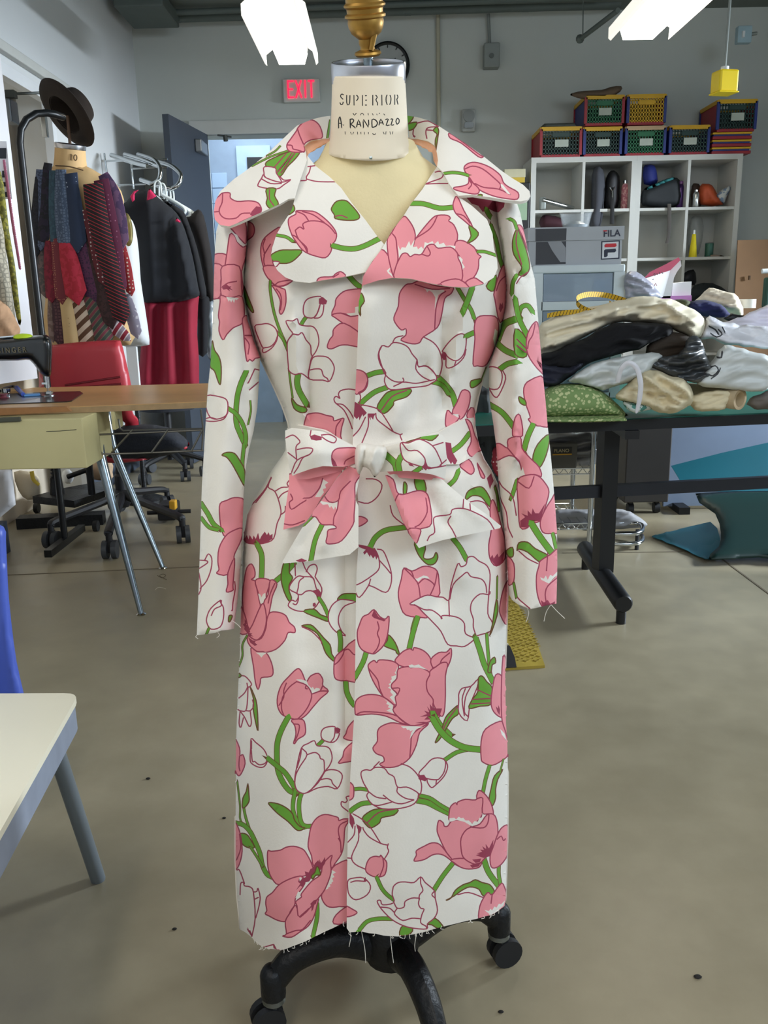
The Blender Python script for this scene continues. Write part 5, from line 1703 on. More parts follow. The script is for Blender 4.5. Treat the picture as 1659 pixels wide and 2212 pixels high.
# neck: a tapering oval column with the maker's stencil and the handwritten name strip
NL = np.array([(717, 165), (717, 200), (715, 260), (713, 298), (710, 318), (707, 332)], float)
NR = np.array([(875, 165), (877, 200), (880, 260), (882, 298), (886, 318), (889, 332)], float)
def ns(x, y):
    l = np.interp(y, NL[:, 1], NL[:, 0])
    r = np.interp(y, NR[:, 1], NR[:, 0])
    return np.clip(2 * (x - l) / (r - l) - 1, -1, 1)
nb = lambda y: np.interp(y, [165, 300, 345], [0.052, 0.056, 0.060])
nyc = lambda y: np.interp(y, [165, 345], [1.225, 1.235])
def T(spec):
    o = []
    for ln in spec.strip().splitlines():
        w, rest = ln.split(' ', 1)
        o.append(('k', [(690 + x * 220 / 1352., y * 220 / 1352.) for x, y in pts(rest)], float(w)))
    return o
neck_ops = T('''1.1 322,1262 300,1248 282,1265 285,1290 315,1318
1.1 272,1360 285,1388 308,1382 316,1350
1.1 362,1260 362,1360 375,1395
1.1 405,1265 402,1360 388,1392
1.0 458,1262 460,1400
1.1 490,1262 512,1285 508,1318 488,1338
1.0 572,1262 572,1405
1.1 605,1270 625,1270
1.1 608,1330 628,1330
1.1 605,1395 630,1395
1.1 708,1260 708,1400
1.1 745,1262 768,1290 750,1325 770,1365 768,1400
1.0 828,1258 830,1400
1.1 900,1258 886,1290 886,1350 902,1392
1.1 935,1262 950,1300 945,1360 930,1390
1.0 1000,1255 1000,1392
1.1 1030,1258 1043,1290 1028,1320 1043,1388
0.8 445,1500 465,1530 490,1500
0.7 548,1530 555,1505 575,1505 590,1530
0.7 645,1500 650,1530
0.7 700,1505 715,1530
0.7 760,1510 765,1530
0.7 790,1503 805,1503
0.7 850,1510 870,1530
0.7 340,1745 342,1785
0.7 412,1750 425,1785
0.7 455,1750 442,1785
0.7 505,1748 508,1785
0.7 550,1750 552,1782
0.7 595,1750 598,1785
0.7 650,1752 652,1780
0.9 705,1770 725,1790 745,1775
0.7 845,1748 860,1782
0.7 885,1745 880,1785
0.7 935,1745 945,1785
0.7 975,1745 970,1782
1.2 255,1700 255,1600 272,1548 288,1620 295,1690
1.1 258,1635 295,1640
1.2 320,1660 324,1664
1.3 410,1690 408,1580
1.3 405,1585 440,1580 455,1600 440,1630 415,1645 445,1670 475,1695
1.2 492,1690 520,1590 550,1680
1.1 500,1650 545,1650
1.2 585,1690 585,1585 650,1690 652,1590
1.3 700,1690 698,1590 740,1590 770,1630 750,1675 705,1692
1.2 790,1665 815,1580 850,1655
1.1 798,1632 842,1630
1.2 875,1590 915,1580 885,1665 925,1660
1.2 945,1585 975,1580 950,1660 990,1655
1.2 1030,1650 1015,1610 1035,1570 1058,1590 1055,1630 1030,1650
''')
nout = NL.tolist() + [(722, 339), (760, 345), (802, 348), (840, 346), (874, 340)] + NR.tolist()[::-1]
e = edge_pts(NL, NR, 168, 330, 8, (0.01, 0.04, 0.09, 0.15))
panel('neck', nout, lambda x, y: nyc(y) - nb(y) * prof(ns(x, y), 2.0), [M_NECK] * 6 + [M_BLK], neck_ops, 9, parent=form, back=lambda x, y: nyc(y) + nb(y) * prof(ns(x, y), 2.0), extra=e)
TL = rotx(math.radians(19))               # the neck plate leans forward
cc = P(796, 156, 1.225)
sc_ = (P(877, 156, 1.225) - P(716, 156, 1.225)).length / 2
MB().lathe(cc, [(sc_ * .995, -0.0125), (sc_, -0.012), (sc_, 0.0095), (sc_ * 0.985, 0.012), (sc_ * 0.94, 0.0118), (sc_ * .93, 0.009)], 48, TL @ Matrix.Diagonal((1, 1.0, 1)).to_3x3()).build('neck_cap', M_ALU, form, True)
p0_, p1_ = cc + TL @ Vector((0, 0, 0.008)), cc + TL @ Vector((0, 0, 0.034))
rod = MB().tube([p0_, p1_], 0.0058, 14)
for k in range(12):
    a = p0_.lerp(p1_, k / 12)
    rod.tube([a, a + (p1_ - p0_).normalized() * 0.0012], 0.0066, 12)
rod.build('threaded_rod', M_STEEL, form, True)
q = 0.0
fp = [(.004, .0), (.021, .002), (.0255, .006), (.024, .010), (.014, .014), (.013, .018), (.0155, .024), (.0155, .032), (.018, .034), (.0275, .042), (.032, .052), (.0335, .060), (.0325, .066), (.0375, .069), (.0375, .073), (.033, .076),
      (.0335, .083), (.0380, .087), (.0380, .090), (.0340, .094), (.034, .100), (.030, .104), (.024, .112), (.012, .118), (.002, .120)]
fp = [(a * 0.69, b * 0.66) for a, b in fp]
MB().lathe(cc + TL @ Vector((0, 0, 0.0170)), fp, 32, TL @ roty(math.radians(-3))).build('finial', M_BRASS, form, True)
lp = cc + TL @ Vector((0.004, -0.011, 0.026))
MB().tube([lp, lp + Vector((0.004, -0.004, 0.018))], [0.003, 0.0045], 10).build('finial_lever', M_BRASS, form, True)
MB().ball(P(801, 341, 1.170), 0.0022, 8).build('pin', M_STEEL, form, True)
seam = [P(x, y, 1.172 + 0.0000022 * (x - 802) ** 2 - 0.0015) for x, y in ((712, 318), (730, 332), (760, 341), (802, 345), (840, 342), (868, 333), (885, 320))]
# stand: pole, hub, four curved legs on casters
hub = Vector((-0.003, 1.272, 0.0))
MB().tube([hub + Vector((0, 0, 0.16)), hub + Vector((0, 0, 0.72))], 0.017, 16).build('pole', M_IRON, form, True)
MB().lathe(hub, [(.03, .075), (.045, .085), (.05, .11), (.046, .15), (.03, .175), (.02, .18)], 20).build('hub', M_IRON, form, True)
base_ang = math.atan2(-0.07, -0.20)
for k in range(4):
    w = base_ang + k * math.pi / 2
    d = Vector((math.cos(w), math.sin(w), 0))
    r = 0.21
    path = arc([hub + d * 0.03 + Vector((0, 0, .115)), hub + d * 0.10 + Vector((0, 0, .142)), hub + d * 0.17 + Vector((0, 0, .132)), hub + d * r + Vector((0, 0, .095))], 6)
    leg = MB().tube(path, [0.024 - 0.006 * i / (len(path) - 1) for i in range(len(path))], 10, sq=1.25)
    leg.tube([hub + d * r + Vector((0, 0, .070)), hub + d * r + Vector((0, 0, .112)), hub + d * r + Vector((0, 0, .122)), hub + d * r + Vector((0, 0, .127))], [0.021, .021, .016, .006], 14)
    lo = leg.build('leg', M_IRON, form, True)
    c = hub + d * r
    t = Vector((-d.y, d.x, 0)) if k % 2 else d
    h = c + t * 0.012
    MB().tube([c + Vector((0, 0, .070)), c + Vector((0, 0, .060)), c + Vector((0, 0, .057))], [.017, .020, .016], 14).bar(c + Vector((0, 0, .058)), h + Vector((0, 0, .030)), 0.03, 0.006, t).build('caster_fork', M_CAST, lo, True)
    s = Vector((-t.y, t.x, 0))
    for sgn in (-1, 1):
        MB().tube([h + Vector((0, 0, .028)) + s * sgn * .006, h + Vector((0, 0, .028)) + s * sgn * .018], .028, 20).build('caster_wheel', M_RUB, lo, True)

# ============================================================ LEFT SIDE OF THE ROOM
def ribbon(name, path, m, parent=None, thick=0.004, conv=0.25, tip=True, mats=None):
    """a flat strip along [(px,py,width px,Y)], slightly convex, with a pointed end"""
    p = np.array(path, float)
    t = np.linspace(0, 1, len(p))
    tt = np.linspace(0, 1, max(10, 4 * len(p)))
    q = np.stack([np.interp(tt, t, p[:, k]) for k in range(4)], 1)
    q[:, :2] = cr2(p[:, :2], False, 8)[np.linspace(0, 8 * (len(p) - 1), len(tt)).astype(int)] if len(p) > 2 else q[:, :2]
    vs, fs = [], []
    for i in range(len(q)):
        a, b_ = q[max(0, i - 1)], q[min(len(q) - 1, i + 1)]
        d = b_[:2] - a[:2]
        d /= np.linalg.norm(d) + 1e-9
        n = np.array([-d[1], d[0]])
        w = q[i, 2] / 2
        for f in (-1, -0.5, 0, 0.5, 1):
            x, y = q[i, :2] + n * w * f
            Y = q[i, 3] - (1 - f * f) * w / 430.0 * conv
            vs.append(P(x, y, Y))
    k = len(q)
    if tip:
        a, b_ = q[-2], q[-1]
        d = b_[:2] - a[:2]
        d /= np.linalg.norm(d) + 1e-9
        e = q[-1, :2] + d * q[-1, 2] * 0.62
        vs.append(P(e[0], e[1], q[-1, 3]))
    for i in range(k - 1):
        for j in range(4):
            fs.append((i * 5 + j, i * 5 + j + 1, (i + 1) * 5 + j + 1, (i + 1) * 5 + j))
    if tip:
        for j in range(4):
            fs.append(((k - 1) * 5 + j, (k - 1) * 5 + j + 1, k * 5))
    nv = len(vs)
    vs2 = vs + [v + Vector((0, thick, 0)) for v in vs]
    fs2 = fs + [tuple(reversed([nv + i for i in f])) for f in fs]
    cnt = {}
    for f in fs:
        for i in range(len(f)):
            e = (f[i], f[(i + 1) % len(f)])
            cnt[tuple(sorted(e))] = cnt.get(tuple(sorted(e)), []) + [e]
    for v in cnt.values():
        if len(v) == 1:
            a, b_ = v[0]
            fs2.append((b_, a, a + nv, b_ + nv))
    return MB().add(vs2, fs2).build(name, m, parent, True)

# ---- near table, cream top with a blue-grey apron, on splayed tube legs
M_CREAMTOP = mat('cream_laminate', '#f3edd6', 0.4, var=0.02, scale=3)
M_APRON = mat('blue_grey_apron', '#8e97a8', 0.5, var=0.12, scale=14)
M_LEGG = mat('grey_enamel', '#7b868f', 0.4, 0.3, var=0.05)
zt_ = 0.47
ca = PZ(171, 1497, zt_)
cb = PZ(-40, 1866, zt_)
cdir = (cb - ca).normalized()
bdir = (PZ(-40, 1498, zt_) - ca).normalized()
nt_ = thing('school_table', (ca.x, ca.y, 0), 'cream topped table with blue-grey apron and tube legs beside the blue chair', 'table')
Lr, Lb = 1.3, 1.0
c0, c1, c2, c3 = ca, ca + bdir * Lb, ca + bdir * Lb + cdir * Lr, ca + cdir * Lr
def rounded(c, r, n=5):
    out = []
    k = len(c)
    for i in range(k):
        a, b_, d = c[i - 1], c[i], c[(i + 1) % k]
        u, v = (a - b_).normalized() * r, (d - b_).normalized() * r
        for j in range(n):
            t = j / (n - 1)
            out.append((b_ + u) * (1 - t) ** 2 + b_ * 2 * t * (1 - t) + (b_ + v) * t * t)
    return out
rc = rounded([c0, c1, c2, c3], 0.03)
MB().prism(rc, (0, 0, -0.012)).build('table_top', M_CREAMTOP, nt_)
MB().prism([p - Vector((0, 0, .012)) for p in rounded([c0 + (c2 - c0).normalized() * .004, c1, c2, c3], 0.03)], (0, 0, -0.052)).build('apron', M_APRON, nt_)
for cc_, out_ in ((c0, 1), (c1, 1), (c2, 1), (c3, 1)):
    inn = ((c0 + c2) / 2 - cc_).normalized()
    top = cc_ + inn * 0.14 - Vector((0, 0, .05))
    foot = cc_ + inn * 0.03
    if cc_ is c0:
        top, foot = PZ(116, 1606, zt_ - .045), PZ(212, 1900, 0)
    MB().tube([top, Vector((foot.x, foot.y, 0.002))], 0.0155, 16).build('leg', M_LEGG, nt_, True)

# ---- blue shell chair at the frame edge
M_BLUE = mat('blue_plastic', '#4a62c4', 0.45, var=0.04, scale=4)
bc = thing('plastic_chair', PZ(-60, 1800, 0), 'blue moulded plastic chair pushed up to the cream topped table', 'chair')
puff('backrest', [(-230, 1150), (-180, 1128), (-40, 1126), (8, 1138), (13, 1170), (17, 1260), (24, 1340), (36, 1430), (52, 1500), (66, 1570), (40, 1600), (-230, 1600)], 1.78, 0.03, M_BLUE, bc, 14, bb=0.012, edge=20)
sz = P(-60, 1590, 1.70).z
MB().box((P(-330, 1600, 1.62).x, 1.62, sz), (0.40, 0.34, 0.03), bev=0.012).build('seat', M_BLUE, bc, True)
sx_ = P(-330, 1600, 1.62).x
for ax, ay in ((-.16, -.14), (.16, -.14), (-.16, .14), (.16, .14)):
    MB().tube([(sx_ + ax, 1.62 + ay, sz - .01), (sx_ + ax * 1.2, 1.62 + ay * 1.2, 0.002)], 0.011, 12).build('leg', M_CHROME, bc, True)

# ---- sewing table
M_BEECH = mat('beech_laminate', '#c69c66', 0.35, var=0.08, scale=6)
M_EDGE = mat('raw_ply_edge', '#a88a62', 0.7, var=0.12, scale=30)
M_BROWN = mat('brown_edge', '#9a6a3c', 0.6, var=0.1, scale=30)
M_CRMW = mat('cream_painted_wood', '#cabf8c', 0.6, var=0.05, scale=5)
zs = 0.82
a0, a1 = PZ(-120, 889, zs), PZ(446, 867, zs)
b1, b0 = PZ(452, 828, zs), PZ(0, 839, zs)
b0 = b1 + (b0 - b1) * ((b1.x + 1.80) / (b1.x - b0.x))
stt = thing('sewing_table', (PZ(250, 885, zs).x, 3.6, 0), 'beech topped sewing table with tapered chrome legs and a wire rack below', 'table')
MB().prism([a0, a1, b1, b0], (0, 0, -0.003)).build('table_top', M_BEECH, stt)
MB().prism([v + Vector((0, 0, -.003)) for v in (a0, a1, b1, b0)], (0, 0, -0.022)).build('core', M_EDGE, stt)
MB().prism([P(-60, 884, a0.y - 0.012), P(143, 878.5, 3.20), P(153, 889, 3.20), P(-60, 900, a0.y - 0.012)], (0, 0.02, 0)).build('front_strip', M_BROWN, stt)
yd = 3.14
dbx = stt
bx0, bx1 = P(-80, 905, yd).x, P(176, 895, yd).x
zt2, zb2 = zs - 0.026, P(100, 1013, yd).z
MB().box(((bx0 + bx1) / 2, yd + .16, (zt2 + zb2) / 2), (bx1 - bx0, 0.32, zt2 - zb2), bev=0.004).build('drawer', M_CRMW, stt)
dh = P(10, 907, yd - .004)
MB().box(dh, (0.12, 0.012, 0.018), roty(-0.03), bev=0.004).build('pull_slot', mat('dark_slot', '#4a4a3c', 0.7), stt)
MB().tube([P(100, 932, yd - .001), P(130, 931, yd - .001), P(165, 928, yd - .001)], 0.0012, 5).build('scratch', mat('dark_slot', ''), stt)
def tleg(tp, mid, ft):
    f = PZ(*ft, 0.0)
    t_ = P(*tp, f.y + 0.16)
    m_ = P(*mid, f.y + 0.14)
    o = MB().tube([t_, m_, Vector((f.x, f.y, .006))], [0.019, 0.021, 0.011], 14)
    o.build('leg', mat('tapered_steel', '#8d979d', 0.25, 1.0, var=0.1), stt, True)
    MB().lathe((f.x, f.y, 0), [(.018, 0), (.02, .003), (.012, .008)], 14).build('foot_glide', M_CHROME, stt, True)
tleg((203, 890), (216, 982), (305, 1328))
tleg((228, 890), (243, 965), (352, 1228))
for y_ in (2.95, 3.75):
    MB().tube([(-1.50 if y_ < 3 else -1.80, y_ + .1, zs - .03), (-1.52 if y_ < 3 else -1.84, y_, .004)], [.021, .011], 12).build('leg', mat('tapered_steel', ''), stt, True)
rk = MB()
Yw = 3.32
for p_ in ([(209, 939), (300, 935), (439, 929)], [(214, 972), (222, 981), (300, 979), (439, 973)], [(287, 928), (241, 978)], [(363, 928), (327, 978)], [(434, 884), (439, 928), (437, 965), (436, 973)], [(437, 929), (413, 975)],
           [(256, 905), (259, 924), (266, 930), (330, 928), (439, 926)]):
    rk.tube([P(x, y, Yw + 0.001 * i) for i, (x, y) in enumerate(p_)], 0.004, 7)
rk.build('wire_rack', mat('dull_wire', '#6f6d66', 0.4, 0.8), stt, True)
MB().box(P(253, 905, 3.36), (0.012, 0.10, 0.07)).build('rack_bracket', M_CRMW, stt)

# ---- sewing machine on it
M_MACH = mat('black_enamel', '#111214', 0.28, var=0.05, coat=0.3)
Ym = 3.62
sm = thing('sewing_machine', PZ(40, 860, zs), 'black vintage sewing machine with lime green cap on the beech sewing table', 'sewing machine')
bedp = [PZ(x, y, zs + 0.004) for x, y in ((-90, 875), (144, 867), (155, 865), (179, 849), (173, 845), (83, 847), (-90, 856))]
MB().prism(bedp, (0, 0, -0.006)).build('bed_plate', M_MACH, sm)
hd = [(-120, 742), (0, 733), (60, 726), (94, 723), (106, 727), (113, 745), (112, 790), (109, 812), (94, 813), (80, 797), (64, 778), (40, 779), (-40, 781), (-120, 783)]
puff('arm', hd, Ym, 0.055, M_MACH, sm, 6, edge=14, round_=2)
MB().prism([P(x, y, Ym + .06) for x, y in ((-120, 742), (-60, 740), (-60, 862), (-120, 866))], (0, -0.12, 0)).build('pillar', M_MACH, sm)
MB().ball(P(50, 728, Ym - 0.01), 0.041, 14, (1.0, 0.7, 0.36)).build('lime_cap', mat('lime_plastic', '#c9e62a', 0.35), sm, True)
MB().tube([P(-40, 733, Ym), P(30, 727, Ym)], 0.006, 8).build('spool_rod', M_CHROME, sm, True)
MB().tube([P(100, 812, Ym), P(103, 838, Ym)], 0.009, 12).tube([P(103, 838, Ym), P(104, 850, Ym)], 0.003, 8).box(P(107, 848, Ym), (0.022, 0.02, 0.01)).box(P(97, 828, Ym - .01), (0.022, .012, .008)).build('needle_bar', M_CHROME, sm, True)
MB().lathe(PZ(103, 854, zs + .005), [(.03, 0), (.03, .002)], 18).build('needle_plate', M_CHROME, sm)
def text(name, s, size, M, m, parent, ext=0.0006):
    cu = bpy.data.curves.new(name, 'FONT')
    cu.body = s
    cu.size = size
    cu.extrude = ext
    cu.offset = size * 0.012
    ob = bpy.data.objects.new(name, cu)
    COL.objects.link(ob)
    me = bpy.data.meshes.new_from_object(ob.evaluated_get(bpy.context.evaluated_depsgraph_get()))
    bpy.data.objects.remove(ob)
    me.transform(M)
    me.materials.clear()
    me.materials.append(m)
    return link_mesh(name, me, parent)
def facing(p, yaw=0.0, tilt=0.0, sx=1.0):
    return Matrix.Translation(p) @ Matrix.Rotation(yaw, 4, 'Z') @ Matrix.Rotation(math.radians(90), 4, 'X') @ Matrix.Rotation(tilt, 4, 'Z') @ Matrix.Diagonal((sx, 1, 1, 1))
text('brand_lettering', 'S I N G E R', 0.030, facing(P(-4, 763, Ym - 0.0585), 0, 0.02, 0.82), mat('dull_gold_decal', '#6f664c', 0.5), sm)
# odds and ends on the bed
sc1 = thing('thread_snips', PZ(25, 850, zs + .01), 'dark thread snips with blue tips lying beside the sewing machine', 'snips')
MB().tube(arc([PZ(-5, 846, zs + .012), PZ(12, 838, zs + .02), PZ(30, 835, zs + .02), PZ(42, 845, zs + .012)], 5), 0.006, 8).build('handle', mat('dark_plastic', '#33333a', 0.4), sc1, True)
MB().tube([PZ(36, 838, zs + .016), PZ(50, 852, zs + .012)], [0.011, 0.009], 10).build('blue_grip', mat('blue_clip', '#3d58b8', 0.4), sc1, True)
tag(MB().box(PZ(69, 853, zs + .008), (0.065, 0.05, 0.008), rotz(0.4), bev=0.003).build('chalk', mat('blue_chalk', '#5f95cf', 0.7)), 'small blue tailor chalk lying on the machine bed plate', 'chalk')
bob = thing('bobbin', PZ(8, 860, zs + .008), 'dark red bobbin of thread beside the snips on the machine bed', 'bobbin')
MB().lathe(PZ(8, 860, zs + .005), [(.02, 0), (.02, .003), (.012, .004), (.012, .014), (.02, .015), (.02, .018)], 14).build('spool', mat('dull_red_thread', '#7d3440', 0.6), bob, True)
MB().lathe(PZ(12, 848, zs + .005), [(.022, 0), (.022, .018)], 14).build('case', M_CHROME, bob, True)

# ---- red task chair behind the sewing table
M_REDP = mat('red_plastic', '#b5343f', 0.4, var=0.05, scale=4)
M_SEAT = mat('charcoal_upholstery', '#23262e', 0.85, var=0.12, scale=40, bump=0.1, bscale=120)
M_BLKP = mat('black_plastic', '#15161a', 0.5, var=0.08)
ch = thing('task_chair', PZ(268, 1130, 0), 'red backed task chair with charcoal seat on a five star caster base', 'chair')
puff('backrest', [(86, 768), (96, 750), (140, 742), (200, 737), (252, 735), (262, 740), (270, 770), (280, 815), (287, 860), (280, 885), (100, 880), (84, 830)], 4.32, 0.05, M_REDP, ch, 9, bb=0.02, edge=22)
for g in ([(141, 832), (200, 823), (260, 814)], [(190, 836), (230, 832), (262, 829)]):
    MB().tube([P(x, y, 4.265) for x, y in g], 0.005, 6).build('groove', mat('dark_red_groove', '#7c1f28', 0.5), ch)
MB().tube(arc([P(268, 880, 4.34), P(275, 900, 4.36), P(285, 915, 4.40), P(275, 960, 4.45)], 5), 0.035, 10, sq=0.6).build('back_support', M_REDP, ch, True)
puff('seat', [(222, 968), (232, 930), (262, 919), (310, 916), (362, 923), (398, 944), (406, 958), (398, 972), (360, 984), (300, 994), (240, 996), (224, 986)], 4.45, 0.17, M_SEAT, ch, 8, bb=0.2, edge=22)
puff('seat_shell', [(205, 985), (230, 978), (300, 988), (385, 968), (408, 955), (402, 970), (355, 984), (290, 998), (232, 1000)], 4.46, 0.14, M_REDP, ch, 8, bb=0.16, edge=12)
hubc = PZ(270, 1128, 0)
hubc.z = 0
MB().tube([hubc + Vector((0, 0, .10)), hubc + Vector((0, 0, .27)), hubc + Vector((0, 0, .28)), hubc + Vector((0, 0, P(255, 985, hubc.y).z - hubc.z + 0.0))], [0.034, 0.034, 0.024, 0.024], 16).build('gas_column', M_BLKP, ch, True)
cs_ = [PZ(115, 1184, 0), PZ(240, 1206, 0), PZ(397, 1172, 0)]
cs_ += [hubc + Vector((.18, .27, 0)), hubc + Vector((-.12, .27, 0))]
def starleg(root, hub_, c, r=0.045):
    c = Vector((c.x, c.y, 0))
    d = (c - hub_).normalized()
    up = Vector((0, 0, 1))
    path = arc([hub_ + d * .03 + up * .17, hub_ + d * .12 + up * .155, c - d * .05 + up * .135, c + up * .118], 5)
    lo = MB().tube(path, [0.030 - 0.010 * i / (len(path) - 1) for i in range(len(path))], 8, sq=0.8).tube([c + up * .07, c + up * .13], 0.016, 10).build('base_leg', M_BLKP, root, True)
    s = Vector((-d.y, d.x, 0)) * 0.5 + Vector((0.9, 0, 0))
    s.normalize()
    for sg in (-1, 1):
        MB().tube([c + up * r + s * sg * .010, c + up * r + s * sg * .034], r, 20).build('caster_wheel', mat('grey_caster', '#3a3d41', 0.5), lo, True)
    MB().box(c + up * .06, (.03, .03, .06)).build('caster_fork', M_BLKP, lo)
for c in cs_:
    starleg(ch, hubc, c)
MB().lathe(hubc, [(.03, .09), (.05, .12), (.055, .17), (.04, .19)], 16).build('base_hub', M_BLKP, ch, True)
# second chair base further back
h2 = Vector((-1.50, 6.0, 0))
ch2 = thing('caster_stool', h2, 'dark stool on caster base standing behind the red task chair', 'stool')
for c in (Vector((-1.62, 5.72, 0)), Vector((-1.36, 5.80, 0)), h2 + Vector((-.2, .16, 0)), h2 + Vector((.06, .26, 0)), h2 + Vector((.24, -.02, 0))):
    starleg(ch2, h2, c, 0.036)
MB().tube([h2 + Vector((0, 0, .12)), h2 + Vector((0, 0, .50))], 0.025, 12).build('gas_column', M_BLKP, ch2, True)
MB().lathe(h2, [(.05, .47), (.19, .475), (.20, .50), (.19, .53), (.15, .545)], 24).build('seat', M_SEAT, ch2, True)

# ---- black cast stand under the table
YT = 4.72
tf = thing('dress_form', (P(165, 745, YT).x, YT, 0), 'tan size ten dress form covered in hanging neckties, on a black cast iron stand', 'dress form')
bs = tf
pz = 0.20
MB().prism([P(x, y, Y) for x, y, Y in ((70, 1072, 4.7), (132, 1055, 4.9), (226, 1038, 5.1), (226, 1060, 4.9), (160, 1082, 4.6), (130, 1078, 4.6))], (0, 0, -0.04)).build('platform', M_IRON, bs)
pp = P(124, 1068, 4.75)
tb_ = MB().tube([pp, pp + Vector((0, 0, .10))], [0.040, 0.032], 14).tube([pp + Vector((0, 0, .1)), pp + Vector((0, 0, .62))], 0.018, 12)
for k in range(14):
    tb_.tube([pp + Vector((0, 0, .1 + k * .02)), pp + Vector((0, 0, .108 + k * .02))], 0.026, 12)
tb_.build('threaded_post', M_IRON, bs, True)
MB().tube([P(146, 1030, 4.75), P(188, 1015, 4.75)], 0.014, 10).build('lever', M_IRON, bs, True)
MB().bar(PZ(40, 1128, 0.03), PZ(225, 1118, 0.03), 0.10, 0.06).build('floor_beam', M_IRON, bs)
for x, y in ((88, 1092), (215, 1130)):
    c = PZ(x, y, 0.03)
    MB().tube([c + Vector((-.012, -.06, 0)), c + Vector((.012, -.06, 0))], 0.03, 14).build('wheel', M_RUB, bs, True)
fl = thing('foot_lever', PZ(375, 1106, 0.0), 'black foot lever with yellow tip behind the chair base', 'lever')
MB().tube([PZ(318, 1108, .05), PZ(412, 1104, .05)], 0.012, 8).box(PZ(365, 1102, .06), (.10, .14, .09), bev=0.01).build('bar', M_BLKP, fl)
MB().box(PZ(374, 1090, .13), (.035, .05, .05), bev=0.006).build('tip', mat('amber_plastic', '#d6a02a', 0.5), fl)

# ---- cartons and cloth under and beside the table
tag(puff('shopping_bag', [(-30, 1005), (26, 1012), (30, 1050), (34, 1090), (0, 1118), (-30, 1130)], 4.3, 0.06, mat('white_carton', '#d3d2d4', 0.7), None, 10, bb=0.3, edge=10, round_=1), 'white paper bag standing on the floor under the sewing table drawer', 'bag')
struct(MB().box((XL - 0.09, 3.7, 0.08), (0.14, 0.9, 0.16)).build('baseboard_recess', mat('blue_grey_base', '')))
tag(puff('cloth_bundle', [(30, 1020), (60, 1018), (84, 1030), (90, 1070), (60, 1080), (40, 1060)], 4.8, 0.05, mat('cream_cloth', '#d9cdb4', 0.85), None, 8, bb=0.06), 'cream cloth bundle hanging low behind the black stand', 'cloth')
tag(ribbon('strap', [(68, 1018, 9, 4.7), (72, 1036, 8, 4.7), (84, 1048, 6, 4.7)], mat('yellow_strap', '#cdb23a', 0.6), tip=False), 'yellow strap hanging from the cream cloth bundle', 'strap')
tag(puff('tissue_paper', [(135, 1018), (150, 1014), (160, 1030), (152, 1045), (136, 1040)], 5.0, 0.03, M_WHITEP, None, 6), 'white crumpled tissue behind the black threaded post', 'paper')
tag(puff('paper_bag', [(188, 1004), (240, 996), (243, 1020), (240, 1036), (190, 1034)], 4.95, 0.04, mat('tan_kraft', '#b79c80', 0.7), None, 8), 'tan paper bag standing behind the red chair column', 'bag')

# ---- tan dress form wearing a fan of neckties, with a fedora
M_TANF = mat('tan_canvas', '#c9a877', 0.75, var=0.06, scale=12)
YT = 4.72
puff('torso', [(122, 356), (150, 352), (184, 358), (214, 374), (250, 396), (268, 432), (262, 480), (252, 540), (258, 600), (282, 690), (282, 745), (108, 745), (98, 650), (92, 560), (84, 480), (84, 420), (104, 370)], YT, 0.13, M_TANF, tf, 10, edge=70)
nc = P(152, 345, YT)
TN = roty(math.radians(8)) @ rotx(math.radians(8))
MB().lathe(nc, [(.092, -.06), (.084, -.04), (.078, 0), (.074, .055)], 28, TN).build('neck', mat('tan_neck', '#d9b37e', 0.7), tf, True)
MB().lathe(nc + TN @ Vector((0, 0, .055)), [(.076, -.004), (.078, .0), (.078, .018), (.07, .022)], 28, TN).build('neck_cap', M_ALU, tf, True)
text('size_number', '10', 0.042, facing(nc + Vector((0.018, -0.079, -0.012)), 0.22, -0.12), mat('faded_ink', '#6b5138', 0.8), tf)
MB().tube([nc + TN @ Vector((0, 0, .07)), P(146, 250, YT)], 0.008, 8).build('rod', mat('rusty_rod', '#5f4532', 0.6), tf)
MB().tube([P(165, 745, YT), Vector((P(165, 745, YT).x, YT, 0.16))], 0.02, 12).build('pole', M_IRON, tf, True)
MB().tube(arc([P(120, 358, YT - .10), P(150, 360, YT - .13), P(180, 368, YT - .12)], 5), 0.003, 6).build('neck_cord', mat('faded_ink', ''), tf)
M_FELT = mat('brown_felt', '#2a211b', 0.95, var=0.1, scale=30, bump=0.1, bscale=200)
hat = thing('fedora', P(142, 250, YT), 'dark brown felt fedora tilted over the tan dress form neck', 'hat')
ax = Vector((0.63, 0.50, 0.56)).normalized()
u = ax.cross(Vector((0, 0, 1))).normalized()
v = ax.cross(u).normalized()
MH = Matrix((u, v, ax)).transposed()
hc = P(140, 248, YT)
MB().lathe(hc, [(.108, -.004), (.150, -.006), (.188, .004), (.196, .014), (.192, .018), (.150, .004), (.112, .004), (.108, -.004)], 36, MH @ Matrix.Diagonal((1.08, .92, 1)).to_3x3(), cap=(False, False)).build('brim', M_FELT, hat, True)
MB().lathe(hc, [(.090, .085), (.104, .03), (.106, .004), (.112, .0), (.112, .03), (.106, .08), (.095, .108), (.06, .115), (.02, .098), (.002, .094)], 32, MH @ Matrix.Diagonal((1.08, .90, 1)).to_3x3(), cap=(False, True)).build('crown', M_FELT, hat, True)
MB().lathe(hc, [(.1135, .004), (.1145, .006), (.1140, .028), (.1130, .030)], 32, MH @ Matrix.Diagonal((1.08, .90, 1)).to_3x3(), cap=(False, False)).build('hat_band', mat('black_ribbon', '#14100e', 0.7), hat, True)

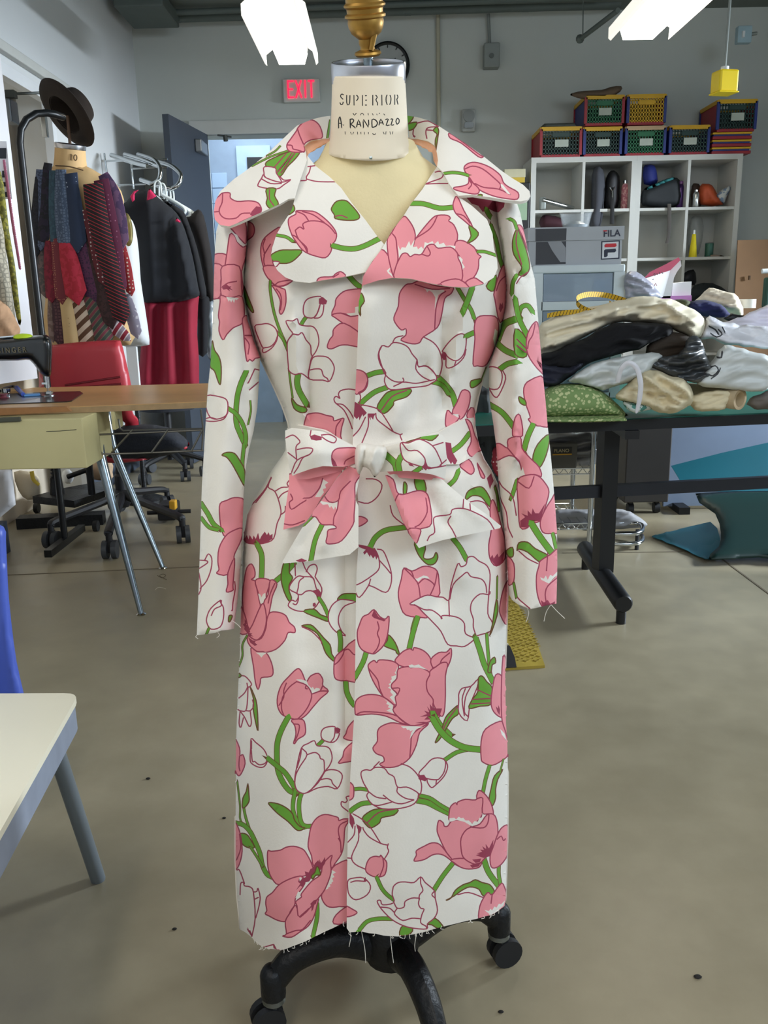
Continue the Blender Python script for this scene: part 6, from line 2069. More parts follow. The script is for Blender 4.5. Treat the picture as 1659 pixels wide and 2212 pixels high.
YF = YT - 0.15
ties = [
    ([(82, 382, 10, YF), (80, 420, 14, YF), (77, 480, 18, YF), (76, 548, 14, YF)], patmat('tie_black', 'blotch', ['#17171f', '#20212c'], 60), 'black necktie at the outer edge of the fan on the tan form'),
    ([(86, 366, 13, YF), (84, 400, 13, YF), (86, 460, 15, YF), (88, 530, 17, YF)], patmat('tie_slate', 'blotch', ['#3c4358', '#566078'], 90), 'slate grey woven necktie between two black neckties'),
    ([(104, 352, 14, YF), (100, 378, 16, YF), (96, 440, 22, YF), (90, 515, 26, YF)], patmat('tie_aubergine', 'blotch', ['#14131c', '#231a2f'], 40), 'black necktie with a small gold motif near its tip'),
    ([(116, 368, 16, YF - .01), (115, 400, 16, YF - .01), (116, 460, 18, YF - .01), (118, 520, 16, YF - .01)], patmat('tie_teal', 'blotch', ['#2c4352', '#34505e'], 60), 'plain teal necktie hanging on the tan form'),
    ([(131, 366, 18, YF - .02), (131, 400, 20, YF - .02), (135, 460, 28, YF - .02), (142, 520, 30, YF - .02)], patmat('tie_bluegrey', 'scales', ['#3c4a60', '#5c6a80'], 75, width=0.12), 'blue-grey textured wide necktie hanging on the tan form'),
    ([(152, 374, 24, YF - .02), (156, 405, 22, YF - .02), (161, 460, 30, YF - .02), (166, 522, 34, YF - .02)], patmat('tie_navydot', 'dots', ['#aab4c4', '#22304a'], 42, width=0.13), 'navy necktie with pale dots hanging on the tan form'),
    ([(84, 520, 20, YF + .02), (90, 570, 26, YF + .02), (98, 630, 20, YF + .02)], patmat('tie_taupe', 'blotch', ['#4d4a48', '#6d5b58'], 50), 'taupe grey necktie end below the dark neckties'),
    ([(104, 520, 14, YF), (107, 580, 20, YF), (111, 640, 20, YF)], patmat('tie_wine', 'blotch', ['#6b1226', '#7f1a30'], 50), 'narrow wine red necktie end beside the patterned red one'),
    ([(122, 515, 20, YF - .01), (128, 580, 24, YF - .01), (133, 640, 24, YF - .01)], patmat('tie_redgold', 'dots', ['#c08a62', '#6e2730'], 90, width=0.22), 'brick red necktie end with fine gold weave'),
    ([(140, 520, 22, YF - .02), (152, 575, 34, YF - .02), (164, 632, 38, YF - .02)], patmat('tie_red', 'blotch', ['#a01a2c', '#b0243a'], 40), 'plain bright red wide necktie end'),
    ([(178, 520, 30, YF), (188, 575, 36, YF), (202, 632, 34, YF)], patmat('tie_purple', 'scales', ['#5d2f52', '#3c2540'], 80, width=0.1), 'purple small check necktie end beside the bright red one'),
    ([(112, 640, 14, YF + .02), (112, 690, 16, YF + .02), (114, 730, 14, YF + .02)], patmat('tie_mauve', 'blotch', ['#6d5850', '#84706a'], 50), 'dull mauve necktie end lowest at the edge of the fan'),
    ([(122, 645, 18, YF + .01), (127, 690, 22, YF + .01), (130, 735, 20, YF + .01)], patmat('tie_oxblood', 'scales', ['#3a1f28', '#5c3a3e'], 60, width=0.15), 'dark oxblood paisley necktie end under the red gold one'),
    ([(140, 640, 20, YF), (148, 690, 24, YF), (154, 740, 26, YF)], patmat('tie_tan', 'dots', ['#7e6440', '#c2a676'], 70, width=0.16), 'tan necktie end with fine brown dots'),
    ([(165, 645, 34, YF + .01), (178, 690, 40, YF + .01), (188, 735, 40, YF + .01)], patmat('tie_brownstripe', 'stripes', ['#5a3c26', '#c9b7a2'], 7.0, 0.7, width=0.5), 'brown and cream diagonal striped necktie end'),
    ([(195, 640, 38, YF + .01), (210, 685, 42, YF + .01), (222, 732, 40, YF + .01)], patmat('tie_plaid', 'stripes', ['#3c4a42', '#6e6a56', '#7d3a48'], 9.0, 0.8, width=0.4), 'green and red plaid necktie end'),
    ([(186, 480, 26, YF), (200, 560, 34, YF), (222, 630, 38, YF), (238, 690, 30, YF)], patmat('tie_darkbrown', 'blotch', ['#2f1e1e', '#40282a'], 60), 'very dark brown long necktie under the striped one'),
    ([(186, 452, 16, YF - .02), (196, 500, 16, YF - .02), (210, 560, 18, YF - .02), (222, 605, 16, YF - .02)], patmat('tie_motif', 'dots', ['#b8b0ac', '#5c1c26'], 46, width=0.2), 'dark red narrow necktie with pale motifs'),
    ([(200, 396, 34, YF - .02), (206, 440, 36, YF - .03), (222, 520, 34, YF - .03), (244, 610, 34, YF - .02), (262, 680, 32, YF - .01)], patmat('tie_regimental', 'stripes', ['#1a1418', '#a32430', '#1a1418'], 9.5, -0.45, width=0.42), 'red and black diagonal striped long necktie'),
    ([(218, 388, 26, YF), (228, 440, 28, YF - .01), (244, 520, 30, YF - .01), (258, 620, 26, YF - .01)], patmat('tie_burgundy', 'dots', ['#a0647c', '#5c1c3a'], 40, width=0.12), 'burgundy long necktie with sparse dots beside the striped one'),
    ([(222, 376, 18, YF + .02), (244, 420, 26, YF + .01), (256, 480, 30, YF), (262, 520, 26, YF)], patmat('tie_violet', 'blotch', ['#4c3557', '#6a4a68', '#4c5678'], 26), 'violet blue printed necktie at the shoulder of the tan form'),
    ([(262, 530, 14, YF + .02), (272, 580, 20, YF + .02), (282, 628, 16, YF + .02)], patmat('tie_redwhite', 'dots', ['#d8c8b8', '#a02c30'], 55, width=0.24), 'red necktie with white leaf print hanging at the outer shoulder'),
    ([(272, 636, 14, YF + .03), (284, 680, 22, YF + .03), (294, 718, 20, YF + .03)], patmat('tie_greyfloral', 'scales', ['#8d8796', '#c0bcc2'], 40, width=0.2), 'pale grey floral necktie end lowest at the outer shoulder'),
    ([(230, 690, 22, YF + .01), (252, 710, 24, YF + .01), (272, 728, 18, YF + .01)], patmat('tie_collegiate', 'stripes', ['#8a2034', '#d6d0d2', '#8f8590'], 6.5, 0.9, width=0.34), 'red and white club striped necktie end'),
]
for i, (pth, m_, lab) in enumerate(ties):
    tag(ribbon('necktie', [(a_, b_, c_ * 1.22, d_) for a_, b_, c_, d_ in pth], m_, None, 0.006), lab, 'necktie', 'neckties on the tan dress form')

# ---- white half form with a brass arm plate
wf = thing('dress_form', P(285, 745, 5.2), 'white covered dress form with brass armhole plate behind the neckties', 'dress form')
wf.location.z = 0
puff('torso', [(252, 486), (262, 468), (280, 470), (292, 492), (300, 545), (304, 605), (314, 670), (323, 735), (318, 746), (290, 748), (262, 746), (240, 700), (235, 600), (240, 520)], 5.2, 0.12, mat('white_jersey', '#c9cccf', 0.8, var=0.02), wf, 9, edge=34)
dc = P(275, 496, 5.06)
MB().lathe(dc, [(.088, -.006), (.09, 0), (.07, .012), (.002, .018)], 28, rotx(math.radians(90)) @ Matrix.Diagonal((.34, 1, 1)).to_3x3()).build('arm_plate', mat('dull_brass', '#8f8456', 0.35, 0.7), wf, True)
MB().ball(dc + Vector((0, -.02, -.01)), 0.006, 8).build('screw', M_CHROME, wf)
MB().bar(P(284, 746, 5.2), Vector((P(284, 746, 5.2).x, 5.2, 0.70)), 0.06, 0.03, (0, 1, 0)).build('post', M_WHITEP, wf)
MB().tube([Vector((P(284, 746, 5.2).x, 5.2, 0.72)), Vector((P(284, 746, 5.2).x, 5.2, 0.04))], 0.016, 10).build('pole', M_IRON, wf)
MB().lathe((P(284, 746, 5.2).x, 5.2, 0), [(.12, 0), (.12, .02), (.05, .05)], 24).build('base', M_IRON, wf, True)

# ---- black garment rack
rkk = thing('garment_rack', (P(60, 500, 4.15).x, 4.15, 0), 'black tubular garment rack with a bent top bar beside the tan dress form', 'rack')
xk = P(42, 300, 4.15).x
ztop = P(66, 234, 4.15).z
rp_ = [(xk, 4.15, 0.05), (xk, 4.15, ztop - .14)] + [(xk + 0.10 * (1 - math.cos(a_)), 4.15 + 0.10 * (1 - math.cos(a_)), ztop - .14 + 0.14 * math.sin(a_)) for a_ in (0.4, 0.8, 1.2, 1.57)] + [(xk + .125, 4.27, ztop - .002), (xk + .145, 4.33, ztop - .004)]
MB().tube(rp_, 0.0165, 12).build('frame', mat('black_tube', '#17191b', 0.35, 0.2), rkk, True)
MB().bar((xk, 3.92, .05), (xk, 4.4, .05), .035, .035).build('foot', mat('black_tube', ''), rkk)

# ---- white door leaf at the frame edge, with samples hung on it
dl = thing('pin_board', (P(0, 600, 3.85).x, 3.85, 0.8), 'tall white pin board hung at the doorway behind the sewing machine', 'board')
MB().bar((P(-40, 600, 3.75).x, 3.75, 1.62), (P(36, 500, 4.02).x, 4.02, 1.62), 0.04, 1.5).build('board', mat('white_door', '#d9d8dc', 0.5, var=0.02), dl)
ps = thing('pattern_sheet', P(8, 360, 3.90), 'printed paper sheet with black squares pinned to the white board', 'paper')
MB().prism([P(x, y, 3.905) for x, y in ((-20, 305), (14, 305), (26, 430), (-20, 430))], (0, .002, 0)).build('sheet', mat('paper_white', '#e3e1e4', 0.8), ps)
for x, y, s_ in ((6, 331, 14), (9, 376, 9), (10, 398, 6), (14, 420, 7)):
    MB().prism([P(x + a_ * s_ / 2, y + b_ * s_ * .8, 3.900) for a_, b_ in ((-1, -1), (1, -1), (1, 1), (-1, 1))], (0, .002, 0)).build('printed_square', mat('print_charcoal', '#2d3036', 0.8), ps)
tag(ribbon('beaded_ribbon', [(8, 345, 5, 3.89), (17, 410, 6, 3.89), (30, 500, 6, 3.89), (43, 580, 5, 3.89)], patmat('pink_beads', 'dots', ['#e2c6d0', '#a86078'], 120, width=0.35), None, 0.004), 'thin pink beaded ribbon hanging on the white board', 'ribbon')
tag(puff('scarf', [(-20, 360), (2, 372), (12, 430), (20, 500), (32, 570), (40, 640), (46, 694), (40, 700), (30, 660), (22, 600), (8, 520), (-20, 460)], 3.84, 0.02, patmat('olive_lace', 'blotch', ['#5c5a1c', '#8a8430'], 60), None, 6, edge=8, noise=0.01, nscale=12), 'olive green lace scarf hanging over the white board edge', 'scarf')
tag(puff('lace_garment', [(-30, 430), (2, 470), (12, 540), (22, 600), (28, 650), (34, 690), (30, 720), (-30, 720)], 3.80, 0.03, patmat('grey_lace', 'scales', ['#8c8676', '#b5ac98'], 50, width=0.12), None, 8, edge=14, noise=0.015, nscale=14), 'greyish lace garment hanging behind the sewing machine', 'garment')
tag(puff('ruffled_tulle', [(-30, 640), (6, 652), (22, 668), (40, 702), (44, 716), (34, 732), (10, 742), (-30, 750)], 3.77, 0.05, mat('peach_tulle', '#d3a884', 0.85, var=0.1, scale=20), None, 6, edge=12, noise=0.02, nscale=8), 'peach tan ruffled tulle above the sewing machine', 'fabric')
tag(puff('cream_skirt', [(-40, 740), (40, 760), (58, 790), (70, 830), (84, 960), (-40, 960)], 4.12, 0.06, mat('beige_cloth', '#cabea8', 0.85), None, 9, edge=20, folds=[(20, 760, 30, 960, 8, .03), (50, 790, 60, 960, 6, .03)]), 'beige long skirt hanging behind the sewing table', 'garment')

# ---- chrome wall rack with coats
Yr = 6.1
wr = thing('wall_rack', P(290, 350, Yr), 'chrome wall rack with curved arms above the black jackets', 'rack')
g = MB()
for p_ in ([(225, 331), (235, 410)], [(283, 350), (289, 408)], [(226, 348), (362, 344)], [(284, 365), (362, 361)], [(232, 401), (316, 398)]):
    g.tube([P(x, y, Yr + .1) for x, y in p_], 0.007, 8)
g.build('wire_grid', M_CHROME, wr, True)
for pth in ([(298, 334, .0), (330, 344, -.1), (343, 358, -.15), (347, 372, -.18), (342, 390, -.2), (325, 400, -.2)], [(343, 350, 0), (369, 358, -.1), (386, 371, -.15), (391, 383, -.18), (384, 400, -.2), (370, 408, -.2)],
            [(240, 335, 0), (285, 350, -.1), (318, 358, -.15)], [(269, 334, 0), (310, 346, -.1), (345, 360, -.15)], [(304, 388, -.1), (345, 402, -.2), (372, 408, -.2)]):
    MB().tube(arc([P(x, y, Yr + d_) for x, y, d_ in pth], 5), 0.015, 10).build('arm', M_CHROME, wr, True)
M_HANG = mat('white_hanger', '#dfe6e6', 0.35)
for k, (dx_, dy_) in enumerate(((0, 0), (10, 6), (20, 12), (27, 16))):
    hk = [(334 + dx_, 418 + dy_), (334 + dx_, 398 + dy_), (340 + dx_, 390 + dy_), (347 + dx_, 398 + dy_), (349 + dx_, 420 + dy_)]
    bd_ = [(349 + dx_, 420 + dy_), (372 + dx_, 432 + dy_), (396 + dx_, 448 + dy_), (400 + dx_, 458 + dy_), (392 + dx_, 464 + dy_), (376 + dx_, 458 + dy_), (352 + dx_, 436 + dy_), (336 + dx_, 424 + dy_)]
    hg = thing('coat_hanger', P(349 + dx_, 425 + dy_, 5.86 + k * .02), 'white plastic coat hanger on the chrome wall rack', 'hanger', 'white hangers on the wall rack')
    MB().tube(arc([P(x, y, 5.86 + k * .02) for x, y in hk], 4), 0.006, 8).build('hook', M_HANG, hg, True)
    MB().tube(arc([P(x, y, 5.86 + k * .02) for x, y in bd_], 4), 0.010, 8).build('shoulder_bar', M_HANG, hg, True)
M_BLKC = mat('black_cotton', '#15181f', 0.9, var=0.12, scale=10)
M_BLKC2 = mat('black_wool', '#121318', 0.9, var=0.12, scale=10)
jk = thing('jacket', P(330, 420, 5.6), 'black jacket with hot pink collar lining hanging on the wall rack', 'jacket')
puff('body', [(251, 449), (273, 436), (286, 421), (305, 412), (325, 409), (341, 426), (360, 441), (382, 461), (399, 495), (416, 554), (428, 618), (431, 638), (415, 645), (385, 652), (354, 652), (316, 654), (306, 640), (300, 560), (290, 500), (262, 470)],
     5.6, 0.11, M_BLKC, jk, 8, edge=30, folds=[(378, 480, 412, 640, 6, .04), (370, 470, 380, 640, 8, -.03), (320, 440, 330, 640, 10, .02)])
M_HOT = mat('hot_pink', '#cf2259', 0.7)
for pl in ([(281, 424), (289, 413), (300, 410), (291, 419), (291, 432), (286, 437)], [(317, 433), (319, 414), (323, 407), (338, 424), (330, 429)], [(379, 478), (381, 470), (390, 478), (389, 481)]):
    puff('pink_lining', pl, 5.455, 0.012, M_HOT, jk, 3, edge=3, round_=1)
tag(puff('jacket', [(346, 428), (368, 440), (396, 456), (410, 488), (426, 536), (440, 600), (446, 640), (424, 640), (414, 570), (400, 510), (384, 470)], 5.75, 0.08, M_BLKC2, None, 8, edge=18), 'plain black jacket hanging behind the pink collared one', 'jacket')
tag(puff('coat', [(392, 470), (412, 464), (428, 452), (440, 466), (450, 510), (458, 560), (463, 620), (464, 645), (446, 648), (436, 590), (424, 540), (410, 500)], 5.9, 0.08, mat('brown_black_wool', '#1c1716', 0.9), None, 8, edge=16), 'brownish black coat hanging beside the slate door', 'coat')
tag(puff('long_skirt', [(312, 645), (360, 648), (424, 632), (428, 660), (426, 720), (430, 838), (395, 842), (297, 842), (302, 780), (308, 700)], 5.68, 0.08, mat('crimson_cloth', '#8b0f2c', 0.8, var=0.08), None, 9, edge=20,
     folds=[(345, 660, 340, 840, 9, -.05), (362, 660, 366, 840, 7, .04), (385, 660, 392, 840, 9, -.04), (408, 660, 412, 840, 6, .03), (322, 660, 315, 840, 7, .03)]), 'long crimson skirt hanging below the black jackets', 'skirt')
tag(puff('trousers', [(424, 640), (452, 640), (450, 700), (448, 762), (428, 765), (427, 700)], 5.85, 0.05, M_BLKC2, None, 8, edge=10), 'black trousers hanging beside the crimson skirt', 'trousers')
tag(puff('garment_bag', [(446, 660), (462, 655), (462, 768), (446, 764)], 5.95, 0.04, mat('silver_plastic', '#8f979c', 0.25, 0.2, var=0.25, scale=30), None, 7, edge=8, noise=.02, nscale=8), 'silvery plastic garment bag hanging beside the black trousers', 'garment bag')

# ============================================================ RIGHT SIDE OF THE ROOM
# ---- the pair of white cube shelves
M_SHELF = mat('white_melamine', '#c9cac5', 0.5, var=0.02)
M_BACK = mat('shelf_back_white', '#b9b8b0', 0.6, var=0.02)
YS = 6.88
sx0, sx1 = P(1148, 342, YS).x, P(1606, 332, YS).x
ztp = P(1380, 336, YS).z
uw = (sx1 - sx0) / 2
ph_ = P(1600, 448, YS).z - P(1592, 556, YS).z
def shelf_unit(x0, label):
    o = thing('cube_shelf', (x0 + uw / 2, YS + .19, 0), label, 'shelf')
    t = 0.038
    MB().box((x0 + t / 2, YS + .195, (ztp - t) / 2), (t, .39, ztp - t)).build('side_panel', M_SHELF, o)
    MB().box((x0 + uw - t / 2, YS + .195, (ztp - t) / 2), (t, .39, ztp - t)).build('side_panel', M_SHELF, o)
    MB().box((x0 + uw / 2, YS + .196, ztp / 2), (t * .55, .386, ztp - .01)).build('divider', M_SHELF, o)
    MB().box((x0 + uw / 2, YS + .195, ztp - t / 2), (uw - .001, .39, t)).build('top_panel', M_SHELF, o)
    z = ztp - t / 2
    k = 0
    while z - ph_ > 0.02:
        z -= ph_
        MB().box((x0 + uw / 2, YS + .197, z), (uw - 2 * t, .384, t * .55)).build('shelf_board', M_SHELF, o)
    MB().box((x0 + uw / 2, YS + .385, ztp / 2), (uw - .01, .008, ztp - .02)).build('back_panel', M_BACK, o)
    return o
shelf_unit(sx0, 'white cube shelf holding a black bag and a flowered bottle')
shelf_unit(sx0 + uw, 'white cube shelf holding an orange bag and a yellow thread cone')
def onshelf(px, row, Y=YS + .12):        # a point on the top of shelf board number row, below pixel column px
    z = ztp - .019 - ph_ * row + .0105
    return Vector((P(px, 450, Y).x, Y, z))

# ---- folding crates on top
CR_ = {'g': '#1f6b43', 'y': '#d9a916', 'r': '#9c1f2c', 'b': '#24357c', 'd': '#1c3a33', 'c': '#c9a983'}
def cmat(k):
    return mat('crate_' + k, CR_[k], 0.45, var=0.05)
def crate(px0, px1, py0, py1, cols, label, Y=YS + .02, depth=.36, lab=True, zb=None):
    """cols: front lattice, side walls, rim, base, corner posts"""
    a, b_ = P(px0, py1, Y), P(px1, py0, Y)
    x0, x1 = a.x, b_.x
    z0 = a.z if zb is None else zb
    z1 = z0 + (b_.z - a.z) * 1.08
    o = thing('folding_crate', ((x0 + x1) / 2, Y + depth / 2, z0), label, 'crate', 'folding crates on the cube shelf')
    w_, h_ = x1 - x0, z1 - z0
    cx, cy = (x0 + x1) / 2, Y + depth / 2
    MB().box((cx, cy, z0 + .012), (w_, depth, .024), bev=0.004).build('base', cmat(cols[3]), o)
    r_ = MB()
    for p_, q_ in (((x0, Y), (x1, Y)), ((x1, Y), (x1, Y + depth)), ((x1, Y + depth), (x0, Y + depth)), ((x0, Y + depth), (x0, Y))):
        r_.bar((*p_, z1 - .014), (*q_, z1 - .014), .02, .028)
    r_.build('rim', cmat(cols[2]), o)
    for x, y in ((x0, Y), (x1, Y), (x0, Y + depth), (x1, Y + depth)):
        MB().box((x, y, (z0 + z1) / 2), (.02, .02, h_ - .03)).build('corner_post', cmat(cols[4]), o)
    for yy, nm in ((Y, 'lattice_panel'), (Y + depth, 'lattice_panel')):
        l = MB()
        n = 12
        for i in range(n + 1):
            x = x0 + .012 + (w_ - .024) * i / n
            l.box((x, yy, (z0 + z1) / 2 - .002), (.008, .008, h_ - .04))
        for j in range(6):
            z = z0 + .03 + (h_ - .07) * j / 5
            l.box((cx, yy, z), (w_ - .02, .008, .009))
        l.box((cx, yy - .002, z1 - .055), (w_ * .42, .012, .03))
        l.build(nm, cmat(cols[0]), o)
    for x in (x0 + .002, x1 - .002):
        MB().box((x, cy, (z0 + z1) / 2), (.008, depth - .02, h_ - .03)).build('side_wall', cmat(cols[1]), o)
    if lab:
        MB().box((cx + w_ * .02, Y - .008, z0 + h_ * .46), (w_ * .34, .004, h_ * .24)).build('label_card', mat('label_card', '#b9c2b6', 0.7), o)
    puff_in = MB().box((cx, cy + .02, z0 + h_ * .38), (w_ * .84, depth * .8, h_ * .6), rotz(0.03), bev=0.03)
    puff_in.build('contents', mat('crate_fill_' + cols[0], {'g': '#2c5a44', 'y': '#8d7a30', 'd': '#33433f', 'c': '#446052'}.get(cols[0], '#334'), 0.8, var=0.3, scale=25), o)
    return z0, z1
zs0 = ztp + .0005
_, zr = crate(1168, 1255, 275, 338, 'drybr'[0:1] + 'ryrr', 'dark green crate with red side walls and yellow rim at the end of the row', zb=zs0)
crate(1261, 1342, 275, 336, 'dbyrb', 'dark green crate with yellow rim and blue posts under the blue sided crate', zb=zs0)
crate(1351, 1437, 273, 334, 'gbcrb', 'bright green crate with tan rim under the yellow crate', zb=zs0)
crate(1446, 1532, 270, 331, 'dbyrb', 'dark green crate with yellow rim beside the folded crates', zb=zs0)
crate(1264, 1347, 207, 270, 'gbyrr', 'bright green crate with blue side walls stacked on the lower row', zb=zr + .001)
crate(1355, 1438, 204, 267, 'yryrb', 'yellow lattice crate stacked on the bright green crate', zb=zr + .001, lab=False)
fz = zs0
fx0, fx1 = P(1540, 320, YS).x, P(1625, 320, YS).x
for k in range(3):
    o = thing('folded_crate', ((fx0 + fx1) / 2, YS + .2, fz), ['lowest folded crate with yellow rim in the flat stack', 'middle folded crate with yellow rim in the flat stack', 'topmost folded crate with yellow rim in the flat stack'][k], 'crate', 'flat folded crates')
    MB().box(((fx0 + fx1) / 2, YS + .2, fz + .012), (fx1 - fx0, .36, .022), bev=0.003).build('base', cmat('r'), o)
    MB().box(((fx0 + fx1) / 2, YS + .2, fz + .030), (fx1 - fx0 - .02, .34, .012)).build('folded_walls', cmat('b'), o)
    MB().box(((fx0 + fx1) / 2, YS + .2, fz + .043), (fx1 - fx0, .36, .014), bev=0.003).build('rim', cmat('y'), o)
    fz += .052
crate(1548, 1634, 222, 288, 'dryrb', 'dark green crate with red side wall stacked on the folded crates', zb=fz)
tag(puff('cloth_scrap', [(1232, 206), (1240, 200), (1262, 196), (1300, 194), (1318, 188), (1342, 186), (1340, 198), (1310, 214), (1268, 216)], YS + .05, .04, mat('brown_scrap', '#6d5a48', 0.85), None, 5, edge=6), 'brown cloth scraps heaped on the blue sided crate', 'cloth')
tag(puff('folder', [(1166, 276), (1176, 267), (1240, 265), (1246, 272), (1236, 277)], YS + .06, .05, mat('dark_folder', '#4a4f49', 0.7), None, 5, edge=4, round_=1), 'dark grey folder lying on the crate with red side walls', 'folder')

# ---- what the cubes hold
def bottle(px, row, r, h, m, label, cap=None, Y=YS + .10):
    b_ = onshelf(px, row, Y)
    o = thing('bottle', b_, label, 'bottle')
    MB().lathe(b_, [(r * .9, 0), (r, .006), (r, h * .72), (r * .8, h * .82), (r * .5, h * .88)], 18).build('body', m, o, True)
    MB().lathe(b_ + Vector((0, 0, h * .88)), [(r * .55, 0), (r * .55, h * .1), (r * .3, h * .12)], 14).build('cap', cap or M_CHROME, o, True)
bottle(1348, 1, .028, .215, patmat('pink_flower_print', 'blotch', ['#d9a8a6', '#b9707c', '#d8c4bc'], 40), 'pink flowered steel bottle beside the black bag')
bottle(1468, 1, .030, .20, mat('purple_steel', '#44245f', 0.3, 0.4), 'purple drinking bottle beside the teal striped backpack', mat('lilac_cap', '#7c4a84', 0.4))
bottle(1502, 1, .024, .13, mat('silver_steel', '#b4b6b4', 0.2, 0.9), 'short silver bottle in front of the brown pouch', Y=YS + .05)
def soft(name, outline, Y, b_, m, label, cat, **k):
    return tag(puff(name, outline, Y, b_, m, None, k.pop('grid', 6), **k), label, cat)
soft('backpack', [(1305, 448), (1306, 400), (1314, 374), (1326, 368), (1338, 380), (1338, 410), (1334, 448)], YS + .14, .09, mat('black_nylon', '#17171a', 0.6), 'slouching black bag standing beside the pink flowered bottle', 'bag', edge=14)
tag(ribbon('bag_strap', [(1322, 405, 8, YS + .03), (1323, 440, 8, YS - .01), (1322, 484, 9, YS - .01)], mat('black_web', '#0f0f11', 0.7), tip=False), 'black webbing strap hanging over the shelf edge below the black bag', 'strap')
tag(MB().tube(arc([P(1318, 405, YS + .02), P(1323, 412, YS + .01), P(1328, 404, YS + .02)], 4), 0.005, 6).tube([P(1323, 412, YS + .01), P(1323, 434, YS)], 0.006, 6).build('strap_clip', M_CHROME, None, True), 'silver clip on the strap of the black bag', 'clip')
soft('grey_sweater', [(1277, 448), (1278, 380), (1288, 360), (1302, 366), (1308, 400), (1304, 448), (1296, 492), (1276, 492), (1270, 470)], YS + .10, .11, mat('grey_knit', '#43454c', 0.9), 'dark grey sweater drooping over the shelf edge', 'sweater', edge=14)
soft('cap', [(1391, 398), (1390, 362), (1398, 356), (1414, 358), (1420, 380), (1418, 398)], YS + .18, .07, mat('royal_blue', '#1d2a78', 0.7), 'royal blue cap tucked above the teal striped backpack', 'cap')
bpk = thing('backpack', onshelf(1430, 1), 'black backpack with teal stripe lying in the cube', 'backpack')
puff('body', [(1388, 445), (1388, 412), (1408, 400), (1440, 386), (1462, 384), (1472, 400), (1470, 446)], YS + .14, .10, mat('black_pack', '#1d2226', 0.7), bpk, 6, edge=14)
puff('teal_stripe', [(1392, 408), (1412, 399), (1448, 384), (1458, 386), (1420, 402), (1398, 410)], YS + .06, .02, mat('teal_cloth', '#2f7d80', 0.7), bpk, 5, edge=4)
tag(ribbon('hanging_strap', [(1446, 440, 8, YS - .01), (1446, 480, 8, YS - .012), (1444, 510, 7, YS - .012), (1441, 526, 7, YS - .012)], mat('grey_web', '#4c4742', 0.7), tip=False), 'grey strap hanging from the teal striped backpack', 'strap')
soft('pouch', [(1494, 444), (1494, 402), (1504, 396), (1514, 404), (1514, 444)], YS + .2, .06, mat('brown_leather', '#3c2a20', 0.6), 'dark brown pouch behind the silver bottle', 'pouch')
soft('bag', [(1513, 442), (1512, 402), (1524, 397), (1538, 400), (1550, 420), (1562, 442)], YS + .14, .09, mat('orange_nylon', '#b54a20', 0.6), 'orange drawstring bag slumped in the cube', 'bag', edge=12, noise=.02, nscale=10)
soft('zip_pouch', [(1548, 420), (1562, 408), (1576, 402), (1578, 410), (1570, 424), (1564, 440), (1552, 432)], YS + .10, .03, patmat('blue_white_print', 'blotch', ['#c9ccc8', '#7d90a8'], 24), 'small white and blue pouch leaning on the orange bag', 'pouch', edge=6)
con = thing('thread_cone', onshelf(1503, 2, YS + .06), 'yellow cone of sewing thread standing in the lower cube', 'thread cone')
cb_ = onshelf(1503, 2, YS + .06)
MB().lathe(cb_, [(.030, 0), (.031, .004), (.014, .17), (.012, .172)], 20).build('thread', mat('yellow_thread', '#e2cf1c', 0.7, bump=0.2, bscale=200), con, True)
MB().lathe(cb_ + Vector((0, 0, .172)), [(.009, 0), (.007, .03)], 12).build('cone_tip', M_WHITEP, con, True)
can = thing('tin_can', onshelf(1538, 2, YS + .08), 'small green tin can beside the yellow thread cone', 'can')
cb_ = onshelf(1538, 2, YS + .08)
MB().lathe(cb_, [(.031, 0), (.032, .003), (.032, .10), (.030, .104)], 20).build('body', mat('green_tin', '#2f5a4c', 0.4, 0.3), can, True)
MB().lathe(cb_ + Vector((0, 0, .1)), [(.030, 0), (.033, .004), (.028, .008)], 20).build('lid', M_ALU, can, True)
soft('plastic_bag', [(1488, 548), (1486, 500), (1494, 470), (1512, 466), (1520, 490), (1510, 548)], YS + .2, .05, mat('clear_film', '#9fa09b', 0.2, alpha=0.35), 'clear plastic bag slumped behind the yellow thread cone', 'plastic bag', noise=.02, nscale=8)
soft('cloth_scrap', [(1526, 556), (1538, 550), (1556, 551), (1566, 555), (1550, 558)], YS + .05, .03, mat('rosy_scrap', '#8d7d70', 0.8), 'brownish scrap of cloth beside the green tin can', 'cloth', edge=4)
rod_ = thing('metal_tube', P(1200, 440, YS + .1), 'silver metal tube lying slanted in the cube above the shoe box', 'tube')
MB().tube([P(1172, 432, YS + .02), P(1238, 450, YS + .12)], 0.018, 12).build('tube', M_CHROME, rod_, True)
MB().box(P(1172, 440, YS + .04), (.045, .05, .09), bev=0.01).build('clamp', M_GREY, rod_)
soft('dark_cloth', [(1168, 492), (1168, 470), (1182, 464), (1214, 472), (1216, 492)], YS + .12, .08, mat('wine_cloth', '#3a1620', 0.85), 'dark wine red cloth in the cube behind the shoe box', 'cloth')
soft('black_bag', [(1468, 612), (1474, 592), (1498, 582), (1504, 600), (1500, 616)], YS + .1, .06, mat('black_nylon', ''), 'black bag lying in the cube behind the white carton', 'bag')
soft('dark_jacket', [(1490, 650), (1500, 616), (1540, 612), (1572, 630), (1578, 650)], YS - .05, .12, mat('dark_teal_cloth', '#151d1f', 0.8), 'dark jacket heaped in front of the lowest visible cube', 'jacket')

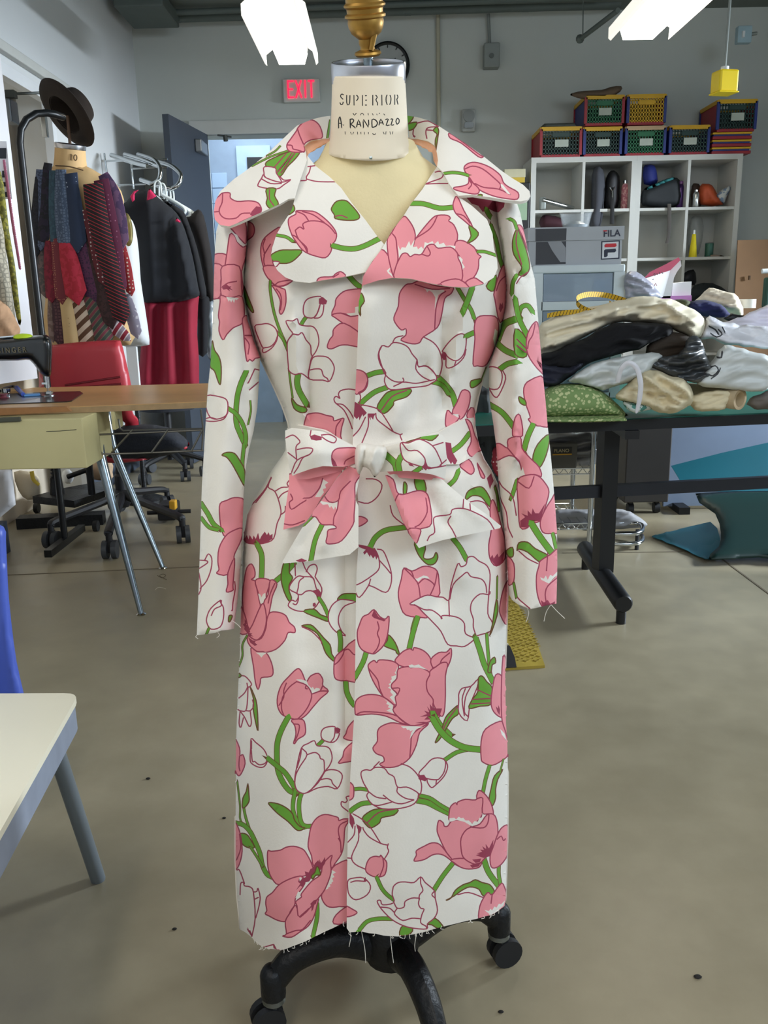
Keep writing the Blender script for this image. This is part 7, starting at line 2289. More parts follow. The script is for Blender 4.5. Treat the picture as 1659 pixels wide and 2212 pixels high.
# ---- beside the shelves
cbd = thing('cardboard_sheet', P(1630, 640, 6.3), 'large brown cardboard sheet leaning beside the cube shelf', 'cardboard')
MB().prism([P(x, y, Y) for x, y, Y in ((1594, 519, 6.5), (1700, 516, 6.5), (1680, 860, 6.3), (1575, 860, 6.3))], (0, 0.012, 0)).build('sheet', mat('cardboard', '#74573a', 0.8, var=0.06, scale=5), cbd)
MB().box(P(1619, 600, 6.42), (.010, .02, .03)).build('slit', mat('dark_slit', '#4f3a22', 0.8), cbd)
tag(MB().tube([P(1646, 586, 4.6), P(1720, 582, 4.6)], 0.012, 10).build('white_rod', M_WHITEP, None, True), 'white rod sticking in beside the cardboard sheet', 'rod')
tag(MB().box(P(1668, 632, 4.8), (.09, .05, .16), bev=0.01).build('green_box', mat('dark_green_box', '#1d4a3c', 0.5)), 'dark green box on the table in front of the cardboard', 'box')
crt = thing('cream_carton', P(1112, 385, 6.9), 'cream and yellow carton behind the coat shoulder beside the shelf', 'carton')
MB().box(P(1108, 378, 6.95), (.16, .2, .06), bev=0.004).build('lid', mat('cream_card', '#c4bfa0', 0.7), crt)
MB().box(P(1108, 391, 6.95), (.15, .19, .05), bev=0.004).build('body', mat('yellow_card', '#c9ab3c', 0.7), crt)
stn = thing('black_cabinet', (P(1112, 398, 6.95).x, 6.95, 0), 'narrow black cabinet carrying the cream and yellow carton', 'cabinet')
zc1 = P(1108, 398, 6.95).z
xq = P(1112, 398, 6.95).x
MB().box((xq, 7.0, zc1 / 2), (.20, .3, zc1), bev=0.006).build('body', mat('black_lacquer', '#17181b', 0.5), stn)
MB().box((xq + .03, 6.845, zc1 - .2), (.10, .006, .14)).build('green_label', mat('pale_green_card', '#8fa88c', 0.7), stn)

# ---- big cutting table
zt3 = 0.77
fa, fb = PZ(1200, 912, zt3), PZ(1659, 893, zt3)
td = (fb - fa).normalized()
tn = Vector((-td.y, td.x, 0))
TA = fa - td * 0.30
TB = fb + td * 0.7
DW = 1.15
big = thing('cutting_table', ((fa.x + fb.x) / 2, 3.4, 0), 'large cutting table with green mat top and black T-shaped legs', 'table')
M_TBLK = mat('black_powder_coat', '#141517', 0.45, 0.1, var=0.08)
M_MAT = mat('green_cutting_mat', '#1e6a5c', 0.45, var=0.05, scale=4)
def quad(a, b_, d0, d1, z):
    return [Vector((p.x, p.y, z)) for p in (a + tn * d0, b_ + tn * d0, b_ + tn * d1, a + tn * d1)]
MB().prism(quad(TA, TB, 0.012, DW, zt3 + .001), (0, 0, -.004)).build('cutting_mat', M_MAT, big)
MB().prism(quad(TA, TB, 0, DW + .01, zt3 - .003), (0, 0, -.036)).build('table_top', M_TBLK, big)
colx = PZ(1303, 1258, 0.10)
f_n, f_f = PZ(1345, 1352, 0), PZ(1262, 1224, 0)
fd = (f_f - f_n).normalized()
for k, off in enumerate((Vector((0, 0, 0)), td * 1.25)):
    n_, m_ = f_n + off, f_f + off
    MB().tube([n_ + Vector((0, 0, .085)), n_ + fd * .01 + Vector((0, 0, .085)), m_ + Vector((0, 0, .085))], [.030, .036, .036], 18).build('foot', M_TBLK, big, True)
    for q_ in (n_ + fd * .03, m_ - fd * .03):
        MB().tube([Vector((q_.x, q_.y, 0)), Vector((q_.x, q_.y, .06))], .019, 12).build('glide', M_TBLK, big, True)
    c_ = (n_ + m_) / 2
    MB().box((c_.x, c_.y, (.1 + zt3 - .04) / 2), (.062, .075, zt3 - .14), rotz(math.atan2(td.y, td.x))).build('column', M_TBLK, big)
    MB().bar(Vector((n_.x, n_.y, zt3 - .055)), Vector((m_.x, m_.y, zt3 - .055)), .05, .03).build('top_bracket', M_TBLK, big)
c_ = (f_n + f_f) / 2
zbm = P(1400, 1058, c_.y).z
MB().bar(Vector((c_.x, c_.y, zbm)) - td * .5, Vector((c_.x, c_.y, zbm)) + td * 1.4, .03, .048).build('cross_beam', mat('charcoal_steel', '#33353b', 0.4, 0.5), big)

# ---- fabrics and bags heaped on it
def heap(name, outline, Y, b_, m, label, cat, **k):
    k.setdefault('jag', 1.3)
    k['noise'] = max(k.get('noise', 0) * 1.5, b_ * 0.30)
    k.setdefault('nscale', 11)
    k['nscale'] = min(k['nscale'], 15)
    k.setdefault('grid', 4)
    return tag(puff(name, outline, Y, b_, m, None, k.pop('grid', 7), **k), label, cat)
M_MUS = mat('cream_muslin', '#e6dcc2', 0.85, var=0.04, scale=10)
M_MUS2 = mat('pale_muslin', '#ddd0ae', 0.85, var=0.05, scale=10)
M_BLKV = mat('black_velvet', '#0c0c10', 0.95, var=0.2, scale=10)
M_POLY = mat('white_polythene', '#cfd4d3', 0.4, var=0.04, scale=8)
M_POLY2 = mat('pale_polythene', '#dcdce2', 0.3, var=0.04, scale=8)
M_GPL = mat('grey_polythene', '#3f4244', 0.35, var=0.25, scale=14)
gst = patmat('green_floral_print', 'dots', ['#c3cb96', '#7d985f'], 80, width=0.42, rough=0.85, rnd=1.0)
gs = thing('fabric_stack', PZ(1260, 900, zt3), 'folded stack of green fabric printed with small pale flowers on the table corner', 'fabric')
puff('top_fold', [(1160, 880), (1172, 850), (1188, 834), (1232, 828), (1275, 832), (1305, 848), (1335, 874), (1351, 892), (1350, 900), (1260, 902), (1165, 902)], 2.98, .10, gst, gs, 7, bb=.25, edge=26)
for k in range(3):
    MB().prism([PZ(x, y, zt3 + .009 + .008 * k) for x, y in ((1150, 908 - k), (1250, 909 - k), (1354 - 2 * k, 906 - k), (1340, 882), (1160, 874))], (0, 0, -.006)).build('fold_layer', gst, gs)
heap('muslin', [(1165, 708), (1182, 690), (1230, 672), (1290, 660), (1340, 648), (1390, 640), (1440, 644), (1480, 660), (1512, 678), (1526, 700), (1516, 726), (1490, 730), (1455, 712), (1400, 700), (1345, 695), (1310, 705), (1260, 730), (1210, 755), (1172, 772), (1160, 765)],
     3.12, .10, M_MUS, 'cream muslin draped over the top of the heap on the table', 'fabric', bb=.28, edge=22, folds=[(1180, 720, 1330, 672, 6, .03), (1200, 745, 1350, 685, 5, .03), (1300, 670, 1440, 655, 5, .03), (1360, 660, 1450, 680, 6, -.02), (1430, 650, 1500, 700, 6, .03), (1470, 690, 1500, 720, 5, .02), (1240, 690, 1300, 690, 5, -.02), (1380, 685, 1470, 700, 4, .02)], noise=.012, nscale=14)
heap('velvet', [(1160, 770), (1210, 753), (1260, 730), (1310, 705), (1340, 696), (1400, 697), (1440, 700), (1455, 714), (1446, 728), (1400, 742), (1380, 756), (1330, 767), (1280, 782), (1262, 792), (1240, 805), (1205, 800), (1165, 795)],
     3.04, .10, M_BLKV, 'black velvet bulging out under the cream muslin', 'fabric', bb=.2, edge=18, noise=.02, nscale=14)
heap('navy_shirt', [(1155, 785), (1205, 792), (1262, 784), (1240, 808), (1212, 828), (1185, 834), (1155, 830)], 2.99, .09, patmat('navy_print', 'blotch', ['#171a2c', '#20243a', '#8a90a8'], 14, width=0.62), 'navy printed shirt between the black velvet and the green fabric stack', 'shirt', bb=.1, edge=14)
heap('brown_cloth', [(1395, 748), (1420, 728), (1452, 716), (1490, 728), (1505, 750), (1490, 780), (1440, 788), (1400, 776)], 3.06, .05, mat('dark_brown_cloth', '#33291f', 0.85), 'dark brown cloth in the hollow behind the grey plastic bag', 'cloth', bb=.15, edge=14)
heap('plastic_bag', [(1226, 822), (1264, 794), (1300, 780), (1368, 766), (1408, 762), (1428, 768), (1412, 790), (1396, 808), (1372, 822), (1340, 832), (1302, 840), (1262, 830)], 2.93, .05, M_POLY, 'white plastic mailing bag with a looped strap over the heap', 'plastic bag', bb=.1, edge=12, noise=.018, nscale=12)
tag(ribbon('bag_loop', [(1334, 826, 9, 2.85), (1342, 798, 10, 2.83), (1358, 784, 11, 2.82), (1376, 796, 11, 2.82), (1384, 830, 11, 2.82), (1381, 866, 10, 2.83), (1375, 890, 6, 2.84)], M_POLY2, tip=True), 'white looped strap hanging down over the cream cotton', 'strap')
heap('plastic_bag', [(1402, 788), (1428, 770), (1466, 766), (1480, 738), (1498, 724), (1514, 736), (1530, 776), (1542, 800), (1526, 820), (1500, 828), (1462, 816), (1424, 802)], 2.94, .07, M_GPL, 'crumpled dark grey plastic bag in the middle of the heap', 'plastic bag', bb=.1, edge=14, noise=.03, nscale=10)
heap('cream_cotton', [(1332, 852), (1362, 820), (1388, 802), (1420, 800), (1452, 812), (1482, 818), (1497, 848), (1492, 874), (1464, 889), (1424, 893), (1398, 880), (1370, 870), (1338, 864)], 2.93, .08, M_MUS2, 'cream cotton bundle folded over at the table edge', 'fabric', bb=.12, edge=16, folds=[(1390, 812, 1470, 870, 5, .03), (1420, 806, 1490, 850, 5, .03), (1350, 850, 1420, 870, 5, .02), (1400, 850, 1450, 888, 5, -.02)], noise=.012, nscale=10)
heap('cotton_roll', [(1488, 862), (1516, 846), (1574, 842), (1582, 856), (1566, 884), (1536, 888), (1500, 886)], 3.0, .07, M_MUS2, 'pale cream cotton folded beside the cardboard tube', 'fabric', bb=.12, edge=12, noise=.012, nscale=9)
heap('printed_scrap', [(1344, 866), (1372, 872), (1402, 870), (1408, 884), (1376, 892), (1352, 884)], 2.90, .03, patmat('teal_print', 'blotch', ['#c8d2cc', '#4f8a80'], 40), 'white and teal printed scrap under the cream cotton bundle', 'fabric', edge=8)
tubo = thing('cardboard_tube', PZ(1597, 882, zt3), 'hollow cardboard tube lying end on at the table edge', 'tube')
tc_ = P(1599, 863, 2.96)
tx = Vector((-0.55, 0.83, 0.03)).normalized()
R_ = 0.036
MB().tube([tc_, tc_ + tx * .32], R_, 24, cap=False).tube([tc_ + tx * .32, tc_], R_ * .72, 24, cap=False).build('wall', mat('tube_card', '#c2b194', 0.8, var=0.05), tubo, True)
rg = []
u_ = tx.cross(Vector((0, 0, 1))).normalized()
v_ = tx.cross(u_)
for r_ in (R_, R_ * .72):
    rg += [tc_ + u_ * r_ * math.cos(a_) + v_ * r_ * math.sin(a_) for a_ in [2 * math.pi * j / 24 for j in range(24)]]
MB().add(rg, [(j, (j + 1) % 24, 24 + (j + 1) % 24, 24 + j) for j in range(24)]).build('end_ring', mat('tube_card_end', '#a08a68', 0.85), tubo)
heap('mailing_bag', [(1504, 828), (1528, 792), (1546, 768), (1566, 746), (1600, 752), (1659, 768), (1690, 790), (1680, 820), (1648, 846), (1580, 843), (1540, 838)], 2.97, .06, M_POLY, 'big white mailing bag with black print beside the grey plastic bag', 'plastic bag', bb=.15, edge=12, noise=.012, nscale=22,
     mats=[M_POLY] * 6 + [mat('bag_print', '#3a3c40', 0.5)], ops=[('k', [(1532, 795), (1545, 790), (1552, 800), (1540, 812), (1530, 808)], 1.6), ('k', [(1536, 818), (1550, 808), (1556, 796)], 1.4), ('k', [(1560, 760), (1558, 772), (1550, 772)], 2.0)])
heap('mailing_bag', [(1512, 736), (1522, 700), (1532, 684), (1560, 694), (1600, 700), (1659, 706), (1700, 720), (1700, 752), (1640, 752), (1570, 744), (1540, 732)], 3.14, .06, M_POLY2, 'creased white plastic bag with grey print behind the big mailing bag', 'plastic bag', bb=.15, edge=12, noise=.02, nscale=14,
     mats=[M_POLY2] * 6 + [mat('bag_print', '')], ops=[('k', [(1532, 705), (1545, 712), (1552, 722)], 1.8), ('k', [(1535, 720), (1548, 728), (1560, 722), (1552, 712)], 1.5), ('k', [(1560, 706), (1566, 718)], 1.5)])
heap('lilac_sheet', [(1560, 696), (1600, 686), (1640, 664), (1700, 656), (1710, 690), (1700, 720), (1640, 712), (1590, 706)], 3.3, .05, mat('lilac_white_film', '#dcd8e4', 0.4), 'lilac white sheet heaped at the far side of the table', 'sheet', bb=.15, edge=12, noise=.02, nscale=12)
heap('navy_knit', [(1472, 668), (1484, 654), (1504, 648), (1540, 652), (1566, 664), (1578, 678), (1566, 686), (1524, 684), (1490, 676)], 3.45, .06, mat('navy_knit', '#191c4c', 0.9, var=0.15, scale=20), 'navy blue knit heaped behind the cream muslin', 'knitwear', bb=.12, edge=10, noise=.02, nscale=8)
heap('olive_cloth', [(1446, 660), (1452, 650), (1470, 646), (1490, 650), (1482, 668), (1460, 668)], 3.4, .05, mat('olive_cloth', '#3f4228', 0.9), 'olive cloth tucked between the muslin and the navy knit', 'cloth', edge=8)
heap('tissue', [(1500, 654), (1512, 640), (1532, 624), (1556, 628), (1584, 634), (1600, 650), (1606, 680), (1584, 690), (1568, 672), (1540, 652)], 3.6, .06, mat('cream_tissue', '#e4d6be', 0.8), 'crumpled cream pattern tissue behind the navy knit', 'paper', bb=.15, edge=14, noise=.03, nscale=12)
heap('dark_scissors_case', [(1560, 690), (1580, 676), (1620, 684), (1636, 692), (1600, 698)], 3.38, .02, M_BLKP, 'black flat case lying under the lilac white sheet', 'case', edge=5, round_=1)
heap('grey_cloth', [(1612, 872), (1640, 850), (1700, 838), (1720, 880), (1660, 886)], 3.05, .05, mat('taupe_cloth', '#6d6660', 0.85), 'taupe cloth under the big mailing bag by the cardboard tube', 'cloth', edge=12)
tr_ = thing('tape_roll', P(1611, 655, 3.7), 'white roll of tape lying among the tissue and sheets', 'tape roll')
cp_ = P(1611, 656, 3.7)
MB().lathe(cp_, [(.030, -.018), (.040, -.018), (.040, .018), (.030, .018), (.030, -.018)], 24, cap=(False, False)).build('roll', mat('masking_tape', '#e6e2d8', 0.7), tr_, True)
# tape measure
tm = thing('tape_measure', P(1290, 660, 3.25), 'yellow tape measure curling over the cream muslin', 'tape measure')
M_TAPE = patmat('tape_ticks', 'stripes', ['#3d3410', '#c9a01e'], 30, 1.2, width=0.10)
def upright(path, hgt, m, parent, name):
    path = [(x, y, Y) for x, y, Y in path]
    q = arc([P(x, y, Y) for x, y, Y in path], 6)
    m2 = MB()
    vs, fs = [], []
    for p_ in q:
        vs += [p_ - Vector((0, 0, hgt / 2)), p_ + Vector((0, 0, hgt / 2)), p_ + Vector((0.0004, .0006, hgt / 2)), p_ + Vector((0.0004, .0006, -hgt / 2))]
    for i in range(len(q) - 1):
        for j in range(4):
            fs.append((i * 4 + j, i * 4 + (j + 1) % 4, (i + 1) * 4 + (j + 1) % 4, (i + 1) * 4 + j))
    return m2.add(vs, fs).build(name, m, parent)
upright([(1182, 682, 3.05), (1215, 676, 3.05), (1262, 672, 3.06)], .016, M_TAPE, tm, 'tape')
upright([(1276, 674, 3.05), (1256, 664, 3.08), (1245, 652, 3.12), (1250, 642, 3.2), (1272, 636, 3.3), (1310, 638, 3.36), (1346, 648, 3.32), (1366, 656, 3.25)], .020, M_TAPE, tm, 'tape')
upright([(1270, 674, 3.05), (1296, 668, 3.08), (1322, 660, 3.14), (1316, 654, 3.2)], .016, M_TAPE, tm, 'tape')
heap('black_ribbon_pile', [(1196, 688), (1206, 676), (1240, 672), (1262, 676), (1240, 684), (1210, 692)], 3.1, .03, M_BLKV, 'black ribbon pile under the tape measure', 'ribbon', edge=6)

# ---- drawer unit with the shoe box
Yd = 3.62
dr = thing('storage_tower', P(1250, 760, Yd), 'white plastic drawer tower with clear drawer fronts carrying the shoe box', 'storage tower')
dx0, dx1 = P(1150, 600, Yd).x, P(1350, 600, Yd).x
dzt = P(1250, 572, Yd).z
M_WPL = mat('white_drawer_frame', '#ccd6da', 0.4, var=0.02)
DD = .36
dcx, dww = (dx0 + dx1) / 2, dx1 - dx0
dr.location.z = zt3 + .001
zz0 = zt3 + .003
MB().box((dcx, Yd + DD / 2, dzt - .016), (dww, DD, .032), bev=0.006).build('top', M_WPL, dr)
for s_ in (-1, 1):
    MB().box((dcx + s_ * (dww / 2 - .022), Yd + DD / 2, (zz0 + dzt - .03) / 2), (.044, DD, dzt - .032 - zz0)).build('side', M_WPL, dr)
mid = P(1250, 660, Yd).z
MB().box((dcx, Yd + DD / 2, mid), (dww - .08, DD, .034)).build('divider', M_WPL, dr)
MB().box((dcx, Yd + DD / 2, zz0 + .012), (dww - .08, DD, .022)).build('bottom', M_WPL, dr)
M_FROST = mat('frosted_drawer', '#aebfd2', 0.3, alpha=0.5)
for z0_, z1_ in ((mid + .018, dzt - .034), (zz0 + .026, mid - .018)):
    dw_ = MB().box((dcx, Yd + .012, (z0_ + z1_) / 2), (dww - .096, .006, z1_ - z0_)).build('drawer', M_FROST, dr)
    MB().box((dcx, Yd + DD - .02, (z0_ + z1_) / 2), (dww - .1, .006, z1_ - z0_)).build('drawer_back', mat('frosted_back', '#8e9cad', 0.6), dw_)
zq = mid + .018
tag(MB().box((P(1265, 620, Yd).x, Yd + .06, zq + .048), (.075, .03, .094), bev=0.002).build('white_card_pack', mat('cream_pack', '#c9d2d0', 0.7)), 'white card pack inside the upper clear drawer', 'pack')
tag(MB().box((P(1307, 620, Yd).x, Yd + .06, zq + .044), (.065, .03, .086), bev=0.002).build('blue_card_pack', mat('blue_pack', '#4f86c4', 0.6)), 'blue card pack inside the upper clear drawer', 'pack')
heap('drawer_cloth', [(1172, 648), (1174, 632), (1200, 636), (1240, 644), (1242, 650)], Yd + .10, .04, M_WHITEP, 'white cloth strip inside the upper clear drawer', 'cloth', edge=6)
# shoe box
Yx = 3.66
sb_ = thing('shoe_box', P(1245, 568, Yx), 'grey and charcoal shoe box with red and navy logo on the drawer tower', 'shoe box')
sb_.location.z = dzt
bx0, bx1 = P(1142, 540, Yx).x, P(1343, 540, Yx).x
bz0 = dzt + .001
bh = P(1250, 518, Yx).z - bz0
lh = P(1250, 490, Yx).z - P(1250, 519, Yx).z
M_SB = mat('shoe_box_grey', '#a9adb2', 0.6, var=0.02)
M_SBD = mat('shoe_box_charcoal', '#3a3b40', 0.6, var=0.05)
bcx, bw = (bx0 + bx1) / 2, bx1 - bx0
MB().box((bcx, Yx + .15, bz0 + bh / 2), (bw, .30, bh)).build('box', M_SB, sb_)
lid = MB().box((bcx, Yx + .15, bz0 + bh + lh / 2 - .002), (bw + .012, .312, lh)).build('lid', M_SB, sb_)
def onface(pl, m, nm, dy=.0, par=sb_):
    MB().prism([P(x, y, Yx - .0012 - dy) for x, y in pl], (0, .0012, 0)).build(nm, m, par)
onface([(1158, 523), (1223, 521), (1222, 570), (1157, 572)], M_SBD, 'printed_panel')
onface([(1183, 522), (1212, 521), (1222, 535), (1222, 566), (1210, 566), (1192, 540)], mat('shoe_box_grey_print', '#8f9297', 0.6), 'printed_swoosh', .0012)
MB().prism([P(x, y, Yx - .0075) for x, y in ((1157, 495), (1224, 493), (1223, 519), (1157, 521))], (0, .001, 0)).build('printed_panel', M_SBD, lid)
onface([(1299, 521), (1339, 519), (1338, 559), (1298, 561)], mat('logo_navy', '#23283c', 0.6), 'logo_frame', .0)
onface([(1301.5, 523.5), (1336.5, 521.5), (1335.5, 556.5), (1300.5, 558.5)], mat('logo_white', '#d5d8dc', 0.6), 'logo_field', .0012)
onface([(1306, 529), (1309, 526.5), (1331, 525.5), (1332, 531), (1329, 533.5), (1306, 534)], mat('logo_red', '#c42531', 0.6), 'logo_bar', .0024)
onface([(1305, 541), (1308, 538.5), (1330, 537), (1331, 542), (1328, 545), (1313, 545.5), (1312.5, 553), (1309, 555.5), (1305, 555.5)], mat('logo_navy', ''), 'logo_stem', .0024)
lz = P(1303, 511.5, Yx - .008)
lhgt = (P(1303, 497, Yx).z - P(1303, 511, Yx).z) / 0.69
text('brand_lettering', 'FILA', lhgt, facing(lz, 0, .03, 1.02), mat('logo_navy', ''), lid)
MB().prism([P(x, y, Yx - .0095) for x, y in ((1303.5, 497.5), (1311, 497.2), (1311, 499.8), (1303.5, 500))], (0, .001, 0)).build('letter_accent', mat('logo_red', ''), lid)
tubx = thing('clear_tub', P(1245, 490, Yx + .1), 'clear plastic tub with pins standing on the shoe box lid', 'tub')
tp = [P(x, y, Yx + .06) for x, y in ((1212, 459), (1280, 457), (1276, 488), (1216, 489))]
M_CLR = mat('clear_plastic', '#dfe6ea', 0.08, alpha=0.16)
zb_l = bz0 + bh + lh
ctr = Vector((P(1246, 475, Yx + .1).x, Yx + .12, zb_l))
MB().lathe(ctr, [(.052, 0), (.054, .002), (.066, .058), (.070, .060), (.068, .063), (.062, .058), (.050, .004)], 20, Matrix.Diagonal((1, .8, 1)).to_3x3(), cap=(True, True)).build('bowl', M_CLR, tubx, True)
MB().lathe(ctr + Vector((0, 0, .003)), [(.045, 0), (.05, .012), (.02, .026)], 14, Matrix.Diagonal((1, .8, 1)).to_3x3()).build('contents', mat('pins_grey', '#9aa6ae', 0.3, 0.4), tubx, True)

# ---- carton and bag between
wc = thing('white_carton', P(1440, 645, 3.75), 'open white carton with pink lid edge and red lettering behind the muslin', 'carton')
M_WCT = mat('white_card', '#e4e2e2', 0.6)
M_PKE = mat('pink_card_edge', '#d9607a', 0.6)
MB().prism([P(x, y, Y) for x, y, Y in ((1393, 602, 3.75), (1448, 584, 3.80), (1432, 642, 3.80), (1396, 630, 3.75))], (0, .006, 0)).build('front_flap', M_WCT, wc)
MB().prism([P(x, y, 3.80) for x, y in ((1448, 584), (1462, 562), (1470, 562), (1472, 574), (1462, 588), (1456, 600), (1448, 644), (1430, 644))], (.012, .07, 0)).build('end_flap', mat('white_card_bright', '#eceaea', 0.6), wc)
MB().prism([P(x, y, 3.77) for x, y in ((1392, 601), (1404, 588), (1440, 570), (1466, 556), (1470, 562), (1448, 584))], (0, .006, 0)).build('lid', M_PKE, wc)
MB().prism([P(x, y, 3.82) for x, y in ((1454, 612), (1494, 608), (1492, 646), (1450, 646))], (0, .12, 0)).build('tray', mat('white_card_bright', ''), wc)
MB().prism([P(x, y, 3.80) for x, y in ((1426, 640), (1494, 638), (1494, 650), (1426, 652))], (0, .10, 0)).build('base_edge', mat('pink_plastic', '#d58ad0', 0.5), wc)
M_RL = mat('red_lettering', '#b8404c', 0.7)
for k, p_ in enumerate(([(1404, 621), (1404, 614), (1407, 618), (1410, 613), (1411, 619)], [(1413, 618), (1416, 612), (1419, 617)], [(1411, 593), (1415, 590), (1415, 596)], [(1419, 590), (1420, 594)], [(1424, 588), (1425, 592)], [(1429, 587), (1432, 591)], [(1409, 604), (1412, 603)])):
    MB().tube([P(x, y, 3.742) for x, y in p_], 0.0016, 5).build('lettering', M_RL if k < 2 else mat('grey_lettering', '#5a5558', 0.7), wc)
heap('carrier_bag', [(1352, 592), (1374, 586), (1396, 600), (1416, 622), (1430, 644), (1400, 650), (1352, 646)], 3.62, .05, mat('lavender_polythene', '#9d9eab', 0.35, var=0.1, scale=20), 'lavender grey carrier bag slumped beside the drawer tower', 'plastic bag', bb=.08, edge=12, noise=.02, nscale=9)

# ---- dark dress hanging off the table end
heap('dark_dress', [(1000, 830), (1050, 838), (1066, 856), (1066, 910), (1078, 960), (1082, 1010), (1090, 1060), (1000, 1060)], PZ(1060, 880, zt3).y - .12, .04, patmat('dark_feather_print', 'blotch', ['#1e2124', '#33393a', '#6e7674'], 9, width=0.45), 'dark dress with grey feather print hanging off the table end', 'dress', bb=.03, edge=14,
     folds=[(1050, 860, 1070, 1040, 6, .02)])
heap('paisley_cloth', [(1062, 975), (1074, 968), (1082, 1000), (1080, 1030), (1066, 1020)], PZ(1060, 880, zt3).y - .17, .015, patmat('red_paisley', 'dots', ['#d0a8a0', '#8c1c2c'], 60, width=0.3), 'red paisley cloth peeping below the dark dress', 'cloth', edge=6)

# ---- under and behind the cutting table
Yk2 = 4.55
wsf = thing('wire_shelf', PZ(1270, 1190, 0), 'chrome wire shelf on posts standing behind the cutting table leg', 'shelf')
pA = PZ(1272, 1186, 0)
xs = [pA.x - .62, pA.x]
ys = [pA.y, pA.y + .40]
for x in xs:
    for y in ys:
        MB().tube([(x, y, .02), (x, y, .70)], 0.0125, 10).lathe((x, y, 0), [(.016, 0), (.016, .02)], 10).build('post', M_CHROME, wsf, True)
for z in (.13, .40, .67):
    g = MB()
    for y in ys:
        g.tube([(xs[0], y, z), (xs[1], y, z)], .004, 6).tube([(xs[0], y, z - .028), (xs[1], y, z - .028)], .003, 6)
        n = 14
        for i in range(n):
            x_ = xs[0] + (xs[1] - xs[0]) * i / n
            x2_ = xs[0] + (xs[1] - xs[0]) * (i + .5) / n
            x3_ = xs[0] + (xs[1] - xs[0]) * (i + 1) / n
            g.tube([(x_, y, z), (x2_, y, z - .028), (x3_, y, z)], .0025, 5, cap=False)
    for i in range(16):
        x_ = xs[0] + (xs[1] - xs[0]) * i / 15
        g.tube([(x_, ys[0], z), (x_, ys[1], z)], .0025, 5)
    g.build('wire_tray', M_CHROME, wsf)
heap('clear_bag', [(1180, 940), (1240, 934), (1294, 936), (1302, 970), (1290, 1000), (1262, 1010), (1200, 1004), (1180, 1000)], pA.y + .12, .10, mat('grey_film', '#7b7a78', 0.3, var=0.15, scale=12), 'grey translucent plastic bag on the wire shelf', 'plastic bag', edge=20, noise=.03, nscale=16)
tbx = thing('tool_case', (P(1215, 1040, pA.y).x, pA.y + .12, .425), 'grey tool case with yellow label on the wire shelf', 'case')
qx0, qx1 = P(1150, 1040, pA.y - .02).x, P(1246, 1040, pA.y - .02).x
qz1 = P(1215, 1008, pA.y - .02).z
qz0 = .404
qz1 = max(qz1, qz0 + .12)
MB().box(((qx0 + qx1) / 2, pA.y + .13, (qz0 + qz1) / 2), (qx1 - qx0, .28, qz1 - qz0), bev=0.006).build('body', mat('grey_case', '#5c5a52', 0.6), tbx)
MB().box((P(1212, 1020, pA.y).x, pA.y - .012, qz1 - .035), (.09, .004, .028)).build('label_plate', mat('label_dark', '#26241f', 0.5), tbx)
MB().box((P(1212, 1020, pA.y).x, pA.y - .012, qz1 - .054), (.09, .004, .006)).build('label_stripe', mat('amber_plastic', ''), tbx)
text('label_lettering', 'PLANO', .022, facing(Vector((P(1212, 1020, pA.y).x - .04, pA.y - .0145, qz1 - .043))), mat('label_cream', '#b8ad86', 0.6), tbx)
heap('paper_stack', [(1200, 1140), (1200, 1104), (1260, 1100), (1345, 1100), (1372, 1112), (1392, 1126), (1396, 1138), (1340, 1142)], pA.y + .16, .06, mat('grey_paper', '#8a8a8c', 0.7), 'loose white papers lying on the lower rack behind the table leg', 'paper', edge=8)
crk = thing('chrome_rack_base', PZ(1340, 1180, 0), 'chrome tubular rack base lying low behind the table leg', 'rack')
for y_, yy_ in ((1172, .0), (1150, .06)):
    MB().tube(arc([PZ(1282, y_, .035 + yy_), PZ(1330, y_ + 3, .035 + yy_), PZ(1378, y_ + 1, .035 + yy_), PZ(1388, y_ - 12, .035 + yy_), PZ(1368, y_ - 20, .035 + yy_), PZ(1282, y_ - 18, .035 + yy_)], 6), 0.011, 10).build('tube_loop', M_CHROME, crk, True)
for x, y in ((1290, 1172), (1376, 1172)):
    q_ = PZ(x, y, .035)
    MB().tube([(q_.x, q_.y, 0), (q_.x, q_.y, .1)], 0.010, 8).build('foot', M_RUB, crk, True)
pdl = thing('desk_pedestal', PZ(1400, 1110, 0), 'dark brown desk pedestal with casters behind the cutting table', 'pedestal')
Yp = PZ(1400, 1112, 0).y
px0_, px1_ = P(1352, 1000, Yp).x, P(1449, 1000, Yp).x
MB().box(((px0_ + px1_) / 2, Yp + .22, .40), (px1_ - px0_, .44, .66), bev=0.006).build('body', mat('dark_brown_steel', '#393634', 0.6), pdl)
for x_ in (px0_ + .05, px1_ - .05):
    for y_ in (Yp + .05, Yp + .38):
        MB().tube([(x_ - .015, y_, .03), (x_ + .015, y_, .03)], .03, 14).box((x_, y_, .062), (.02, .03, .02)).build('caster', M_RUB, pdl, True)
MB().bar((px0_, Yp - .004, .52), (px1_, Yp - .004, .52), .006, .006).build('drawer_gap', M_DARK, pdl)
lb = thing('partition_screen', PZ(1560, 1105, 0), 'pale blue-grey panel standing upright beneath the far side of the table', 'screen')
Yl = PZ(1480, 1106, 0).y + .05
lx0, lx1 = P(1440, 1000, Yl).x, P(1760, 1000, Yl).x
MB().box(((lx0 + lx1) / 2, Yl + .02, .42), (lx1 - lx0, .02, .80)).build('panel', mat('blue_grey_panel', '#8fa0bb', 0.5, var=0.03), lb)
MB().box((lx0 + .08, Yl + .04, .02), (.06, .3, .04)).build('foot', M_TBLK, lb)
Yc2 = Yl - .25
cmx = thing('curled_mat', PZ(1500, 1195, 0), 'large teal cutting mat curled up under the cutting table', 'cutting mat')
M_TEAL = mat('teal_mat', '#1f6c7d', 0.35, var=0.04, scale=3)
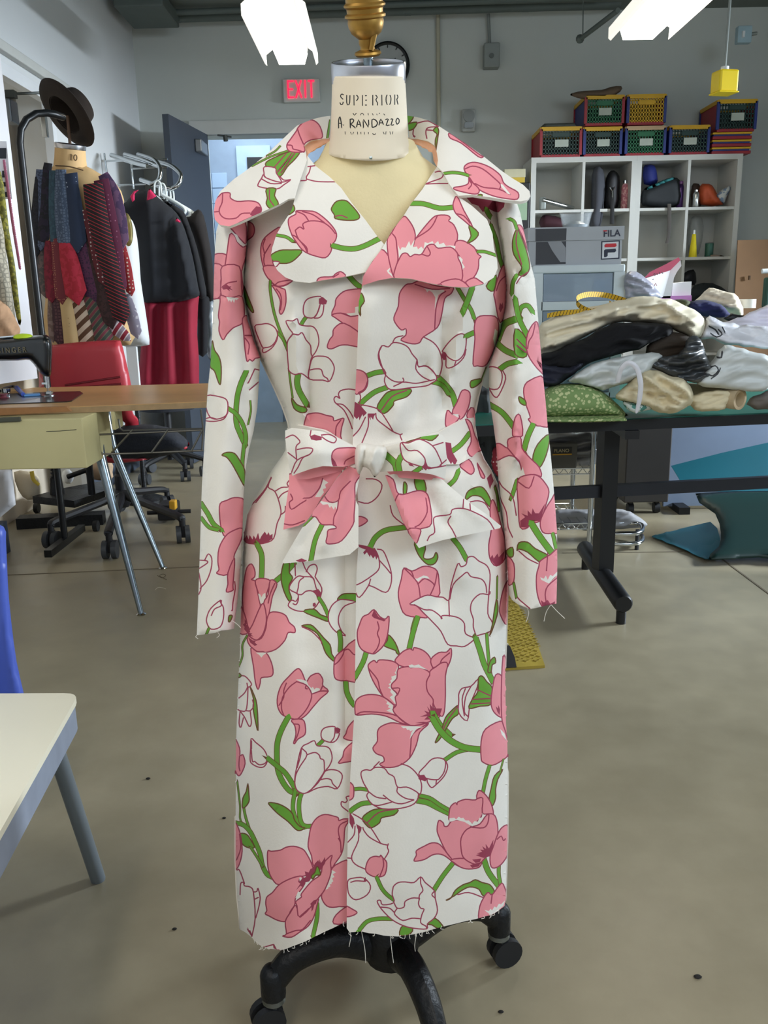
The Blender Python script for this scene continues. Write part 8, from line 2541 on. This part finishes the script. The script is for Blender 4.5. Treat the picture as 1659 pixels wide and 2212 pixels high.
M_TEAL_SHADE = mat('shaded_teal_mat', '#0a2b27', 0.45, var=0.05, scale=3)  # the teal mat darkened: shade inside the curl is put into the colour
# one bent sheet: rises from the floor edge, rolls over and leans back against the panel
x0_, x1_ = PZ(1440, 1180, 0).x, PZ(1440, 1180, 0).x + 1.3
def sheet(prof_, xa, xb, skew, m, nm):
    n = len(prof_)
    vs, fs = [], []
    for i, (y_, z_) in enumerate(prof_):
        k = i / (n - 1)
        vs += [(xa + skew * (1 - k), y_, z_), (xb, y_, z_), (xb, y_ + .002, z_ + .004), (xa + skew * (1 - k), y_ + .002, z_ + .004)]
    for i in range(n - 1):
        for j in range(4):
            fs.append((i * 4 + j, i * 4 + (j + 1) % 4, (i + 1) * 4 + (j + 1) % 4, (i + 1) * 4 + j))
    return MB().add(vs, fs).build(nm, m, cmx, True)
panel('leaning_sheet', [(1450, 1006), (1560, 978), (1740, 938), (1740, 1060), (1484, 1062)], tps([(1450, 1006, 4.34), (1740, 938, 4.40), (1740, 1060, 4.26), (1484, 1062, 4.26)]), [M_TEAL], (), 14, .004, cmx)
puff('rolled_sheet', [(1502, 1066), (1700, 1058), (1760, 1060), (1760, 1206), (1640, 1204), (1530, 1209), (1553, 1180), (1557, 1150), (1545, 1110)], [(1520, 1080, 4.22), (1740, 1070, 4.22), (1540, 1205, PZ(1540, 1206, .03).y), (1740, 1203, PZ(1740, 1204, .03).y)], .03, M_TEAL_SHADE, cmx, 10, bb=.04, edge=30)
panel('tongue', [(1408, 1158), (1440, 1150), (1535, 1128), (1550, 1142), (1556, 1165), (1553, 1190), (1546, 1204), (1524, 1208), (1480, 1188)], lambda x, y: np.array([PZ(a_, b_, 0.012 + 0.05 * max(0, (a_ - 1470) / 80.) ** 2 * max(0., (1200 - b_) / 70.)).y for a_, b_ in zip(np.ravel(x), np.ravel(y))]).reshape(np.shape(x)), [M_TEAL], (), 12, .003, cmx)

# ---- yellow tread plate ramp
rmp = thing('tread_mat', PZ(1125, 1400, 0), 'yellow diamond tread mat with black edge lying on the floor beside the coat', 'mat')
yq = [PZ(x, y, 0.010) for x, y in ((1020, 1300), (1092, 1282), (1112, 1292), (1138, 1340), (1160, 1388), (1177, 1437), (1116, 1441), (1020, 1446))]
MB().prism(yq, (0, 0, -.010)).build('plate', mat('worn_yellow', '#a8923a', 0.5, var=0.12, scale=12), rmp)
bq = [PZ(x, y, 0.0115) for x, y in ((1020, 1360), (1090, 1386), (1102, 1396), (1112, 1420), (1116, 1441), (1020, 1446))]
MB().prism(bq, (0, 0, -.0015)).build('black_edge', mat('black_rubber_edge', '#131316', 0.7), rmp)
tr2 = MB()
poly = np.array([(1092, 1286), (1112, 1294), (1138, 1342), (1160, 1390), (1175, 1434), (1118, 1438), (1112, 1412), (1095, 1384)], float)
for i in range(26):
    for j in range(40):
        x_, y_ = 0.36 + i * .017, 2.62 + j * .024 + (i % 2) * .012
        d_ = Vector((x_, y_, 0)) - Vector((0, 0, CAMH))
        lc = MC3.T @ np.array(d_)
        u2, v2 = 829.5 + FPX * lc[0] / -lc[2], 1106 - FPX * lc[1] / -lc[2]
        if inpoly(np.array([[u2, v2]]), poly)[0]:
            a_ = .7 if (i + j) % 2 else -.7
            tr2.box((x_, y_, .0112), (.014, .0045, .0024), rotz(a_))
tr2.build('tread_pattern', mat('worn_yellow_tread', '#8f7a2c', 0.5, var=0.1), rmp, kind='stuff')
